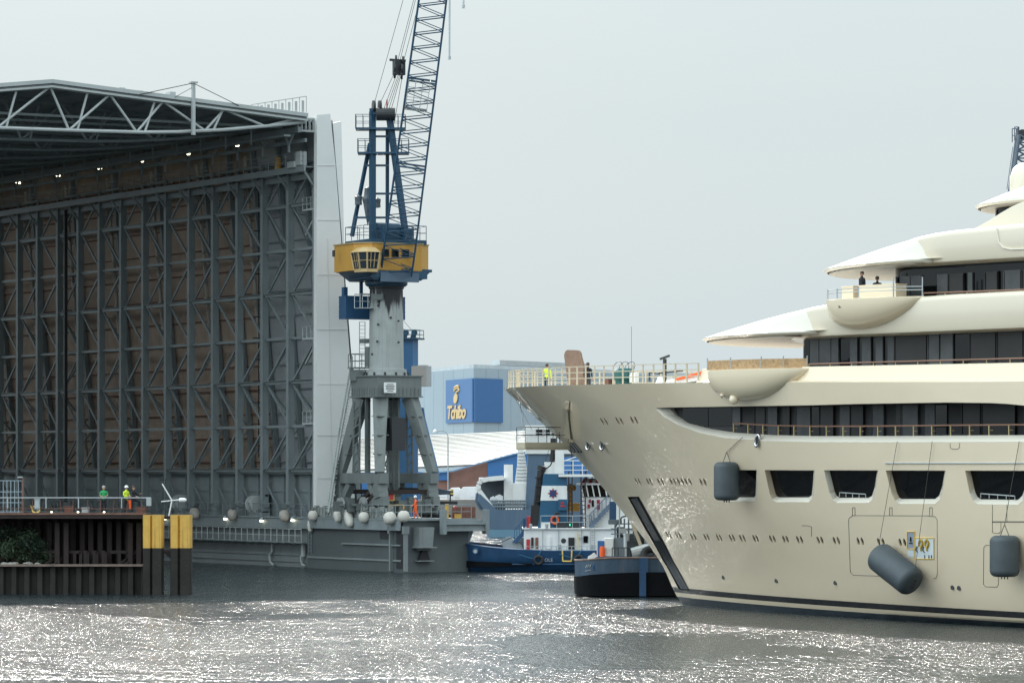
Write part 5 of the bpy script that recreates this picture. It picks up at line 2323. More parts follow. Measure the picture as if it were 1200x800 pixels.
# A-frame
mb = MB()
yt = 1.05
apexz = zc(131)
Lf, Rf = cs(436.5, 131, -.5), cs(455.5, 131, -.5)
fl, fr_ = cs(436.5, 280, -1.2), cs(476, 280, -1.2)
bl, br = cs(412.5, 277, 1.6), cs(453.8, 280, 1.6)
mb.bar(fl, Lf, .42, .42)
mb.bar(fr_, Rf, .42, .42)
mb.bar(bl, cs(417, 252, 1.4), .26, .26)
mb.bar(cs(417, 252, 1.4), cs(433.5, 168, -.1), .24, .24)
mb.bar(br, cs(454, 150, -.1), .22, .22)
mb.bar(cs(433, 131, -.5), cs(459, 131, -.5), .45, .5)
for y, xl, xr in ((160, 437, 455), (194, 428, 456), (227, 437, 467), (255, 416, 455), (268, 437, 470)):
    mb.bar(cs(xl, y, -.4), cs(xr, y, -.4), .16, .16)
mb.build('a_frame', cb, crane)
for (x0, x1, y) in ((417, 475, 151.5), (419.5, 479, 180)):
    mb = MB()
    c = cs((x0 + x1) / 2, y, -.3)
    wd = (x1 - x0) / KC
    e1 = (cs(x1, y, -.3) - cs(x0, y, -.3)).normalized()
    e2 = V(0, 0, 1).cross(e1)
    mb.bar(cs(x0, y, -.3), cs(x1, y, -.3), 1.6, .14)
    for xx in (x0, x1 - 17):
        p = [cs(xx, y, -.3) + e2 * .8, cs(xx + 17, y, -.3) + e2 * .8, cs(xx + 17, y, -.3) - e2 * .8, cs(xx, y, -.3) - e2 * .8, cs(xx, y, -.3) + e2 * .8]
        rail(mb, p, 1.1, .6, .022, .025, (.5,), n=4)
    mb.build('platform', cb, crane)
mb = MB()
Mr = V(0, 0, 1).rotation_difference((cs(470, 100) - cs(430, 100)).normalized()).to_matrix()
for (x, y) in ((438, 125), (445, 125)):
    mb.lathe([(.42, -.1), (.5, -.1), (.5, .1), (.42, .1)], cs(x, y, -.5), 18, Matrix.Rotation(R(12), 3, 'Z') @ Mr)
mb.lathe([(.48, -.75), (.52, -.75), (.52, .75), (.48, .75)], cs(452, 134, -.7), 18, Mr)
mb.build('head_sheave', M['dark'], crane)
mb = MB()
mb.tube(cs(453.5, 128, 0), cs(453.5, 117, 0), .06)
mb.build('aircraft_light', M['red'], crane)

# lattice jib
foot = cs(464.5, 321, -2.2)
topc = cs(517, -75, -8.2)
axis = (topc - foot).normalized()
wv = (cs(470, 100) - cs(430, 100)).normalized()
wv = (wv - axis * wv.dot(axis)).normalized()
dv = axis.cross(wv)
LJ = (topc - foot).length


def jc(t, a, b):
    """corner of the jib section at distance t: a across, b through"""
    q = t / LJ
    W = lerp(1.25, 1.02, q) if q > .12 else lerp(1.2, 1.25, q / .12)
    Dp = .85 * min(1, .35 + q * 6)
    return foot + axis * t + wv * (a * W) + dv * (b * Dp)


NS = 24
for a in (-1, 1):
    for b in (-1, 1):
        mb = MB()
        pts = [jc(LJ * i / NS, a, b) for i in range(NS + 1)]
        for p, q in zip(pts[:-1], pts[1:]):
            mb.tube(p, q, .085, 6)
        mb.build('jib_chord', cb, crane)
mb = MB()
for i in range(NS):
    t0, t1 = LJ * i / NS, LJ * (i + 1) / NS
    tm = (t0 + t1) / 2
    for b in (-1, 1):
        mb.tube(jc(t0, -1, b), jc(tm, 1, b), .05 if b < 0 else .04, 5)
        mb.tube(jc(tm, 1, b), jc(t1, -1, b), .035, 5)
    for a in (-1, 1):
        mb.tube(jc(t0, a, -1), jc(tm, a, 1), .04, 5)
        mb.tube(jc(tm, a, 1), jc(t1, a, -1), .04, 5)
mb.build('jib_lacing', cb, crane)
for y in (200, 104, 3):
    mb = MB()
    t = (zc(y) - foot.z) / axis.z
    for a in (-1, 1):
        mb.bar(jc(t, a, -1), jc(t, a, 1), .14, .14)
    for b in (-1, 1):
        mb.bar(jc(t, -1, b), jc(t, 1, b), .14, .14)
    mb.build('jib_frame', cb, crane)
# service cage inside the jib
t0, t1 = (zc(136) - foot.z) / axis.z, (zc(103) - foot.z) / axis.z
mb = MB()
for k in range(4):
    q = lerp(t0, t1, k / 3)
    p = [jc(q, -.9, -1.15), jc(q, .6, -1.15), jc(q, .6, 1.0), jc(q, -.9, 1.0)]
    for i in range(4):
        mb.tube(p[i], p[(i + 1) % 4], .03, 4)
for a, b in ((-.9, -1.15), (-.4, -1.15), (.1, -1.15), (.6, -1.15), (-.9, 1)):
    mb.tube(jc(t0, a, b), jc(t1, a, b), .03, 4)
mb.bar(jc(t0, -.9, 0), jc(t0, .6, 0), 1.7, .06)
mb.build('service_cage', M['galv'], crane)
# luffing block and ropes
hb = cs(467.5, 78.5, -3.5)
mb = MB()
for off in (-.28, .28):
    for z_, r_ in ((.55, .35), (-.15, .48), (-.6, .36)):
        mb.lathe([(r_, -.08), (r_, .08)], hb + wv * (off + z_ * .1) + V(0, 0, z_), 14, Mr)
mb.box(hb + V(0, 0, -.05), (.5, .9, 1.2))
mb.bar(hb + wv * -.75 + V(0, 0, .45), hb + wv * .55 + V(0, 0, .55), .18, .18)
mb.build('luffing_block', M['dark'], crane)
mb = MB()
for (x0, y0, d0), (x1, y1, d1) in (((438.5, 122, -.5), (478, -20, -5.5)), ((445, 122, -.5), (464, 82, -3.5)), ((449, 130, -.6), (466, 84, -3.5)), ((452, 130, -.6), (467.5, 86, -3.5)), ((455, 130, -.6), (469, 86, -3.5)),
                               ((458, 130, -.6), (471, 84, -3.5)), ((466, 72, -3.5), (490, -20, -6.5)), ((468.5, 72, -3.5), (492, -20, -6.5)), ((473, 72, -3.5), (497, -20, -6.8)), ((462, 145, -.6), (473, 80, -3.5))):
    mb.tube(cs(x0, y0, d0), cs(x1, y1, d1), .022, 4)
mb.build('luffing_rope', M['rope'], crane)
mb = MB()
for x, y, y1 in ((526.5, 68, -60), (543, 8, -60)):
    mb.tube(cs(x, y, -8.5), cs(x + .5, y1, -8.5), .09, 6)
    mb.lathe([(.13, -.12), (.13, .12)], cs(x, y, -8.5), 8)
mb.build('hoist_rope', M['galv'], crane)
mb = MB()
t = (zc(-60) - foot.z) / axis.z
mb.bar(jc(LJ, 0, 0), cs(546, -66, -8.5), .5, .6)
mb.bar(cs(520, -66, -8.5), cs(546, -66, -8.5), .3, .3)
mb.build('jib_head', cb, crane)
# floodlight cluster hanging by the A-frame
mb = MB()
c = cs(431, 232, .8)
mb.lathe([(.02, .9), (.25, .8), (.3, .2), (.45, -.1), (.35, -.5), (.2, -1.4), (.02, -2.2)], c, 9)
for dx in (-.75, .75):
    mb.lathe([(.02, .4), (.32, .25), (.28, -.1), (.3, -.4), (.02, -.45)], c + wv * dx + V(0, 0, -.25), 9)
mb.bar(c + wv * -.9 + V(0, 0, .1), c + wv * 1.0 + V(0, 0, -.4), .1, .1)
mb.build('hook_block', M['hook'] if 'hook' in M else M.setdefault('hook', mat('hook_grey', (.09, .11, .13), .5, var=.3, vscale=3)), crane)

# ------------------------------------------------------------------ second, bright blue crane tower behind
BY = 335.0
bc_ = empty('crane_tower', P(479, 551, BY) * 1.0, R(-20))
bc_.location.z = 0
tag(bc_, 'bright blue box crane tower with two sheaves, behind the grey portal', 'crane')
kb = F / BY
zb_ = lambda y: HC + (HY - y) / kb
mb = MB()
mb.box((0, 0, (zb_(397) + 0) / 2), (1.35, 1.35, zb_(397)))
mb.box((0, 0, zb_(470)), (1.4, 1.4, .1))
mb.build('tower', M['crane_blue_light'], bc_)
mb = MB()
mb.box((.15, 0, zb_(397)), (2.1, 2.0, .15))
rail(mb, [(1.1, 1, zb_(397)), (1.1, -1, zb_(397)), (-.9, -1, zb_(397)), (-.9, 1, zb_(397)), (1.1, 1, zb_(397))], .8, 1, .03, .03, (.5,), n=4)
mb.build('platform', cb, bc_)
mb = MB()
for x in (-.35, .5):
    mb.bar((x - .15, 0, zb_(397)), (x + .1, 0, zb_(389)), .35, .35)
    mb.lathe([(.3, -.08), (.3, .08)], (x + .1, -.1, zb_(390)), 12, Matrix.Rotation(R(90), 3, 'X') @ Matrix.Rotation(R(20), 3, 'Y'))
mb.build('sheave', cb, bc_)
mb = MB()
for x, q in ((-.2, -1.4), (.4, -.9)):
    mb.tube((x, 0, zb_(388)), (x + q, 0, zb_(376)), .02, 4)
mb.build('rope', M['rope'], bc_)
mb = MB()
mb.box((1.35, -.2, zb_(441)), (1.5, 1.3, 1.9))
mb.box((1.5, -.2, zb_(433)), (.8, .8, .8))
mb.build('winch_box', M['galv'], bc_)
mb = MB()
mb.bar((1.2, 0, zb_(478)), (2.9, 0, zb_(556)), .3, .3)
mb.bar((1.4, 0, zb_(478)), (2.2, 0, zb_(556)), .2, .2)
for k in range(10):
    a = V(1.2, 0, zb_(478)).lerp(V(2.9, 0, zb_(556)), k / 10)
    b = V(1.4, 0, zb_(478)).lerp(V(2.2, 0, zb_(556)), (k + .5) / 10)
    mb.bar(a, b, .08, .08)
mb.build('lattice_stay', M['crane_blue_light'], bc_)
# ------------------------------------------------------------------ steel jetty on the left
JY = 228.8
KJ = F / JY
jx = lambda px: (px - 600) / KJ
jz = lambda y: HC + (HY - y) / KJ
jetty = empty('steel_jetty', (jx(90), JY, 0), 0)
tag(jetty, 'rusty steel pile jetty with a railed deck, left foreground', 'jetty')
J0 = jx(90)


def jp(px, y=None, d=0., z=None):
    """local point on the jetty, d metres behind its front"""
    return V(jx(px) - J0, d, jz(y) if z is None else z)


XL = -260
# low corrugated sheet pile wall with capping beam
mb = MB()
per = 15.2
prof = []
x = XL
while x < 170:
    for a, d in ((0, 0), (5.4, 0), (7.4, .34), (13.2, .34)):
        if x + a < 170:
            prof.append((x + a, d))
    x += per
prof.append((170, 0))
mb.grid([[jp(a, d=d, z=z) for a, d in prof] for z in (-1, .3, 1.0, jz(663))])
mb.build('sheet_pile_wall', M['pile'], jetty)
mb = MB()
mb.bar(jp(XL, d=.1, z=jz(662)), jp(170, d=.1, z=jz(662)), .75, .13)
mb.build('capping_beam', mat('worn_cap', (.17, .125, .105), .8, var=.35, vscale=2, streak=.3), jetty)
# ground behind the low wall and the dark back wall
mb = MB()
mb.grid([[jp(XL, d=.3, z=1.75), jp(170, d=.3, z=1.75)], [jp(XL, d=3.2, z=1.9), jp(170, d=3.2, z=1.75)]])
mb.build('infill', mat('dark_earth', (.05, .048, .042), .95, var=.4, vscale=2), jetty)
mb = MB()
x = XL
prof = []
while x < 172:
    for a, d in ((0, 3.0), (6, 3.0), (9, 3.45), (17, 3.45)):
        prof.append((min(172, x + a), d))
    x += 21
mb.grid([[jp(a, d=d, z=z) for a, d in prof] for z in (-1, 4.8)])
mb.build('back_wall', M['rust'], jetty)
# heavy H piles, front flange visible, low frames between them
hp_me = MB()
for y_ in (-.18, .18):
    hp_me.box((0, y_, 1.6), (.3, .04, 5.9))
hp_me.box((0, 0, 1.6), (.04, .36, 5.9))
hpm = hp_me.mesh('pile', M['rust'])
for px in (53, 65, 75.5, 92, 102, 113, 124, 135, 146, 151, 161, 166):
    big = px in (65, 75.5, 151, 161)
    inst(hpm, 'pile', jetty, jp(px, d=1.0 if big else 2.2, z=0), None)
mb = MB()
for a, b in ((50, 63), (78, 92), (95, 100), (105, 111), (116, 121), (127, 148), (152, 169)):
    mb.bar(jp(a, 647, 1.2), jp(b, 647, 1.2), .2, .2)
    mb.bar(jp((a + b) / 2, 647, 1.2), jp((a + b) / 2, 662, 1.2), .25, .2)
    mb.bar(jp(b, 647, 1.2), jp(b, 662, 1.2), .2, .2)
for a, b in ((52, 66), (62, 76), (138, 156), (146, 160)):
    mb.bar(jp(a, 662, .7), jp(b, 649, 1.6), .16, .2)
mb.build('low_frame', M['rust'], jetty)
# deck
mb = MB()
mb.box(((jp(XL).x + jp(172).x) / 2 if False else (jx(XL) + jx(172)) / 2 - J0, 1.8, jz(604.5)), (jx(172) - jx(XL), 4.2, .3))
mb.build('deck', M['rust'], jetty)
mb = MB()
mb.bar(jp(XL, 601.6, -.32), jp(172, 601.6, -.32), .08, .14)
mb.build('deck_edge', mat('deck_edge_red', (.16, .085, .065), .8, var=.3, vscale=2), jetty)
DZ = jz(604.5) + .15
# railing: galvanised top rail and flat posts, rusty thin posts and mid rail
mb = MB()
tz = jz(582.5)
mb.bar(jp(XL, z=tz), jp(177, z=tz - .02), .12, .07)
for px in (-60, -25, 9, 54, 92, 142.5):
    mb.bar(jp(px, z=DZ + .35), jp(px, z=tz), .14, .06)
mb.box(jp(174.5, 588, 0), (.28, .5, .48))
mb.build('handrail', M['galv'], jetty)
mb = MB()
mb.tube(jp(XL, 594.8, .05), jp(176, 596, .05), .025)
for px in range(-250, 172, 16):
    mb.tube(jp(px + random.uniform(-2, 2), z=DZ, d=.05), jp(px, z=tz - .05, d=.05), .025)
mb.build('rusty_posts', M['rust_red'], jetty)
# grey panel box on a post, hose, brown locker on the deck
for nm, px, w_, h_, z_, m_, lab, cat in (('switch_box', 43.5, .32, .62, DZ + .62, M['galv'], 'small grey switch box on the jetty railing above the yellow hose', 'box'), ('tool_chest', 79, .55, .45, DZ + .23, M['rust_red'], 'brown steel chest standing on the jetty deck behind the railing', 'chest'), ('metal_bin', 99, .45, .38, DZ + .19, M['galv'], 'low grey metal bin on the jetty deck left of the man in green', 'bin'), ('end_chest', 164, .55, .42, DZ + .21, M['rust_red'], 'brown steel chest at the jetty end beside the yellow capped piles', 'chest')):
    mb = MB()
    mb.box((0, 0, 0), (w_, .3, h_))
    mb.box((0, 0, h_ / 2), (w_ + .06, .36, .05))
    mb.box((0, -.16, 0), (w_ * .8, .03, h_ * .75))
    if nm == 'switch_box':
        mb.bar((0, .1, -h_ / 2), (0, .1, -.62), .08, .08)
    o = mb.build(nm, m_)
    q = jp(px, z=z_, d=.55 if nm != 'switch_box' else .1)
    o.location = (q.x + J0, q.y + JY, q.z)
    tag(o, lab, cat)
mb = MB()
for i in range(3):
    mb.torus((0, -.04 * i, 0), .2 + .02 * i, .04, Matrix.Rotation(R(80), 3, 'X'), 16, 6)
mb.tube((-.2, 0, -.1), (-.35, 0, .25), .03)
o = mb.build('hose', M['lbl_yellow'])
q = jp(42, z=DZ + .27, d=.15)
o.location = (q.x + J0, q.y + JY, q.z)
tag(o, 'coil of yellow hose hanging on the jetty railing', 'hose')
for px, nm in ((61, 'small lit deck light left of the brown chest'), (122.5, 'small lit deck light by the feet of the man in green'), (92, 'faint lit deck light right of the brown chest')):
    mb = MB()
    mb.lathe([(.02, .06), (.06, .05), (.06, -.03), (.02, -.05)], (0, 0, 0), 10)
    o = mb.build('deck_light', lampm)
    q = jp(px, z=DZ + .1, d=-.25)
    o.location = (q.x + J0, q.y + JY, q.z)
    tag(o, nm, 'lamp', 'small lamps on the jetty edge')
# mesh gate panel with rusty post at the far left
gt = empty('mesh_gate', (jx(10), JY + 2.2, DZ), 0)
tag(gt, 'pale blue mesh gate panel with a rusty post on the jetty, far left', 'gate')
mb = MB()
w0, w1 = jx(-20) - jx(10), jx(20.5) - jx(10)
h = jz(563) - DZ
for i in range(10):
    x = lerp(w0, w1, i / 9)
    mb.bar((x, 0, .05), (x, 0, h), .04, .04)
for z in (.1, h * .33, h * .66, h):
    mb.bar((w0, 0, z), (w1, 0, z), .045, .045)
mb.build('mesh', mat('pale_blue_steel', (.30, .38, .42), .5), gt)
mb = MB()
mb.bar((w1 + .05, 0, 0), (w1 + .05, 0, h + .2), .1, .1)
mb.build('post', M['rust_red'], gt)
mb = MB()
mb.box((w1 - .12, 0, h + .22), (.32, .25, .09))
mb.build('lamp', M['galv'], gt)

# yellow capped mooring piles
def dolphin(px0, px1, label, split):
    e = empty('mooring_dolphin', (jx((px0 + px1) / 2), JY - .4, 0), 0)
    tag(e, label, 'mooring pile', 'yellow capped mooring piles')
    c = (px0 + px1) / 2
    zt, zy = jz(603), jz(641.5)
    for k, (a, b) in enumerate(split):
        x0, x1 = (a - c) / KJ, (b - c) / KJ
        r = (x1 - x0) / 2
        n = 6

        def poly(z, sc=1.):
            return [V((x0 + x1) / 2 + sc * r * X, .55 * Y_, z) for X, Y_ in ((-1, .6), (-1, -.6), (-.72, -1), (.72, -1), (1, -.6), (1, .6), (.72, 1), (-.72, 1))]
        mb = MB()
        mb.prism(poly(-1.5), (0, 0, zy + 1.5))
        mb.build('pile', M['pile'], e)
        mb = MB()
        mb.prism(poly(zy, 1.02), (0, 0, zt - zy))
        mb.add(poly(zt + .003, 1.03), [tuple(range(8))])
        mb.build('yellow_cap', M['yellow'], e)
    return e


d1 = dolphin(169, 192.5, 'double mooring pile with scratched yellow cap at the jetty end', ((169, 178.5), (178.8, 192.5)))
d2 = dolphin(201, 225.5, 'broad mooring pile with yellow cap standing free, right of its twin', ((201, 211), (211.2, 225.5)))
mb = MB()
mb.bar(jp(178, 645, -.4), jp(203, 645, -.4), .5, .16)
mb.prism([jp(192, 646, -.6), jp(206, 646, -.6), jp(206, 655, -.6), jp(202, 655, -.6), jp(196, 650, -.6)], (0, .4, 0))
mb.build('link_bracket', M['rust'], jetty)

# pivoting pole lamp leaning over behind the piles
lp = empty('pole_lamp', (jx(196), JY + 4, DZ - .2), 0)
tag(lp, 'white pole and arm with a white lamp head, tilted behind the piles', 'lamp')
mb = MB()
q = lambda px, y: V((px - 196) * (JY + 4) / F, 0, HC + (HY - y) * (JY + 4) / F - DZ + .2)
mb.tube(q(183, 566.5), q(194.5, 586), .045, 6)
mb.tube(q(182, 587.5), q(204, 585.2), .04, 6)
mb.tube(q(191, 604), q(194.5, 586), .05, 6)
mb.build('pole', M['white'], lp)
mb = MB()
mb.lathe([(.02, -.25), (.14, -.2), (.16, .1), (.08, .25), (.02, .26)], q(207, 585.7), 12, Matrix.Rotation(R(90), 3, 'Y'))
mb.build('lamp_head', M['white'], lp, smooth=50)
# a dark post lamp further back
mb = MB()
mb.bar((0, 0, 0), (0, 0, 2.4), .05, .05)
mb.bar((-.35, 0, 2.35), (.4, 0, 2.35), .05, .04)
o = mb.build('post_lamp', M['dark'])
o.location = (jx(185), JY + 5, DZ - .2)
tag(o, 'thin dark post with a short crossbar behind the white pole', 'post')
# shelf holding these two: the jetty's rear landing behind the piles
mb = MB()
mb.box((jx(187) - J0, 4.6, DZ - .3), (2.2, 2.0, .2))
mb.build('rear_landing', M['rust'], jetty)

# bushes on the bank
leafm = mat('bush_leaf', (.045, .075, .04), .7, var=.5, vscale=1.5)
leafm2 = mat('bush_leaf_dark', (.022, .042, .026), .7, var=.5, vscale=1.5)
twig = mat('twig', (.06, .045, .03), .9)
def bush(px, d, w_, h, n, label, m_):
    e = empty('bush', (jx(px), JY + d, 1.8), random.uniform(0, 3))
    tag(e, label, 'bush', 'bushes on the bank behind the jetty')
    mb, tw = MB(), MB()
    rnd = random.Random(int(px * 10))
    cl_ = [(V(rnd.uniform(-.7, .7) * w_, rnd.uniform(-.5, .5) * w_, rnd.uniform(.25, .95) * h), rnd.uniform(.25, .5)) for _ in range(16)]
    for c, r in cl_:
        tw.tube((c.x * .1, c.y * .1, 0), c, .025, 4, .008)
    for i in range(n):
        c, r = rnd.choice(cl_)
        p = c + V(rnd.gauss(0, 1), rnd.gauss(0, 1), rnd.gauss(0, .8)) * r * .6
        if p.z < 0:
            continue
        a = V(rnd.gauss(0, 1), rnd.gauss(0, 1), rnd.gauss(0, .6)).normalized()
        b = a.cross(V(rnd.random(), rnd.random(), rnd.random())).normalized()
        s = rnd.uniform(.05, .11)
        mb.add([p - a * s, p + b * s * .5, p + a * s, p - b * s * .5], [(0, 1, 2, 3)])
    mb.build('foliage', m_, e)
    tw.build('stems', twig, e)


bush(-8, 1.6, 1.3, 2.4, 2600, 'tall dark green bush at the far left behind the low pile wall', leafm2)
bush(16, 1.5, 1.3, 2.5, 3000, 'broad mid green bush under the left end of the jetty deck', leafm)
bush(36, 1.3, 1.0, 1.7, 2200, 'lower dark bush at the right edge of the overgrown bank', leafm2)
bush(52, 1.5, .5, .7, 700, 'small tuft of leaves next to the first rusty pile', leafm)
mb = MB()
rnd = random.Random(3)
for i in range(22):
    x, y = rnd.uniform(-60, 46), rnd.uniform(.4, .9)
    s = rnd.uniform(.1, .28)
    p = jp(x, z=1.85 + s * .3, d=y)
    mb.lathe([(s * .5, -s * .4), (s, -s * .1), (s * .8, s * .3), (s * .2, s * .5)], p, 7, Matrix.Rotation(rnd.uniform(-.4, .4), 3, 'X'))
tag(mb.build('rubble', mat('pale_stone', (.30, .29, .26), .9, var=.3, vscale=3), jetty), kind='stuff')

# ------------------------------------------------------------------ people
def person(name_label, loc, rz, cols, pose='stand', helmet=None, hair='hair', scale=1.0, sleeves=True):
    """a continuous skinned figure facing local -Y; cols = (top, legs, shoes)"""
    J = {'pel': (0, 0, .95, .125), 'wai': (0, 0, 1.1, .125), 'che': (0, -.01, 1.3, .15), 'nek': (0, 0, 1.46, .065), 'nk2': (0, -.01, 1.52, .058), 'hd1': (0, -.025, 1.6, .085), 'hd2': (0, -.02, 1.68, .092), 'hd3': (0, -.01, 1.745, .055), 'nos': (0, -.115, 1.625, .018)}
    E = [('pel', 'wai', 1), ('wai', 'che', 1), ('che', 'nek', 1), ('nek', 'nk2', 0), ('nk2', 'hd1', 0), ('hd1', 'hd2', 0), ('hd2', 'hd3', 0), ('hd1', 'nos', 0)]
    arms = {
        'stand': {s: ((.235 * s, .03, 1.14), (.245 * s, -.05, .89)) for s in (-1, 1)},
        'hands': {s: ((.24 * s, -.02, 1.16), (.13 * s, -.24, 1.12)) for s in (-1, 1)},
        'rail': {-1: ((-.27, -.1, 1.17), (-.2, -.36, 1.1)), 1: ((.25, -.05, 1.18), (.22, -.33, 1.25))},
        'walk': {-1: ((-.24, .1, 1.16), (-.22, .02, .93)), 1: ((.24, -.1, 1.17), (.2, -.3, 1.02))},
    }[pose]
    legs = {
        'stand': {s: ((.105 * s, -.02, .5), (.11 * s, .03, .08), (.13 * s, -.16, .035)) for s in (-1, 1)},
        'hands': {s: ((.11 * s, -.02, .5), (.12 * s, .03, .08), (.14 * s, -.16, .035)) for s in (-1, 1)},
        'rail': {-1: ((-.11, -.02, .5), (-.11, .03, .08), (-.12, -.16, .035)), 1: ((.2, -.32, .78), (.24, -.28, .42), (.26, -.46, .36))},
        'walk': {-1: ((-.1, -.14, .52), (-.1, -.06, .08), (-.1, -.25, .04)), 1: ((.1, .02, .5), (.1, .2, .12), (.1, .04, .04))},
    }[pose]
    for s in (-1, 1):
        t = 'r' if s > 0 else 'l'
        e, w_ = arms[s]
        J['sh' + t] = (.19 * s, 0, 1.41, .068)
        J['el' + t] = (*e, .048)
        J['wr' + t] = (*w_, .034)
        d = (Vector(w_) - Vector(e)).normalized()
        pm_ = Vector(w_) + d * .07
        J['pa' + t] = (*pm_, .038)
        E += [('che', 'sh' + t, 1), ('sh' + t, 'el' + t, 1), ('el' + t, 'wr' + t, 1 if sleeves else 0), ('wr' + t, 'pa' + t, 0)]
        x = d.cross(V(0, 1, .2)).normalized()
        for i in range(4):
            o = x * ((i - 1.5) * .021)
            L_ = (.075, .088, .083, .066)[i]
            k1 = pm_ + o + d * (.03 + L_ * .5)
            k2 = k1 + (d * .8 + V(0, -.5, 0)).normalized() * L_ * .5
            J['f%s%d' % (t, i)] = (*k1, .0095)
            J['g%s%d' % (t, i)] = (*k2, .008)
            E += [('pa' + t, 'f%s%d' % (t, i), 0), ('f%s%d' % (t, i), 'g%s%d' % (t, i), 0)]
        th = Vector(w_) + d * .04 + x * (-.045 * s) + V(0, -.02, 0)
        J['th' + t] = (*th, .011)
        E += [('wr' + t, 'th' + t, 0)]
        kn, an, to = legs[s]
        J['hp' + t] = (.095 * s, 0, .9, .1)
        J['kn' + t] = (*kn, .066)
        J['an' + t] = (*an, .05)
        J['to' + t] = (*to, .042)
        E += [('pel', 'hp' + t, 2), ('hp' + t, 'kn' + t, 2), ('kn' + t, 'an' + t, 2), ('an' + t, 'to' + t, 3)]
        J['ea' + t] = (.1 * s, 0, 1.64, .018)
        E += [('hd2', 'ea' + t, 0)]
    ks = list(J)
    me = bpy.data.meshes.new('person')
    me.from_pydata([J[k][:3] for k in ks], [(ks.index(a), ks.index(b)) for a, b, _ in E], [])
    o = bpy.data.objects.new('person_rig', me)
    COL.objects.link(o)
    o.modifiers.new('skin', 'SKIN')
    sv = me.skin_vertices[0].data
    for i, k in enumerate(ks):
        sv[i].radius = (J[k][3], J[k][3] * (.78 if k in ('che', 'wai', 'pel') else 1))
        sv[i].use_root = k == 'pel'
    sb = o.modifiers.new('sub', 'SUBSURF')
    sb.levels = sb.render_levels = 1
    dg = bpy.context.evaluated_depsgraph_get()
    dg.update()
    nm = bpy.data.meshes.new_from_object(o.evaluated_get(dg))
    bpy.data.objects.remove(o)
    nm.materials.clear()
    for m_ in (M['skin'], cols[0], cols[1], cols[2]):
        nm.materials.append(m_)
    segs = [(Vector(J[a][:3]), Vector(J[b][:3]), mi, (J[a][3] + J[b][3]) / 2) for a, b, mi in E]
    for p in nm.polygons:
        best = (9, 0)
        for a, b, mi, r in segs:
            d = b - a
            t = max(0, min(1, (p.center - a).dot(d) / max(1e-9, d.dot(d))))
            q = (p.center - (a + d * t)).length - r
            if q < best[0]:
                best = (q, mi)
        p.material_index = best[1]
        p.use_smooth = True
    ob = bpy.data.objects.new('person', nm)
    COL.objects.link(ob)
    ob.location = loc
    ob.rotation_euler = (0, 0, rz)
    ob.scale = (scale,) * 3
    tag(ob, name_label, 'person')
    if helmet:
        mb = MB()
        mb.lathe([(.15, 0), (.125, .015), (.12, .06), (.09, .12), (.03, .145), (.005, .147)], (0, -.02, 1.675), 16)
        mb.build('helmet', helmet, ob, smooth=50)
    else:
        mb = MB()
        mb.lathe([(.085, -.07), (.105, 0), (.1, .06), (.06, .1), (.01, .108)], (0, .012, 1.69), 14)
        mb.build('hair', M[hair], ob, smooth=60)
    mb = MB()
    for s in (-.035, .035):
        mb.lathe([(.002, -.011), (.011, 0), (.002, .011)], (s, -.098, 1.655), 8)
    mb.build('eyes', M['black'], ob)
    mb = MB()
    mb.box((0, -.1, 1.578), (.05, .012, .01))
    mb.build('mouth', M['redlead'], ob)
    return ob


N_, G_ = M['navy'], M['jeans']
pg = jp(120, z=DZ, d=.75)
person('person in a green t-shirt and dark trousers standing on the jetty', (pg.x + J0, pg.y + JY, DZ), R(8), (M['green'], N_, M['black']), 'hands', None, 'hair_grey', sleeves=False)
pg = jp(146.3, z=DZ, d=.8)
p2 = person('person in a yellow hi-vis jacket and white helmet on the jetty', (pg.x + J0, pg.y + JY, DZ), R(50), (M['lime'], N_, M['black']), 'hands', M['white'])
mb = MB()
mb.prism([V(-.16, -.2, .88), V(.02, -.22, .88), V(.02, -.2, .3), V(-.12, -.18, .32)], (0, .06, 0))
o = mb.build('orange_bag', M['orange'])
o.location = (pg.x + J0 + .32, pg.y + JY, DZ)
tag(o, 'orange bag hanging between the hi-vis and the dark-dressed person', 'bag')
pg = jp(155, z=DZ, d=.75)
person('person in dark clothes with one foot up on the jetty rail', (pg.x + J0, pg.y + JY, DZ), R(55), (N_, N_, M['black']), 'rail', None, 'hair')
w_ = HW(S1 + 6.9, .4, 4.16)
wq = hz(487, 590, .3)
w_ = HW(wq[0], .3, 4.16)
person('person in orange work suit and white helmet walking on the dock deck', w_, R(-75), (M['orange'], M['orange'], M['black']), 'walk', M['white'], scale=1.0)


def yloc(px, v, z):
    u, _ = plane(px, 450, v)
    return (YX + SA * u - CA * v, YY - CA * u - SA * v, z)


person('person in a lime jacket seen from behind on the yacht bow', yloc(641, 2.2, 12.62), R(170), (M['lime'], G_, M['black']), 'stand', None, 'hair')
person('person in dark clothes beside the tall brown board on the yacht bow', yloc(689, 4.6, 12.5), R(160), (N_, G_, M['black']), 'stand', None, 'hair')
zd2 = zbal2 - .25
person('taller dark figure turned left on the upper yacht balcony', yloc(1010, 8.9, zd2), R(-60), (N_, N_, M['black']), 'stand', None, 'hair')
person('dark figure leaning low over the locker on the upper yacht balcony', yloc(1028, 8.6, zd2 - .28), R(170), (N_, N_, M['black']), 'hands', None, 'hair')
# ------------------------------------------------------------------ warehouse with the blue sign, sheds, lamp, tents
WY = 700.0
KW = F / WY
wh = empty('warehouse', (P(555, 551, WY).x, WY, 4), 0)
tag(wh, 'large pale blue-grey windowless warehouse with a blue sign on its corner', 'warehouse')
whm = mat('warehouse_sheet', (.30, .37, .42), .6, var=.06, vscale=.05)  # bluish fade of distance is put into the sheet colour
X0 = P(555, 551, WY).x
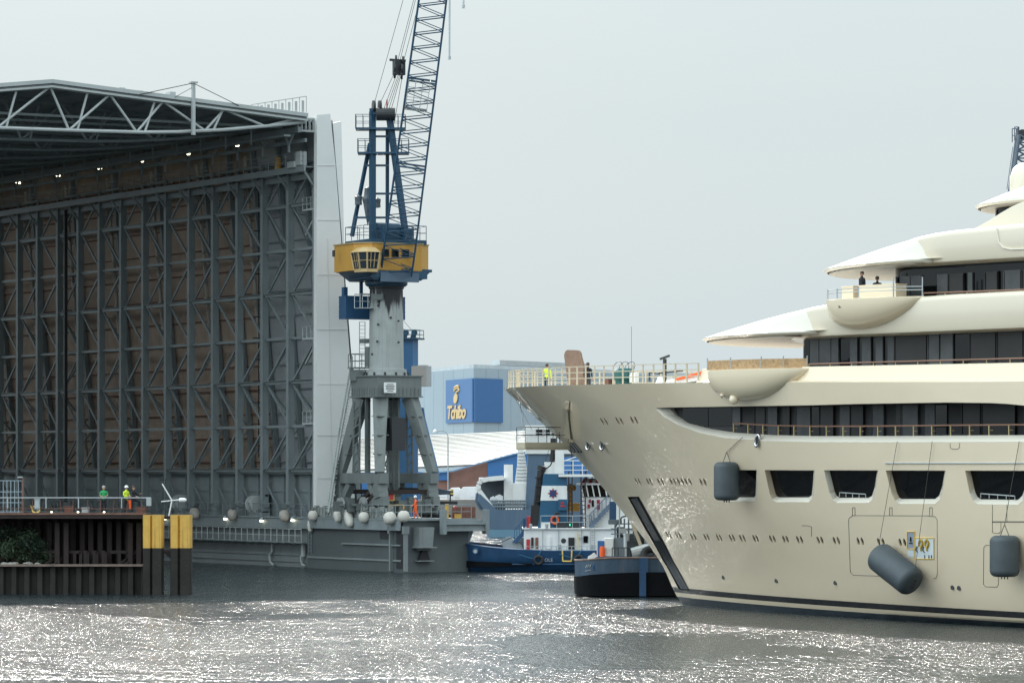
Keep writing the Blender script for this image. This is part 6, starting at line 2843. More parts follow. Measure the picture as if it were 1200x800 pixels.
# two faces meeting at the corner; each runs back from the viewer
def wface(px, back, y):
    Y = WY + back
    return V((px - 600) / F * Y - X0, back, HC + (HY - y) / F * Y - 4)


HT = HC + (HY - 431) / F * WY - 4
a, b, c = wface(486, 40, 0), V(0, 0, 0), wface(850, 75, 0)
d = V(c.x - 60, 240, 0)
a2 = V(a.x + 20, 240, 0)
foot = [V(p.x, p.y, 0) for p in (a, b, c, d, a2)]
mb = MB()
mb.prism(foot, (0, 0, HT))
mb.build('walls', whm, wh)
mb = MB()
mb.prism([p * 1.002 + V(0, 0, HT) for p in foot], (0, 0, .7))
mb.build('parapet', mat('parapet_grey', (.45, .50, .53), .6), wh)
mb = MB()
for t0, t1 in ((.08, .42),):
    p, q = foot[1].lerp(foot[2], t0), foot[1].lerp(foot[2], t1)
    mb.bar(V(p.x, p.y + 3, HT + 1.3), V(q.x, q.y + 3, HT + 1.3), 2.0, 1.0)
mb.build('skylight', M['galv'], wh)
# panel seams
mb = MB()
for k in range(1, 22):
    p = foot[1].lerp(foot[2], k / 22)
    mb.bar(V(p.x, p.y - .03, 0), V(p.x, p.y - .03, HT), .1, .05)
for k in range(1, 6):
    p = foot[1].lerp(foot[0], k / 6)
    mb.bar(V(p.x, p.y - .03, 0), V(p.x, p.y - .03, HT), .1, .05)
mb.build('panel_seams', mat('seam_grey', (.33, .40, .45), .6, var=0), wh)
zy = lambda y: HC + (HY - y) / F * WY - 4
fl = (foot[0] - foot[1]).normalized()
fr = (foot[2] - foot[1]).normalized()
nl = V(fl.y, -fl.x, 0) * (1 if fl.y * 0 - fl.x * 1 < 0 else 1)
nl = V(-abs(fl.y), -abs(fl.x), 0)
nr = V(abs(fr.y), -abs(fr.x), 0)
wl = (555 - 523) / KW / abs(fl.x) * (1 + .02)
wr = (587 - 555) / KW / abs(fr.x) * (1 + .02)
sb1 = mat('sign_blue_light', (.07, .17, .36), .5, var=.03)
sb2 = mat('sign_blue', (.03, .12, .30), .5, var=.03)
mb = MB()
mb.prism([nl * .1 + V(0, 0, zy(494.5)), nl * .1 + fl * wl + V(0, 0, zy(494.5)), nl * .1 + fl * wl + V(0, 0, zy(443)), nl * .1 + V(0, 0, zy(443))], nl * .25)
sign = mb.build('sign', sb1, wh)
mb = MB()
mb.prism([nr * .1 + V(0, 0, zy(494.5)), nr * .1 + fr * wr + V(0, 0, zy(494.5)), nr * .1 + fr * wr + V(0, 0, zy(443)), nr * .1 + V(0, 0, zy(443))], nr * .25)
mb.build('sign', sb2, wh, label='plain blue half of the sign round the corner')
gold = mat('sign_gold', (.66, .47, .23), .5, var=0)
st0 = nl * .5 + fl * (wl * .93) + V(0, 0, zy(490))
ex = -fl
ez = V(0, 0, 1)
ey = ez.cross(ex)
lt = text_mesh('lettering', 'Tchibo', 5.0, gold, sign, Matrix.Identity(4), shear=.22, offset=.17, extrude=.05, space=.9)
cs_ = [v.co for v in lt.data.vertices]
xs_, ys_ = [c.x for c in cs_], [c.y for c in cs_]
sx_, sy_ = wl * 22.5 / 32 / (max(xs_) - min(xs_)), (491 - 474.5) / KW / (max(ys_) - min(ys_))
st0 = st0 - V(0, 0, min(ys_) * sy_)
lt.matrix_basis = Matrix(((ex.x * sx_, 0, -ey.x, st0.x), (ex.y * sx_, 0, -ey.y, st0.y), (0, sy_, 0, st0.z), (0, 0, 0, 1)))
# coffee bean emblem with a curl of steam
mb = MB()
def sp(px, y):
    return nl * .45 + fl * ((555 - px) / KW / abs(fl.x)) + V(0, 0, zy(y))
bean = [sp(536 + 2.4 * math.cos(t) + .5 * math.sin(t), 465.5 - 6.0 * math.sin(t)) for t in [2 * math.pi * i / 20 for i in range(20)]]
mb.prism(bean, nl * .15)
st_ = [(536.5, 458.5), (540, 456.5), (539.5, 453), (536, 454), (534.2, 456.5), (534.5, 452.5), (537, 450.8), (540, 451)]
mb.path([sp(*p) + nl * .05 for p in st_], .2, 6)
mb.build('emblem', gold, sign)

# long white corrugated roofs in front of the warehouse
sh = empty('shed_roofs', P(515, 551, 560), 0)
sh.location.z = 4
tag(sh, 'low sheds with long white ribbed sawtooth roof, below the warehouse', 'shed')
rf = mat('white_ribbed_roof', (.36, .365, .345), .6, var=.2, vscale=.2, streak=.0)
mb = MB()
rows = 24
rz_ = MB()
for i in range(rows):
    Y = 545 + i * 5.0
    z = HC + (HY - (546 - i * 1.55)) / F * Y - 4
    xa, xb = (405 - 600) / F * Y - sh.location.x, (640 - 600) / F * Y - sh.location.x
    y_ = Y - 560
    # tilted strip: low front edge, higher back edge, vertical riser
    tilt = (xb - xa) * .022
    mb.grid([[V(xa, y_, z + .12 - tilt), V(xb, y_, z + .12 + tilt)], [V(xa, y_ + 5.0, z + .22 - tilt), V(xb, y_ + 5.0, z + .32 + tilt)]])
    rz_.grid([[V(xa, y_ + .02, z - .2 - tilt), V(xb, y_ + .02, z - .2 + tilt)], [V(xa, y_ + .02, z + .12 - tilt), V(xb, y_ + .02, z + .12 + tilt)]])
mb.build('roof', rf, sh)
rz_.build('roof_riser', mat('riser_shade', (.16, .17, .17), .5, var=.5, vscale=.35), sh)  # grey risers carry the shade of the roof gaps in their colour
mb = MB()
Y = 544
mb.box(((520 - 600) / F * Y - sh.location.x, Y - 558.5, 1.8), (235 / F * Y, .3, 3.6))
mb.box(((520 - 600) / F * Y - sh.location.x, Y - 510, 2.0), (235 / F * Y, 90, 3.0))
mb.build('wall', M['panel_blue'], sh)
# brick hall with the blue sloping gable
HYY = 520.0
kb2 = F / HYY
bk = empty('brick_building', P(560, 551, HYY), 0)
bk.location.z = 4
tag(bk, 'brown brick building with blue cladding under a sloping gable', 'building')
bx = lambda px: (px - 560) / kb2
bz = lambda y: HC + (HY - y) / kb2 - 4


def bpanel(pts, y0, m_, name, th=.3, parent=bk):
    mb = MB()
    mb.prism([V(bx(x), y0, max(0, bz(y))) for x, y in pts], (0, th, 0))
    return mb.build(name, m_, parent)


bpanel([(480, 600), (640, 600), (640, 524), (600, 533), (570, 541), (530, 552), (512, 553.5), (480, 553)], 0, M['brick'], 'wall', 30)
bpanel([(571.5, 590), (640, 590), (640, 523), (600, 532), (571.5, 540)], -.35, M['panel_blue'], 'cladding')
bpanel([(512, 562.5), (526, 562.5), (526, 552.5), (512, 553)], -.35, M['panel_blue'], 'cladding')
bpanel([(480, 565), (496, 565), (496, 553), (480, 552)], -.35, M['panel_blue'], 'cladding')
bpanel([(512, 554.2), (530, 552.6), (570, 541.2), (600, 533.2), (640, 524), (640, 522.6), (600, 531.6), (570, 539.6), (530, 551.2), (512, 552.6)], -.7, mat('gable_trim', (.12, .25, .42), .5), 'gable_trim', .3)
# street lamp
sl = empty('street_lamp', P(525, 551, 470), 0)
sl.location.z = 4
tag(sl, 'tall curved grey street lamp in front of the ribbed roofs', 'street lamp')
ks = F / 470
sz = lambda y: HC + (HY - y) / ks - 4
mb = MB()
mb.tube((0, 0, 0), (0, 0, sz(512)), .09, 7)
arc = [(0, sz(512))] + [(-.9 + .9 * math.cos(a), sz(512) + .9 * math.sin(a)) for a in [R(i * 18) for i in range(6)]] + [(-1.45, sz(512) + .85)]
mb.path([V(x, 0, z) for x, z in arc], .07, 6)
mb.build('pole', M['galv'], sl)
mb = MB()
mb.lathe([(.02, .3), (.25, .2), (.4, -.05), (.4, -.15)], (-1.65, 0, sz(512) + .7), 12)
mb.build('lamp_head', M['galv'], sl)
# white tents/containers on the quay
for i, (x0, x1, y0, y1, Y, lab) in enumerate(((526, 540, 571, 597, 490, 'left white sheeted stack on the quay, with a lighter door'), (539.5, 562, 570, 597, 488, 'right white sheeted stack on the quay beside the blue ship'), (430, 470, 574, 590, 495, 'white sheeted stack seen between the crane bogies'), (505, 528, 574, 592, 500, 'low white sheeted stack left of the street lamp'))):
    k = F / Y
    w_, h_ = (x1 - x0) / k, HC + (HY - y0) / k - 4
    mb = MB()
    r = min(.5, h_ * .2)
    mb.prism([V(-w_ / 2, 0, 0), V(w_ / 2, 0, 0), V(w_ / 2, 0, h_ - r), V(w_ / 2 - r, 0, h_), V(-w_ / 2 + r, 0, h_ * .97), V(-w_ / 2, 0, h_ * .97 - r)], (0, 4, 0))
    for t in (-.25, .25):
        mb.box((w_ * t, -.02, h_ * .5), (.06, .05, h_ * .9))
    mb.box((w_ * .12, -.03, h_ * .42), (w_ * .3, .05, h_ * .5))
    o = mb.build('covered_stack', M['tarp'])
    o.location = (((x0 + x1) / 2 - 600) / k, Y, 4)
    tag(o, lab, 'covered stack', 'white sheeted stacks on the quay')
# row of parked vans/bits on the quay behind crane legs
for px, w_, m_, lab in ((484, 2.2, M['panel_blue'], 'blue container on the quay behind the crane legs'), (500, 1.6, M['crane_yellow'], 'striped yellow steel block on the quay behind the crane')):
    Y = 486
    mb = MB()
    mb.box((0, 0, 1.2), (w_, 2, 2.4))
    for i in range(6):
        mb.box((-w_ / 2 + (i + .5) * w_ / 6, -1.02, 1.2), (.08, .06, 2.1))
    mb.box((0, 0, 2.45), (w_ + .1, 2.1, .1))
    o = mb.build('container' if px == 484 else 'marker_block', m_)
    o.location = ((px - 600) / F * Y, Y, 4)
    tag(o, lab, 'container' if px == 484 else 'marker')
# dark steel gangway with striped end beyond the dock end
gw = empty('gangway', P(505, 580, 288), 0)
tag(gw, 'dark blue steel boom with a yellow-black striped end by the crane', 'gangway')
mb = MB()
kg = F / 288
q = lambda px, y: V((px - 505) / kg, 0, -(y - 580) / kg)
mb.prism([q(508, 571), q(529, 575), q(529, 579), q(508, 580)], (0, .8, 0))
mb.build('boom', mat('boom_blue', (.05, .08, .11), .5), gw)
mb = MB()
for i in range(4):
    mb.box(q(529.5, 574 + i * 2) + V(0, .4, 0), (.22, .9, .13), mi=i % 2)
mb.build('striped_end', [M['lbl_yellow'], M['dark']], gw)
mb = MB()
mb.bar(q(527.5, 579) + V(0, .4, 0), q(527.5, 589) + V(0, .4, 0), .12, .12)
mb.box(q(526, 589) + V(0, .4, 0), (1.4, .8, .3))
mb.bar(q(511, 579) + V(0, .4, 0), q(511, 606) + V(0, .4, 0), .3, .3)
mb.bar(q(507, 605) + V(0, .4, 0), q(530, 605) + V(0, .4, 0), .3, .3)
mb.build('hanger', M['dark'], gw)

# ------------------------------------------------------------------ far lattice crane jib at the right edge
fy = 420.0
fc = empty('distant_crane', P(1193, 551, fy), 0)
fc.location.z = 0
tag(fc, 'distant grey lattice crane tower peeking above the top deck', 'crane')
kf = F / fy
q = lambda px, y, d=0: V((px - 1193) / kf, d, HC + (HY - y) / kf)
grb = mat('far_steel', (.10, .13, .17), .6)
mb = MB()
b0, b1 = [(1160, 420), (1192, 420)], [(1195.5, 158), (1212, 158)]
b0, b1 = [(1140, 560), (1190, 560)], [(1194.5, 158), (1209, 158)]
for d in (0, 2):
    for (a, b) in zip(b0, b1):
        mb.tube(q(*a, d), q(*b, d), .22, 6)
NN = 44
for i in range(NN):
    t0, t1 = i / NN, (i + 1) / NN
    L0 = lambda t: q(lerp(b0[0][0], b1[0][0], t), lerp(560, 158, t), 0)
    R0 = lambda t: q(lerp(b0[1][0], b1[1][0], t), lerp(560, 158, t), 0)
    mb.tube(L0(t0), R0(t1), .11, 4)
    mb.tube(R0(t0), L0(t1), .11, 4)
    mb.tube(L0(t0), R0(t0), .09, 4)
mb.build('lattice', grb, fc)
mb = MB()
p = [q(1189, 165), q(1194, 165), q(1194, 165, 2), q(1189, 165, 2)]
rail(mb, p, 1.6, .6, .06, .06, (.5,), n=4)
mb.bar(q(1190, 560 - 300), q(1185, 225), .05, .05)
mb.tube(q(1187, 172), q(1180, 222), .04, 4)
mb.build('railing', grb, fc)
mb = MB()
mb.lathe([(.6, -.4), (.6, .4)], q(1199, 157, 1), 14, Matrix.Rotation(R(90), 3, 'X'))
mb.box(q(1204, 158, 1), (2.2, 1.4, .8))
mb.build('head', M['dark'], fc)
# ------------------------------------------------------------------ blue supply ship in the basin
SY = 425.0
KS = F / SY
ss = empty('supply_ship', P(600, 551, SY), 0)
ss.location.z = 0
tag(ss, 'blue and white supply ship with open bow bay and white funnel, beyond the tug', 'ship')


def s_(px, y, d=0.):
    return V((px - 600) / KS, d, HC + (HY - y) / KS)


def sbox(x0, x1, y0, y1, d0, d1, m_, name, parent=ss):
    mb = MB()
    a, b = s_(x0, y0), s_(x1, y1)
    mb.box(((a.x + b.x) / 2, (d0 + d1) / 2, (a.z + b.z) / 2), (b.x - a.x, d1 - d0, abs(a.z - b.z)))
    return mb.build(name, m_, parent)


# hull: flared end, lofted across the beam
mb = MB()
prof = [(571, 632), (570, 626), (568.5, 612), (565, 600), (558.5, 592), (556, 587), (557, 578)]
rows = []
for d, sh in ((0, 5), (1.5, 1.2), (4, 0), (9, 0), (11.5, 1.2), (13, 5)):
    rows.append([s_(x + sh, y, d) for x, y in prof] + [s_(577.5 + sh, 597, d), s_(640, 597, d), s_(690, 597, d)])
mb.grid(rows)
for r in (rows[0], rows[-1]):
    mb.add(r + [s_(690, 632, 0 if r is rows[0] else 13)], [tuple(range(len(r) + 1))])
mb.build('hull', M['supply_blue'], ss)
sbox(572, 650, 620.5, 631, -.06, .2, mat('boot_light_blue', (.13, .26, .36), .5, var=.1), 'boot_top')
# open bay: rim, dark inside, side
mb = MB()
rim = [(578, 597), (569, 585), (561, 574), (560.5, 567), (564, 563), (572, 561), (590, 559.5)]
for a, b in zip(rim[:-1], rim[1:]):
    mb.bar(s_(*a, 0.3), s_(*b, .3), .55, .35, up=(0, 1, 0))
mb.build('bay_rim', M['white'], ss)
mb = MB()
mb.prism([s_(*p, 4) for p in rim + [(592, 597)]], (0, .3, 0))
mb.build('bay_lining', mat('bay_grey', (.10, .12, .14), .7, var=.2), ss)
mb = MB()
mb.prism([s_(556.5, 587, .5), s_(560.5, 569, .5), s_(569, 585, .5), s_(577, 597, .5), s_(562, 597, .5)], (0, .3, 0))
mb.build('bow_cheek', M['supply_blue'], ss)
sbox(561, 592, 559.5, 561.5, .5, 10, M['white'], 'bay_roof')
# deck gear: pipe rails
mb = MB()
for y in (586.5, 590, 593.5):
    mb.tube(s_(572, y, .4), s_(617, y, .4), .1, 5)
for x in range(574, 617, 3):
    mb.bar(s_(x, 597, .4), s_(x, 585.5, .4), .12, .12)
mb.build('cargo_rail', mat('deck_grey', (.16, .2, .23), .6), ss)
for i, (x, y) in enumerate(((578, 583.5), (583, 583), (587, 584))):
    pass
mb = MB()
mb.lathe([(.02, .5), (.5, .3), (.6, -.2), (.5, -.5)], s_(585, 584, 2), 9)
mb.lathe([(.02, .4), (.4, .2), (.5, -.3)], s_(578, 585, 2), 9)
mb.build('deck_cover', M['tarp'], ss)
sbox(590.5, 601, 544, 588, 1.5, 5, M['white'], 'crane_housing')
sbox(601, 620, 566, 588, 1.2, 6, M['white'], 'white_house')
mb = MB()
mb.prism([s_(603, 567, 1.4), s_(620, 567, 1.4), s_(616.5, 540, 1.4), s_(613.5, 524, 1.4), s_(607, 524, 1.4), s_(606, 545, 1.4)], (0, 3.5, 0))
mb.build('funnel', M['white'], ss)
mb = MB()
for i in range(9):
    y = 530 + i * 4
    mb.bar(s_(lerp(607.5, 605, i / 8), y, 1.35), s_(lerp(614, 618, i / 8), y, 1.35), .1, .06)
mb.build('funnel_ribs', mat('rib_grey', (.5, .53, .54), .5, var=0), ss)
mb = MB()
mb.prism([s_(612, 597, .8), s_(616, 585, .8), s_(619, 532, .8), s_(652, 530, .8), s_(690, 530, .8), s_(690, 597, .8)], (0, 11, 0))
mb.build('superstructure', M['supply_blue'], ss)
sbox(616, 690, 498, 531.5, .6, 12, M['tug_white'], 'accommodation')
mb = MB()
for x in (632, 641, 650):
    a = s_(x, 506, .55)
    mb.box(a, (.75, .1, .6))
mb.build('windows', M['glass'], ss)
mb = MB()
rail(mb, [s_(613, 512, .3), s_(690, 512, .3)], 1.0, 1.2, .04, .04, (.5,), n=4)
mb.build('railing', M['white'], ss)
mb = MB()
mb.tube(s_(607, 527, 2), s_(607, 505, 2), .08)
mb.bar(s_(604, 513, 2), s_(610, 513, 2), .08, .08)
mb.build('mast', M['white'], ss)

# ------------------------------------------------------------------ blue harbour tug
TY = 279.0
KT = F / TY
tug = empty('harbour_tug', P(620, 551, TY), 0)
tug.location.z = 0
tag(tug, 'blue and white harbour tug with a star on its funnel casing', 'tug')


def t_(px, y, d=0.):
    return V((px - 620) / KT, d, HC + (HY - y) / KT)


def tbox(x0, x1, y0, y1, d0, d1, m_, name, parent=tug, extra=None, label=None):
    mb = MB()
    a, b = t_(x0, y0), t_(x1, y1)
    mb.box(((a.x + b.x) / 2, (d0 + d1) / 2, (a.z + b.z) / 2), (abs(b.x - a.x), d1 - d0, abs(a.z - b.z)))
    return mb.build(name, m_, parent, label=label)


# hull sections: sheer rises towards the left (stern towards us)
zsh = curve([(536, 635.5), (560, 639), (600, 643), (640, 645), (760, 645)])
half = curve([(534, .3), (540, 2.2), (550, 3.9), (570, 4.8), (640, 5.0), (760, 4.9)])
xs = [534, 536, 540, 545, 552, 560, 575, 600, 640, 700, 760]
mid = 5.0
tm = [M['tug_blue'], M['hull_black'], M['redlead']]
for nm, ys, mi, ex in (('hull', None, 0, 0),):
    mb = MB()
    for side in (-1, 1):
        rows = []
        for x in xs:
            h_ = half(x)
            row = []
            for f, fl in ((0, .82), (.06, .86), (.22, .94), (.7, 1.0), (1.0, 1.03), (1.02, .98)):
                y = lerp(671.5, zsh(x), f)
                row.append(t_(x, y, mid + side * h_ * fl))
            rows.append(row)
        mb.grid(rows)
    for x in (xs[0], xs[-1]):
        pass
    # deck
    mb.grid([[t_(x, zsh(x) + 3, mid - half(x) * .98) for x in xs], [t_(x, zsh(x) + 3, mid + half(x) * .98) for x in xs]])
    hull_t = mb.build('hull', M['tug_blue'], tug, smooth=50)
mb = MB()
A = [t_(x, 664.2 if False else lerp(671.5, zsh(x), .05), mid - half(x) * .885 - .02) for x in xs]
B = [t_(x, 671.8, mid - half(x) * .83 - .02) for x in xs]
mb.loft(A, B)
mb.build('antifouling', M['redlead'], hull_t)
mb = MB()
xr = [534, 540, 548, 560, 580, 600, 624]
A = [t_(x, lerp(657, 660, (x - 534) / 90), mid - half(x) * 1.0 - .22) for x in xr]
B = [t_(x, lerp(665, 662.5, (x - 534) / 90), mid - half(x) * .99 - .22) for x in xr]
A2 = [p + V(0, .25, .02) for p in A]
B2 = [p + V(0, .25, 0) for p in B]
mb.grid([A2, A, B, B2])
mb.build('rubber_belt', M['hull_black'], tug)
mb = MB()
mb.bar(t_(600, 660.5, -.1), t_(760, 660.5, -.1), .12, .1)
mb.bar(t_(534, 636, mid - 1), t_(548, 637.5, mid - 3.9), .1, .1)
mb.build('rubbing_strake', M['tug_blue'], tug)
mb = MB()
mb.torus(t_(557, 645.5, .12), .2, .06, Matrix.Rotation(R(90), 3, 'X'), 16, 6)
pt = mb.build('hawse', M['tug_blue'], tug)
mb = MB()
mb.lathe([(.19, -.02), (.19, .02)], t_(557, 645.5, .12), 12, Matrix.Rotation(R(90), 3, 'X'))
mb.build('lens', M['galv'], pt)
# tyres
for x, y, lab in ((630.8, 656, 'black tyre fender with a blue line on the tug side'), (678, 655.5, 'black tyre fender on the tug, half hidden by the pusher boat')):
    e = empty('tyre_fender', t_(x, y, -.35) + tug.location, 0)
    tag(e, lab, 'tyre', 'tyre fenders on the tug')
    mb = MB()
    mb.torus((0, 0, 0), .3, .13, Matrix.Rotation(R(90), 3, 'X'), 20, 8)
    mb.build('tyre', M['black'], e, smooth=60)
    mb = MB()
    mb.tube((0, 0, .4), (.3, .1, .85), .03)
    mb.tube((-.35, 0, .1), (-1.5, .1, .45), .025)
    mb.build('line', M['rope_blue'], e)
mb = MB()
yl = [(659, 644.5), (659.5, 657.2), (669.6, 657.2), (670, 644.5)]
mb.path([t_(x, y, -.16) for x, y in yl], .06, 5)
mb.build('gate_outline', M['lbl_yellow'], tug)
# name on the bulwark: a few worn pale letters
text_mesh('name_lettering', 'OLE', .36, M['galv'], tug, Matrix.Translation(t_(638, 657.5, -.2)) @ Matrix.Rotation(R(90), 4, 'X'))
# deckhouse
dh = tbox(614, 760, 619.5, 646, 1.8, 8.2, M['tug_white'], 'deckhouse')
tbox(612, 760, 618.8, 620, 1.6, 8.4, M['tug_white'], 'upper_deck')
for (x0, x1, y0, y1, m_, nm) in ((666.5, 673.8, 630, 643.8, M['black'], 'door'), (684.2, 689.5, 628, 636, M['glass'], 'window'), (640.5, 645.5, 629, 643.5, M['tug_white'], 'door'), (617, 621, 632, 645, M['red'], 'locker'), (622.5, 625.5, 630, 642, M['rust'], 'locker'), (627.5, 631, 630, 643, M['rust_red'], 'locker')):
    o = tbox(x0, x1, y0, y1, 1.7, 1.85, m_, nm, dh)
mb = MB()
mb.torus(t_(660.8, 633.8, 1.78), .16, .04, Matrix.Rotation(R(90), 3, 'X'), 14, 6)
mb.lathe([(.15, -.03), (.15, .03)], t_(660.8, 633.8, 1.78), 14, Matrix.Rotation(R(90), 3, 'X'))
mb.build('porthole', M['dark'], dh)
mb = MB()
mb.bar(t_(677.5, 644, 1.65), t_(677.5, 624, 1.65), .1, .08)
mb.build('yellow_pipe', M['lbl_yellow'], dh)
mb = MB()
for x in (636, 655, 682):
    mb.bar(t_(x, 646, 1.72), t_(x, 620, 1.72), .07, .06)
mb.bar(t_(678, 630.5, 1.7), t_(684, 630, 1.7), .06, .06)
for x in (692.5, 697.5):
    mb.bar(t_(x, 644, 1.6), t_(x, 619, 1.6), .05, .05)
for k in range(8):
    mb.bar(t_(692.5, 642 - k * 3, 1.6), t_(697.5, 642 - k * 3, 1.6), .04, .04)
mb.build('pipes_and_ladder', M['galv'], dh)
# towing winch and stairs
mb = MB()
Mx = Matrix.Rotation(R(90), 3, 'Y')
c = t_(603, 639, 3.2)
for dx in (-.45, .45):
    mb.lathe([(.55, -.05), (.55, .05)], c + V(dx, 0, .1), 16, Matrix.Rotation(R(70), 3, 'Z') @ Mx)
mb.lathe([(.35, -.5), (.35, .5)], c + V(0, 0, .1), 14, Matrix.Rotation(R(70), 3, 'Z') @ Mx)
mb.prism([t_(590, 644, 2.6), t_(613, 644, 2.6), t_(611, 639, 2.6), t_(604, 633.5, 2.6), t_(597, 636, 2.6)], (0, 1.4, 0))
mb.build('towing_winch', M['galv'], tug)
mb = MB()
mb.add(stairs(t_(603, 636, 2.4), t_(617, 621, 2.4), 7, .8).v, stairs(t_(603, 636, 2.4), t_(617, 621, 2.4), 7, .8).f)
mb.bar(t_(614.5, 622, 2.2), t_(614.5, 607, 2.2), .22, .22)
mb.build('stairs', M['tug_blue'], tug)
mb = MB()
mb.tube(t_(575, 641, 2), t_(600, 630, 2.4), .03, 4)
mb.bar(t_(563, 639, 2.5), t_(568, 638.5, 2.5), .3, .3)
mb.build('tow_gear', M['dark'], tug)
# funnel casing with white band and star
zf = lambda y: HC + (HY - y) / KT
cas = MB()
def casing(y0, y1, m_, nm, parent=tug):
    fx = lambda y: lerp(637, 630.5, (y - 555) / 65)
    mb = MB()
    a = [V(t_(fx(y), y).x, 2.2, zf(y)) for y in (y0, y1)]
    b = [V(t_(664.8, y).x, 2.2, zf(y)) for y in (y0, y1)]
    mb.prism([a[1], b[1], b[0], a[0]], (0, 3.2, 0))
    return mb.build(nm, m_, parent)


tb2 = mat('casing_blue', (.012, .085, .17), .4, var=.08)
fc_ = casing(555, 619.5, tb2, 'funnel_casing')
mb = MB()
fx = lambda y: lerp(637, 630.5, (y - 555) / 65)
mb.prism([V(t_(fx(586.5), 586.5).x - .02, 2.14, zf(586.5)), V(t_(665, 586.5).x, 2.14, zf(586.5)), V(t_(665, 569).x, 2.14, zf(569)), V(t_(fx(569), 569).x - .02, 2.14, zf(569))], (0, 3.3, 0))
mb.build('white_band', M['tug_white'], fc_)


def star(r0, r1, n, rot, m_, y_):
    pts = []
    for i in range(2 * n):
        t = rot + math.pi * i / n
        r = r0 if i % 2 == 0 else r1
        p = t_(648.5, 578, y_)
        pts.append(p + V(r * math.sin(t), 0, r * math.cos(t)))
    mb = MB()
    c = t_(648.5, 578, y_)
    k = len(pts)
    mb.add([c] + pts, [(0, 1 + i, 1 + (i + 1) % k) for i in range(k)])
    return mb.build('star', m_, fc_)


star(.44, .2, 4, 0, M['red'], 2.10)
star(.40, .22, 4, R(45), mat('star_navy', (.02, .04, .13), .5), 2.08)
tbox(654.5, 665, 585, 598, 1.9, 2.2, tb2, 'vent_box')
tbox(657.5, 661, 588, 590.5, 1.86, 1.9, M['red'], 'label_plate')
tbox(657, 662.5, 592, 594, 1.86, 1.9, M['red'], 'label_plate')
mb = MB()
mb.path([t_(650, 617, 2.12), t_(650, 603, 2.12), t_(652, 601, 2.12), t_(655, 601, 2.12), t_(655.5, 617, 2.12)], .05, 5)
mb.build('door_outline', M['dark'], fc_)
# black exhaust stack and pipes on the left of the casing
mb = MB()
mb.bar(t_(626.5, 617, 2.6), t_(628, 592, 2.6), .75, .7)
mb.tube(t_(629, 595, 2.6), t_(634.5, 551, 2.6), .28, 8)
mb.tube(t_(626, 600, 2.4), t_(631, 560, 2.4), .12, 6)
for y in (560, 570, 580, 588):
    mb.bar(t_(627.5, y, 2.3), t_(634, y - 1, 2.3), .12, .12)
mb.tube(t_(634.5, 551, 2.6), t_(636, 546, 2.6), .35, 8)
mb.path([t_(636, 549, 2.8), t_(641, 548.5, 2.8), t_(645.5, 545, 2.8), t_(648, 539, 2.8), t_(648.8, 530, 2.8), t_(648.8, 513, 2.8)], .22, 8)
mb.build('exhaust_stack', M['black'], tug)
mb = MB()
mb.box(t_(619.5, 612, 2.3), (.3, .3, .9))
mb.build('extinguisher', M['red'], tug)
# white mast house above casing, platform and railing
tbox(638.5, 651, 541, 555.5, 2.6, 4.6, M['tug_white'], 'mast_base')
tbox(651, 661.5, 523, 556, 2.4, 4.4, M['tug_white'], 'mast_house')
tbox(655, 760, 555.5, 558.5, 1.9, 7.5, M['tug_white'], 'bridge_platform')
mb = MB()
rail(mb, [t_(661, 556, 2.0), t_(760, 556, 2.0)], 1.1, .75, .035, .035, (.33, .66), n=4)
mb.tube(t_(661, 540, 2.0), t_(690, 530, 2.0), .035, 4)
mb.build('platform_railing', M['tug_white'], tug)
tbox(662, 760, 535, 556, 6.2, 6.6, M['panel_blue'], 'screen')
# wheelhouse, windows
mb = MB()
mb.prism([t_(687, 620, 3), t_(760, 620, 3), t_(760, 582, 3), t_(684.5, 582, 3)], (0, 4.5, 0))
wh_ = mb.build('wheelhouse', M['tug_white'], tug)
mb = MB()
mb.prism([t_(685, 582, 2.9), t_(760, 582, 2.9), t_(760, 567, 2.9), t_(680, 567, 2.9)], (0, 4.8, 0))
mb.build('window_band', M['glass'], wh_)
mb = MB()
for x in (684, 690, 697, 704, 712, 722):
    mb.bar(t_(x + .5, 582, 2.85), t_(x - 2.5, 567, 2.85), .12, .1)
mb.build('window_frame', M['tug_white'], wh_)
mb = MB()
for i, x in enumerate(range(682, 740, 4)):
    mb.add([t_(x, 567 - (x - 682) * .25 if False else 566.5, 2.7), t_(x + 4, 566.5, 2.7), t_(x + 7, 560.5, 4), t_(x + 3, 560.5, 4)], [(0, 1, 2, 3)], i % 2)
mb.build('striped_awning', [M['red'], M['tug_white']], wh_)
tbox(678, 760, 566, 568.2, 2.7, 7.8, M['tug_white'], 'wheelhouse_roof', wh_)
for (x0, x1, y0, y1) in ((691, 693.5, 585, 589), (700.5, 704, 585.5, 590), (689.5, 692.5, 591, 595.5), (700.5, 704, 591.5, 597)):
    tbox(x0, x1, y0, y1, 2.9, 3.05, mat('dark_red', (.3, .015, .04), .5), 'red_plate', wh_)
tbox(694.5, 697, 586, 593.5, 2.9, 3.05, M['glass'], 'window', wh_)
mb = MB()
mb.add(stairs(t_(692, 618, 2.4), t_(716, 592, 2.4), 9, .8).v, stairs(t_(692, 618, 2.4), t_(716, 592, 2.4), 9, .8).f)
rail(mb, [t_(680, 619, 2.0), t_(694, 619, 2.0)], 1.0, .6, .035, .035, (.5,), n=4)
mb.build('bridge_stairs', mat('stair_blue', (.10, .14, .2), .5), tug)
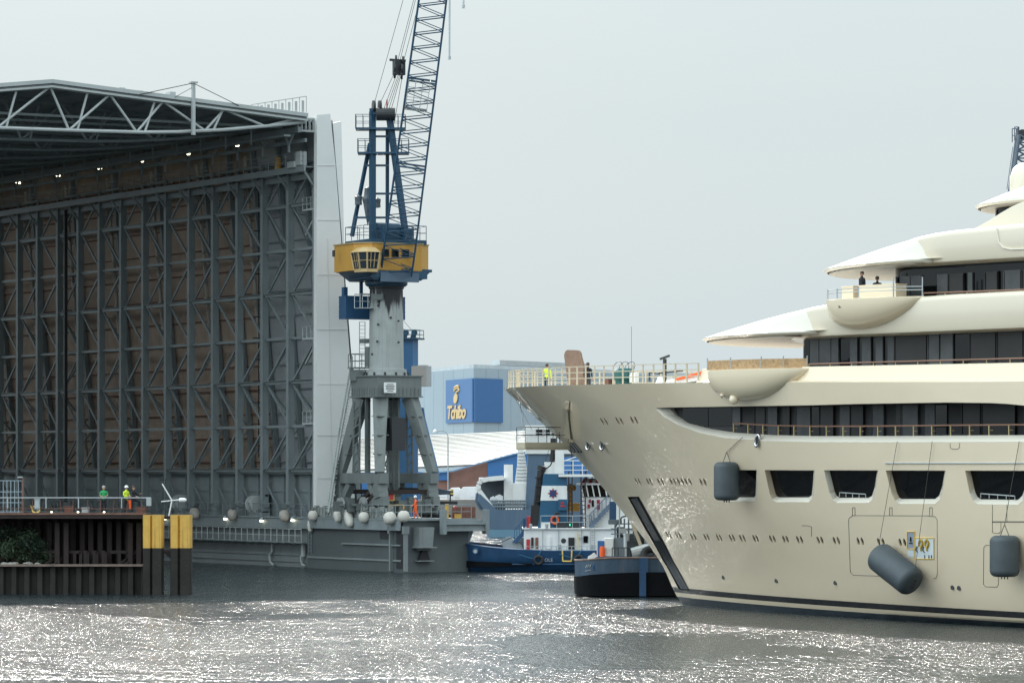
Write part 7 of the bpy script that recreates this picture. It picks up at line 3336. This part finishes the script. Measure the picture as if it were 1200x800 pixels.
# yellow deck gear, ladders, black lockers with a green light, life ring
mb = MB()
mb.box(t_(672, 594.5, 4.4), (1.1, .8, .65))
mb.build('yellow_locker', M['crane_yellow'], tug)
mb = MB()
mb.lathe([(.02, .3), (.4, .25), (.45, 0), (.4, -.2)], t_(669.5, 572, 4.4), 12)
mb.bar(t_(669.5, 575, 4.4), t_(669.5, 590, 4.4), .2, .2)
mb.build('winch_cover', M['crane_yellow'], tug)
mb = MB()
for x0 in (667, 681.5):
    for dx in (0, 4 if x0 < 670 else 5):
        mb.bar(t_(x0 + dx, 620, 2.1), t_(x0 + dx, 552, 2.1), .1, .1)
    for k in range(11):
        mb.bar(t_(x0, 617 - k * 5, 2.1), t_(x0 + 4.5, 617 - k * 5, 2.1), .06, .06)
mb.build('upright_ladder', M['rust'], tug)
tbox(653.5, 664, 611.5, 619.5, 2.0, 2.6, M['dark'], 'battery_box')
o = tbox(665, 680, 612, 619.5, 2.0, 2.6, M['dark'], 'battery_box')
mb = MB()
mb.box(t_(668.3, 615, 1.97), (.08, .05, .16))
mb.build('green_lamp', emis('green_lamp', (.05, .9, .5), 1.2), o)
tbox(634.5, 645, 612, 619.5, 2.0, 2.6, M['tug_white'], 'white_locker')
e = tag(MB().torus((0, 0, 0), .28, .07, Matrix.Rotation(R(90), 3, 'X'), 18, 6).build('life_ring', M['orange'], None, smooth=60), 'orange-red life ring hanging at the foot of the funnel casing', 'life ring')
e.location = t_(650.5, 609.5, 1.95) + tug.location
mb = MB()
rail(mb, [t_(634, 619.5, 1.75), t_(690, 619.5, 1.75)], 1.0, 1.3, .025, .025, (.5,), n=4)
mb.build('deck_railing', M['galv'], tug)

mb = MB()
for x, y0, y1, r in ((653, 523, 496, .05), (657, 523, 505, .04), (688, 566, 520, .06), (695, 566, 528, .04), (671, 556, 500, .05)):
    mb.tube(t_(x, y0, 3.2), t_(x, y1, 3.2), r, 5)
for x0, x1, y in ((650, 657, 507), (684, 692, 532), (667, 675, 512), (668, 674, 520)):
    mb.bar(t_(x0, y, 3.2), t_(x1, y, 3.2), .07, .07)
mb.lathe([(.02, .2), (.22, .1), (.22, -.1), (.02, -.18)], t_(688, 524, 3.2), 10)
for a, b in (((653, 497), (636, 552)), ((671, 501), (700, 556)), ((688, 521), (640, 548)), ((660, 545), (612, 622))):
    mb.tube(t_(*a, 3.2), t_(*b, 3.2), .018, 4)
mb.build('signal_mast', M['dark'], tug)
mb = MB()
for x, y in ((641, 616), (656, 640), (668, 648), (694, 640), (622, 616), (699, 604)):
    mb.lathe([(.02, .16), (.14, .1), (.12, -.14), (.02, -.18)], t_(x, y, 1.55), 8)
for x in range(616, 700, 6):
    mb.bar(t_(x, 646, .4), t_(x, 640, .4), .05, .05)
mb.bar(t_(614, 640, .4), t_(700, 640, .4), .045, .045)
mb.build('deck_fittings', M['galv'], tug)
# ------------------------------------------------------------------ pusher boat under the yacht's bow
BY_ = 224.0
KB = F / BY_
pb = empty('pusher_boat', P(720, 551, BY_), 0)
pb.location.z = 0
tag(pb, 'small blunt blue work boat with black fendered hull under the bow', 'work boat')


def p_(px, y, d=0.):
    return V((px - 720) / KB, d, HC + (HY - y) / KB)


hf = curve([(674, .05), (677, 1.3), (684, 2.3), (700, 2.9), (740, 3.1), (830, 3.1)])
xs = [674.5, 675.5, 677, 680, 684, 692, 702, 720, 745, 775, 830]
shy = curve([(674, 657), (690, 655.5), (720, 653.2), (830, 653)])
bly = curve([(674, 676.5), (690, 673.5), (720, 671.2), (760, 670), (830, 670)])
for nm, f, m_, ext in (('hull', lambda x: (shy(x), bly(x) + .5), mat('work_boat_blue', (.03, .065, .11), .4, var=.25, vscale=1, streak=.6, streak_col=(.14, .12, .11)), 0), ('fender_belt', lambda x: (bly(x), 697.5), M['hull_black'], .16), ('bottom', lambda x: (697, 701.5), M['pile'], -.25)):
    mb = MB()
    for side in (-1, 1):
        A, B = [], []
        for x in xs:
            y0, y1 = f(x)
            h_ = hf(x) + ext
            inset = 0 if nm != 'bottom' else min(.9, hf(x) * .5)
            x2 = x + (max(0, 684 - x) * .9 + 2.5 if nm == 'bottom' else 0) 
            A.append(p_(x - (1.2 if nm == 'fender_belt' and x < 680 else 0), y0, 3.1 + side * h_))
            B.append(p_(x2, y1, 3.1 + side * max(0, h_ - inset)))
        mb.loft(A, B)
        if nm == 'fender_belt':
            C = [p_(x, bly(x), 3.1 + side * hf(x) * .98) for x in xs]
            mb.loft(A, C)
    hb_ = mb.build(nm, m_, pb, smooth=50)
mb = MB()
mb.grid([[p_(x, shy(x) + 3.5, 3.1 - hf(x)) for x in xs], [p_(x, shy(x) + 3.5, 3.1 + hf(x)) for x in xs]])
mb.build('deck', M['galv'], pb)
mb = MB()
mb.path([p_(x, shy(x), 3.1 - hf(x) - .02) for x in xs], .06, 6)
mb.build('gunwale', mat('worn_gunwale', (.22, .15, .12), .7, var=.3, vscale=4), pb)
mb = MB()
mb.box(p_(754.5, 662, .0), (.55, .3, .95))
mb.box(p_(753, 684, -.15), (.42, .3, 1.5), )
mb.build('fender_strut', M['tug_blue'], pb)
mb = MB()
mb.torus(p_(699.5, 664.5, .35), .2, .09, Matrix.Rotation(R(90), 3, 'X') , 16, 6)
mb.build('hawse_ring', M['tug_blue'], pb)
mb = MB()
for i in range(3):
    mb.bar(p_(686.5 + i * 2.4, 665 - i * .3, .55 - i * .07), p_(688.4 + i * 2.4, 661.5 - i * .3, .48 - i * .07), .06, .03)
    mb.bar(p_(686.2 + i * 2.4, 669 - i * .3, .55 - i * .07), p_(688.2 + i * 2.4, 668.5 - i * .3, .5 - i * .07), .1, .03)
mb.build('worn_lettering', M['galv'], pb)


def pbox(x0, x1, y0, y1, d0, d1, m_, name):
    a, b = p_(x0, y0), p_(x1, y1)
    mb = MB()
    mb.box(((a.x + b.x) / 2, (d0 + d1) / 2, (a.z + b.z) / 2), (abs(b.x - a.x), d1 - d0, abs(a.z - b.z)))
    return mb.build(name, m_, pb)


pbox(709.5, 720, 631, 652, 1.6, 3.6, M['tug_white'], 'deck_cabin')
pbox(711.5, 719, 633, 644, 1.55, 1.62, M['white'], 'cabin_panel')
pbox(701, 709, 634, 652, 2.0, 3.2, M['panel_blue'], 'blue_cover')
pbox(720.5, 736, 630.5, 652, 1.9, 3.8, mat('boat_grey', (.22, .26, .29), .5, var=.2), 'engine_house')
pbox(737, 775, 626, 653, 2.2, 4.0, mat('boat_grey_dark', (.10, .13, .16), .5, var=.3), 'machinery')
mb = MB()
for x, y in ((722, 612), (727, 610), (733, 608), (738, 600), (745, 596), (751, 605), (757, 612)):
    mb.bar(p_(x, 640, 2.2), p_(x, y, 2.2), .1, .1)
for y in (614, 620, 626):
    mb.bar(p_(717, y, 2.2), p_(760, y, 2.2), .08, .08)
mb.bar(p_(714, 612, 2.4), p_(730, 612, 2.4), .3, .3)
mb.build('frame', mat('frame_grey', (.14, .17, .2), .5), pb)
pbox(716, 724, 588, 614, 3.4, 4.2, M['tug_blue'], 'funnel')
mb = MB()
mb.tube(p_(735, 652, 1.5), p_(735, 627, 1.5), .2, 9)
mb.tube(p_(735, 627, 1.5), p_(735, 625, 1.5), .25, 9)
mb.build('vent_pipe', M['galv'], pb)
mb = MB()
mb.lathe([(.4, -.7), (.42, 0), (.4, .7)], p_(754, 646, 1.0), 14, Matrix.Rotation(R(75), 3, 'Y'))
mb.build('float_drum', M['galv'], pb)
mb = MB()
mb.torus(p_(762, 650, .4), .4, .22, Matrix.Rotation(R(70), 3, 'X'), 18, 8)
mb.build('tyre', M['black'], pb)
mb = MB()
mb.bar(p_(741, 612, 1.2), p_(752, 640, 1.2), .18, .2)
mb.build('spar', M['rail_beige'], pb)
mb = MB()
mb.lathe([(.16, -.3), (.18, 0), (.14, .35)], p_(706.5, 647, 1.5), 10)
mb.build('orange_buoy', M['orange'], pb)
mb = MB()
mb.bar(p_(692, 655, 1.8), p_(699, 650, 1.8), .2, .3)
mb.bar(p_(690, 654, 2.2), p_(696, 656, 2.2), .3, .2)
mb.build('anchor_gear', M['tug_white'], pb)
mb = MB()
for x in (700.5,):
    mb.bar(p_(x, 653, 1.6), p_(x, 632, 1.6), .05, .05)
mb.build('white_post', M['white'], pb)

dk_ = mat('boat_gear_dark', (.03, .038, .045), .6, var=.4, vscale=2)
mb = MB()
for x, y0, y1, d, w_ in ((742, 652, 634, 1.6, .7), (748, 652, 622, 2.6, .5), (757, 640, 616, 2.0, .4), (729, 640, 618, 3.0, .5), (765, 652, 630, 1.2, .6), (772, 640, 612, 2.6, .5)):
    a, b = p_(x, y0, d), p_(x, y1, d)
    mb.box((a + b) / 2, (w_, .6, abs(a.z - b.z)))
for x in range(718, 776, 7):
    mb.tube(p_(x, 652, 1.1), p_(x, 642, 1.1), .03, 4)
mb.tube(p_(718, 642, 1.1), p_(776, 641, 1.1), .03, 4)
mb.path([p_(722, 618, 2.0), p_(730, 606, 2.0), p_(742, 603, 2.0), p_(752, 610, 2.0)], .05, 5)
mb.build('deck_gear', dk_, pb)
mb = MB()
for x, y in ((745, 612), (731, 622), (760, 634)):
    mb.box(p_(x, y, 1.5), (.4, .3, .3))
mb.tube(p_(727, 630, 1.7), p_(727, 588, 1.7), .045, 5)
mb.tube(p_(745, 620, 2.4), p_(741, 596, 2.4), .045, 5)
mb.build('lamps_and_mast', M['galv'], pb)
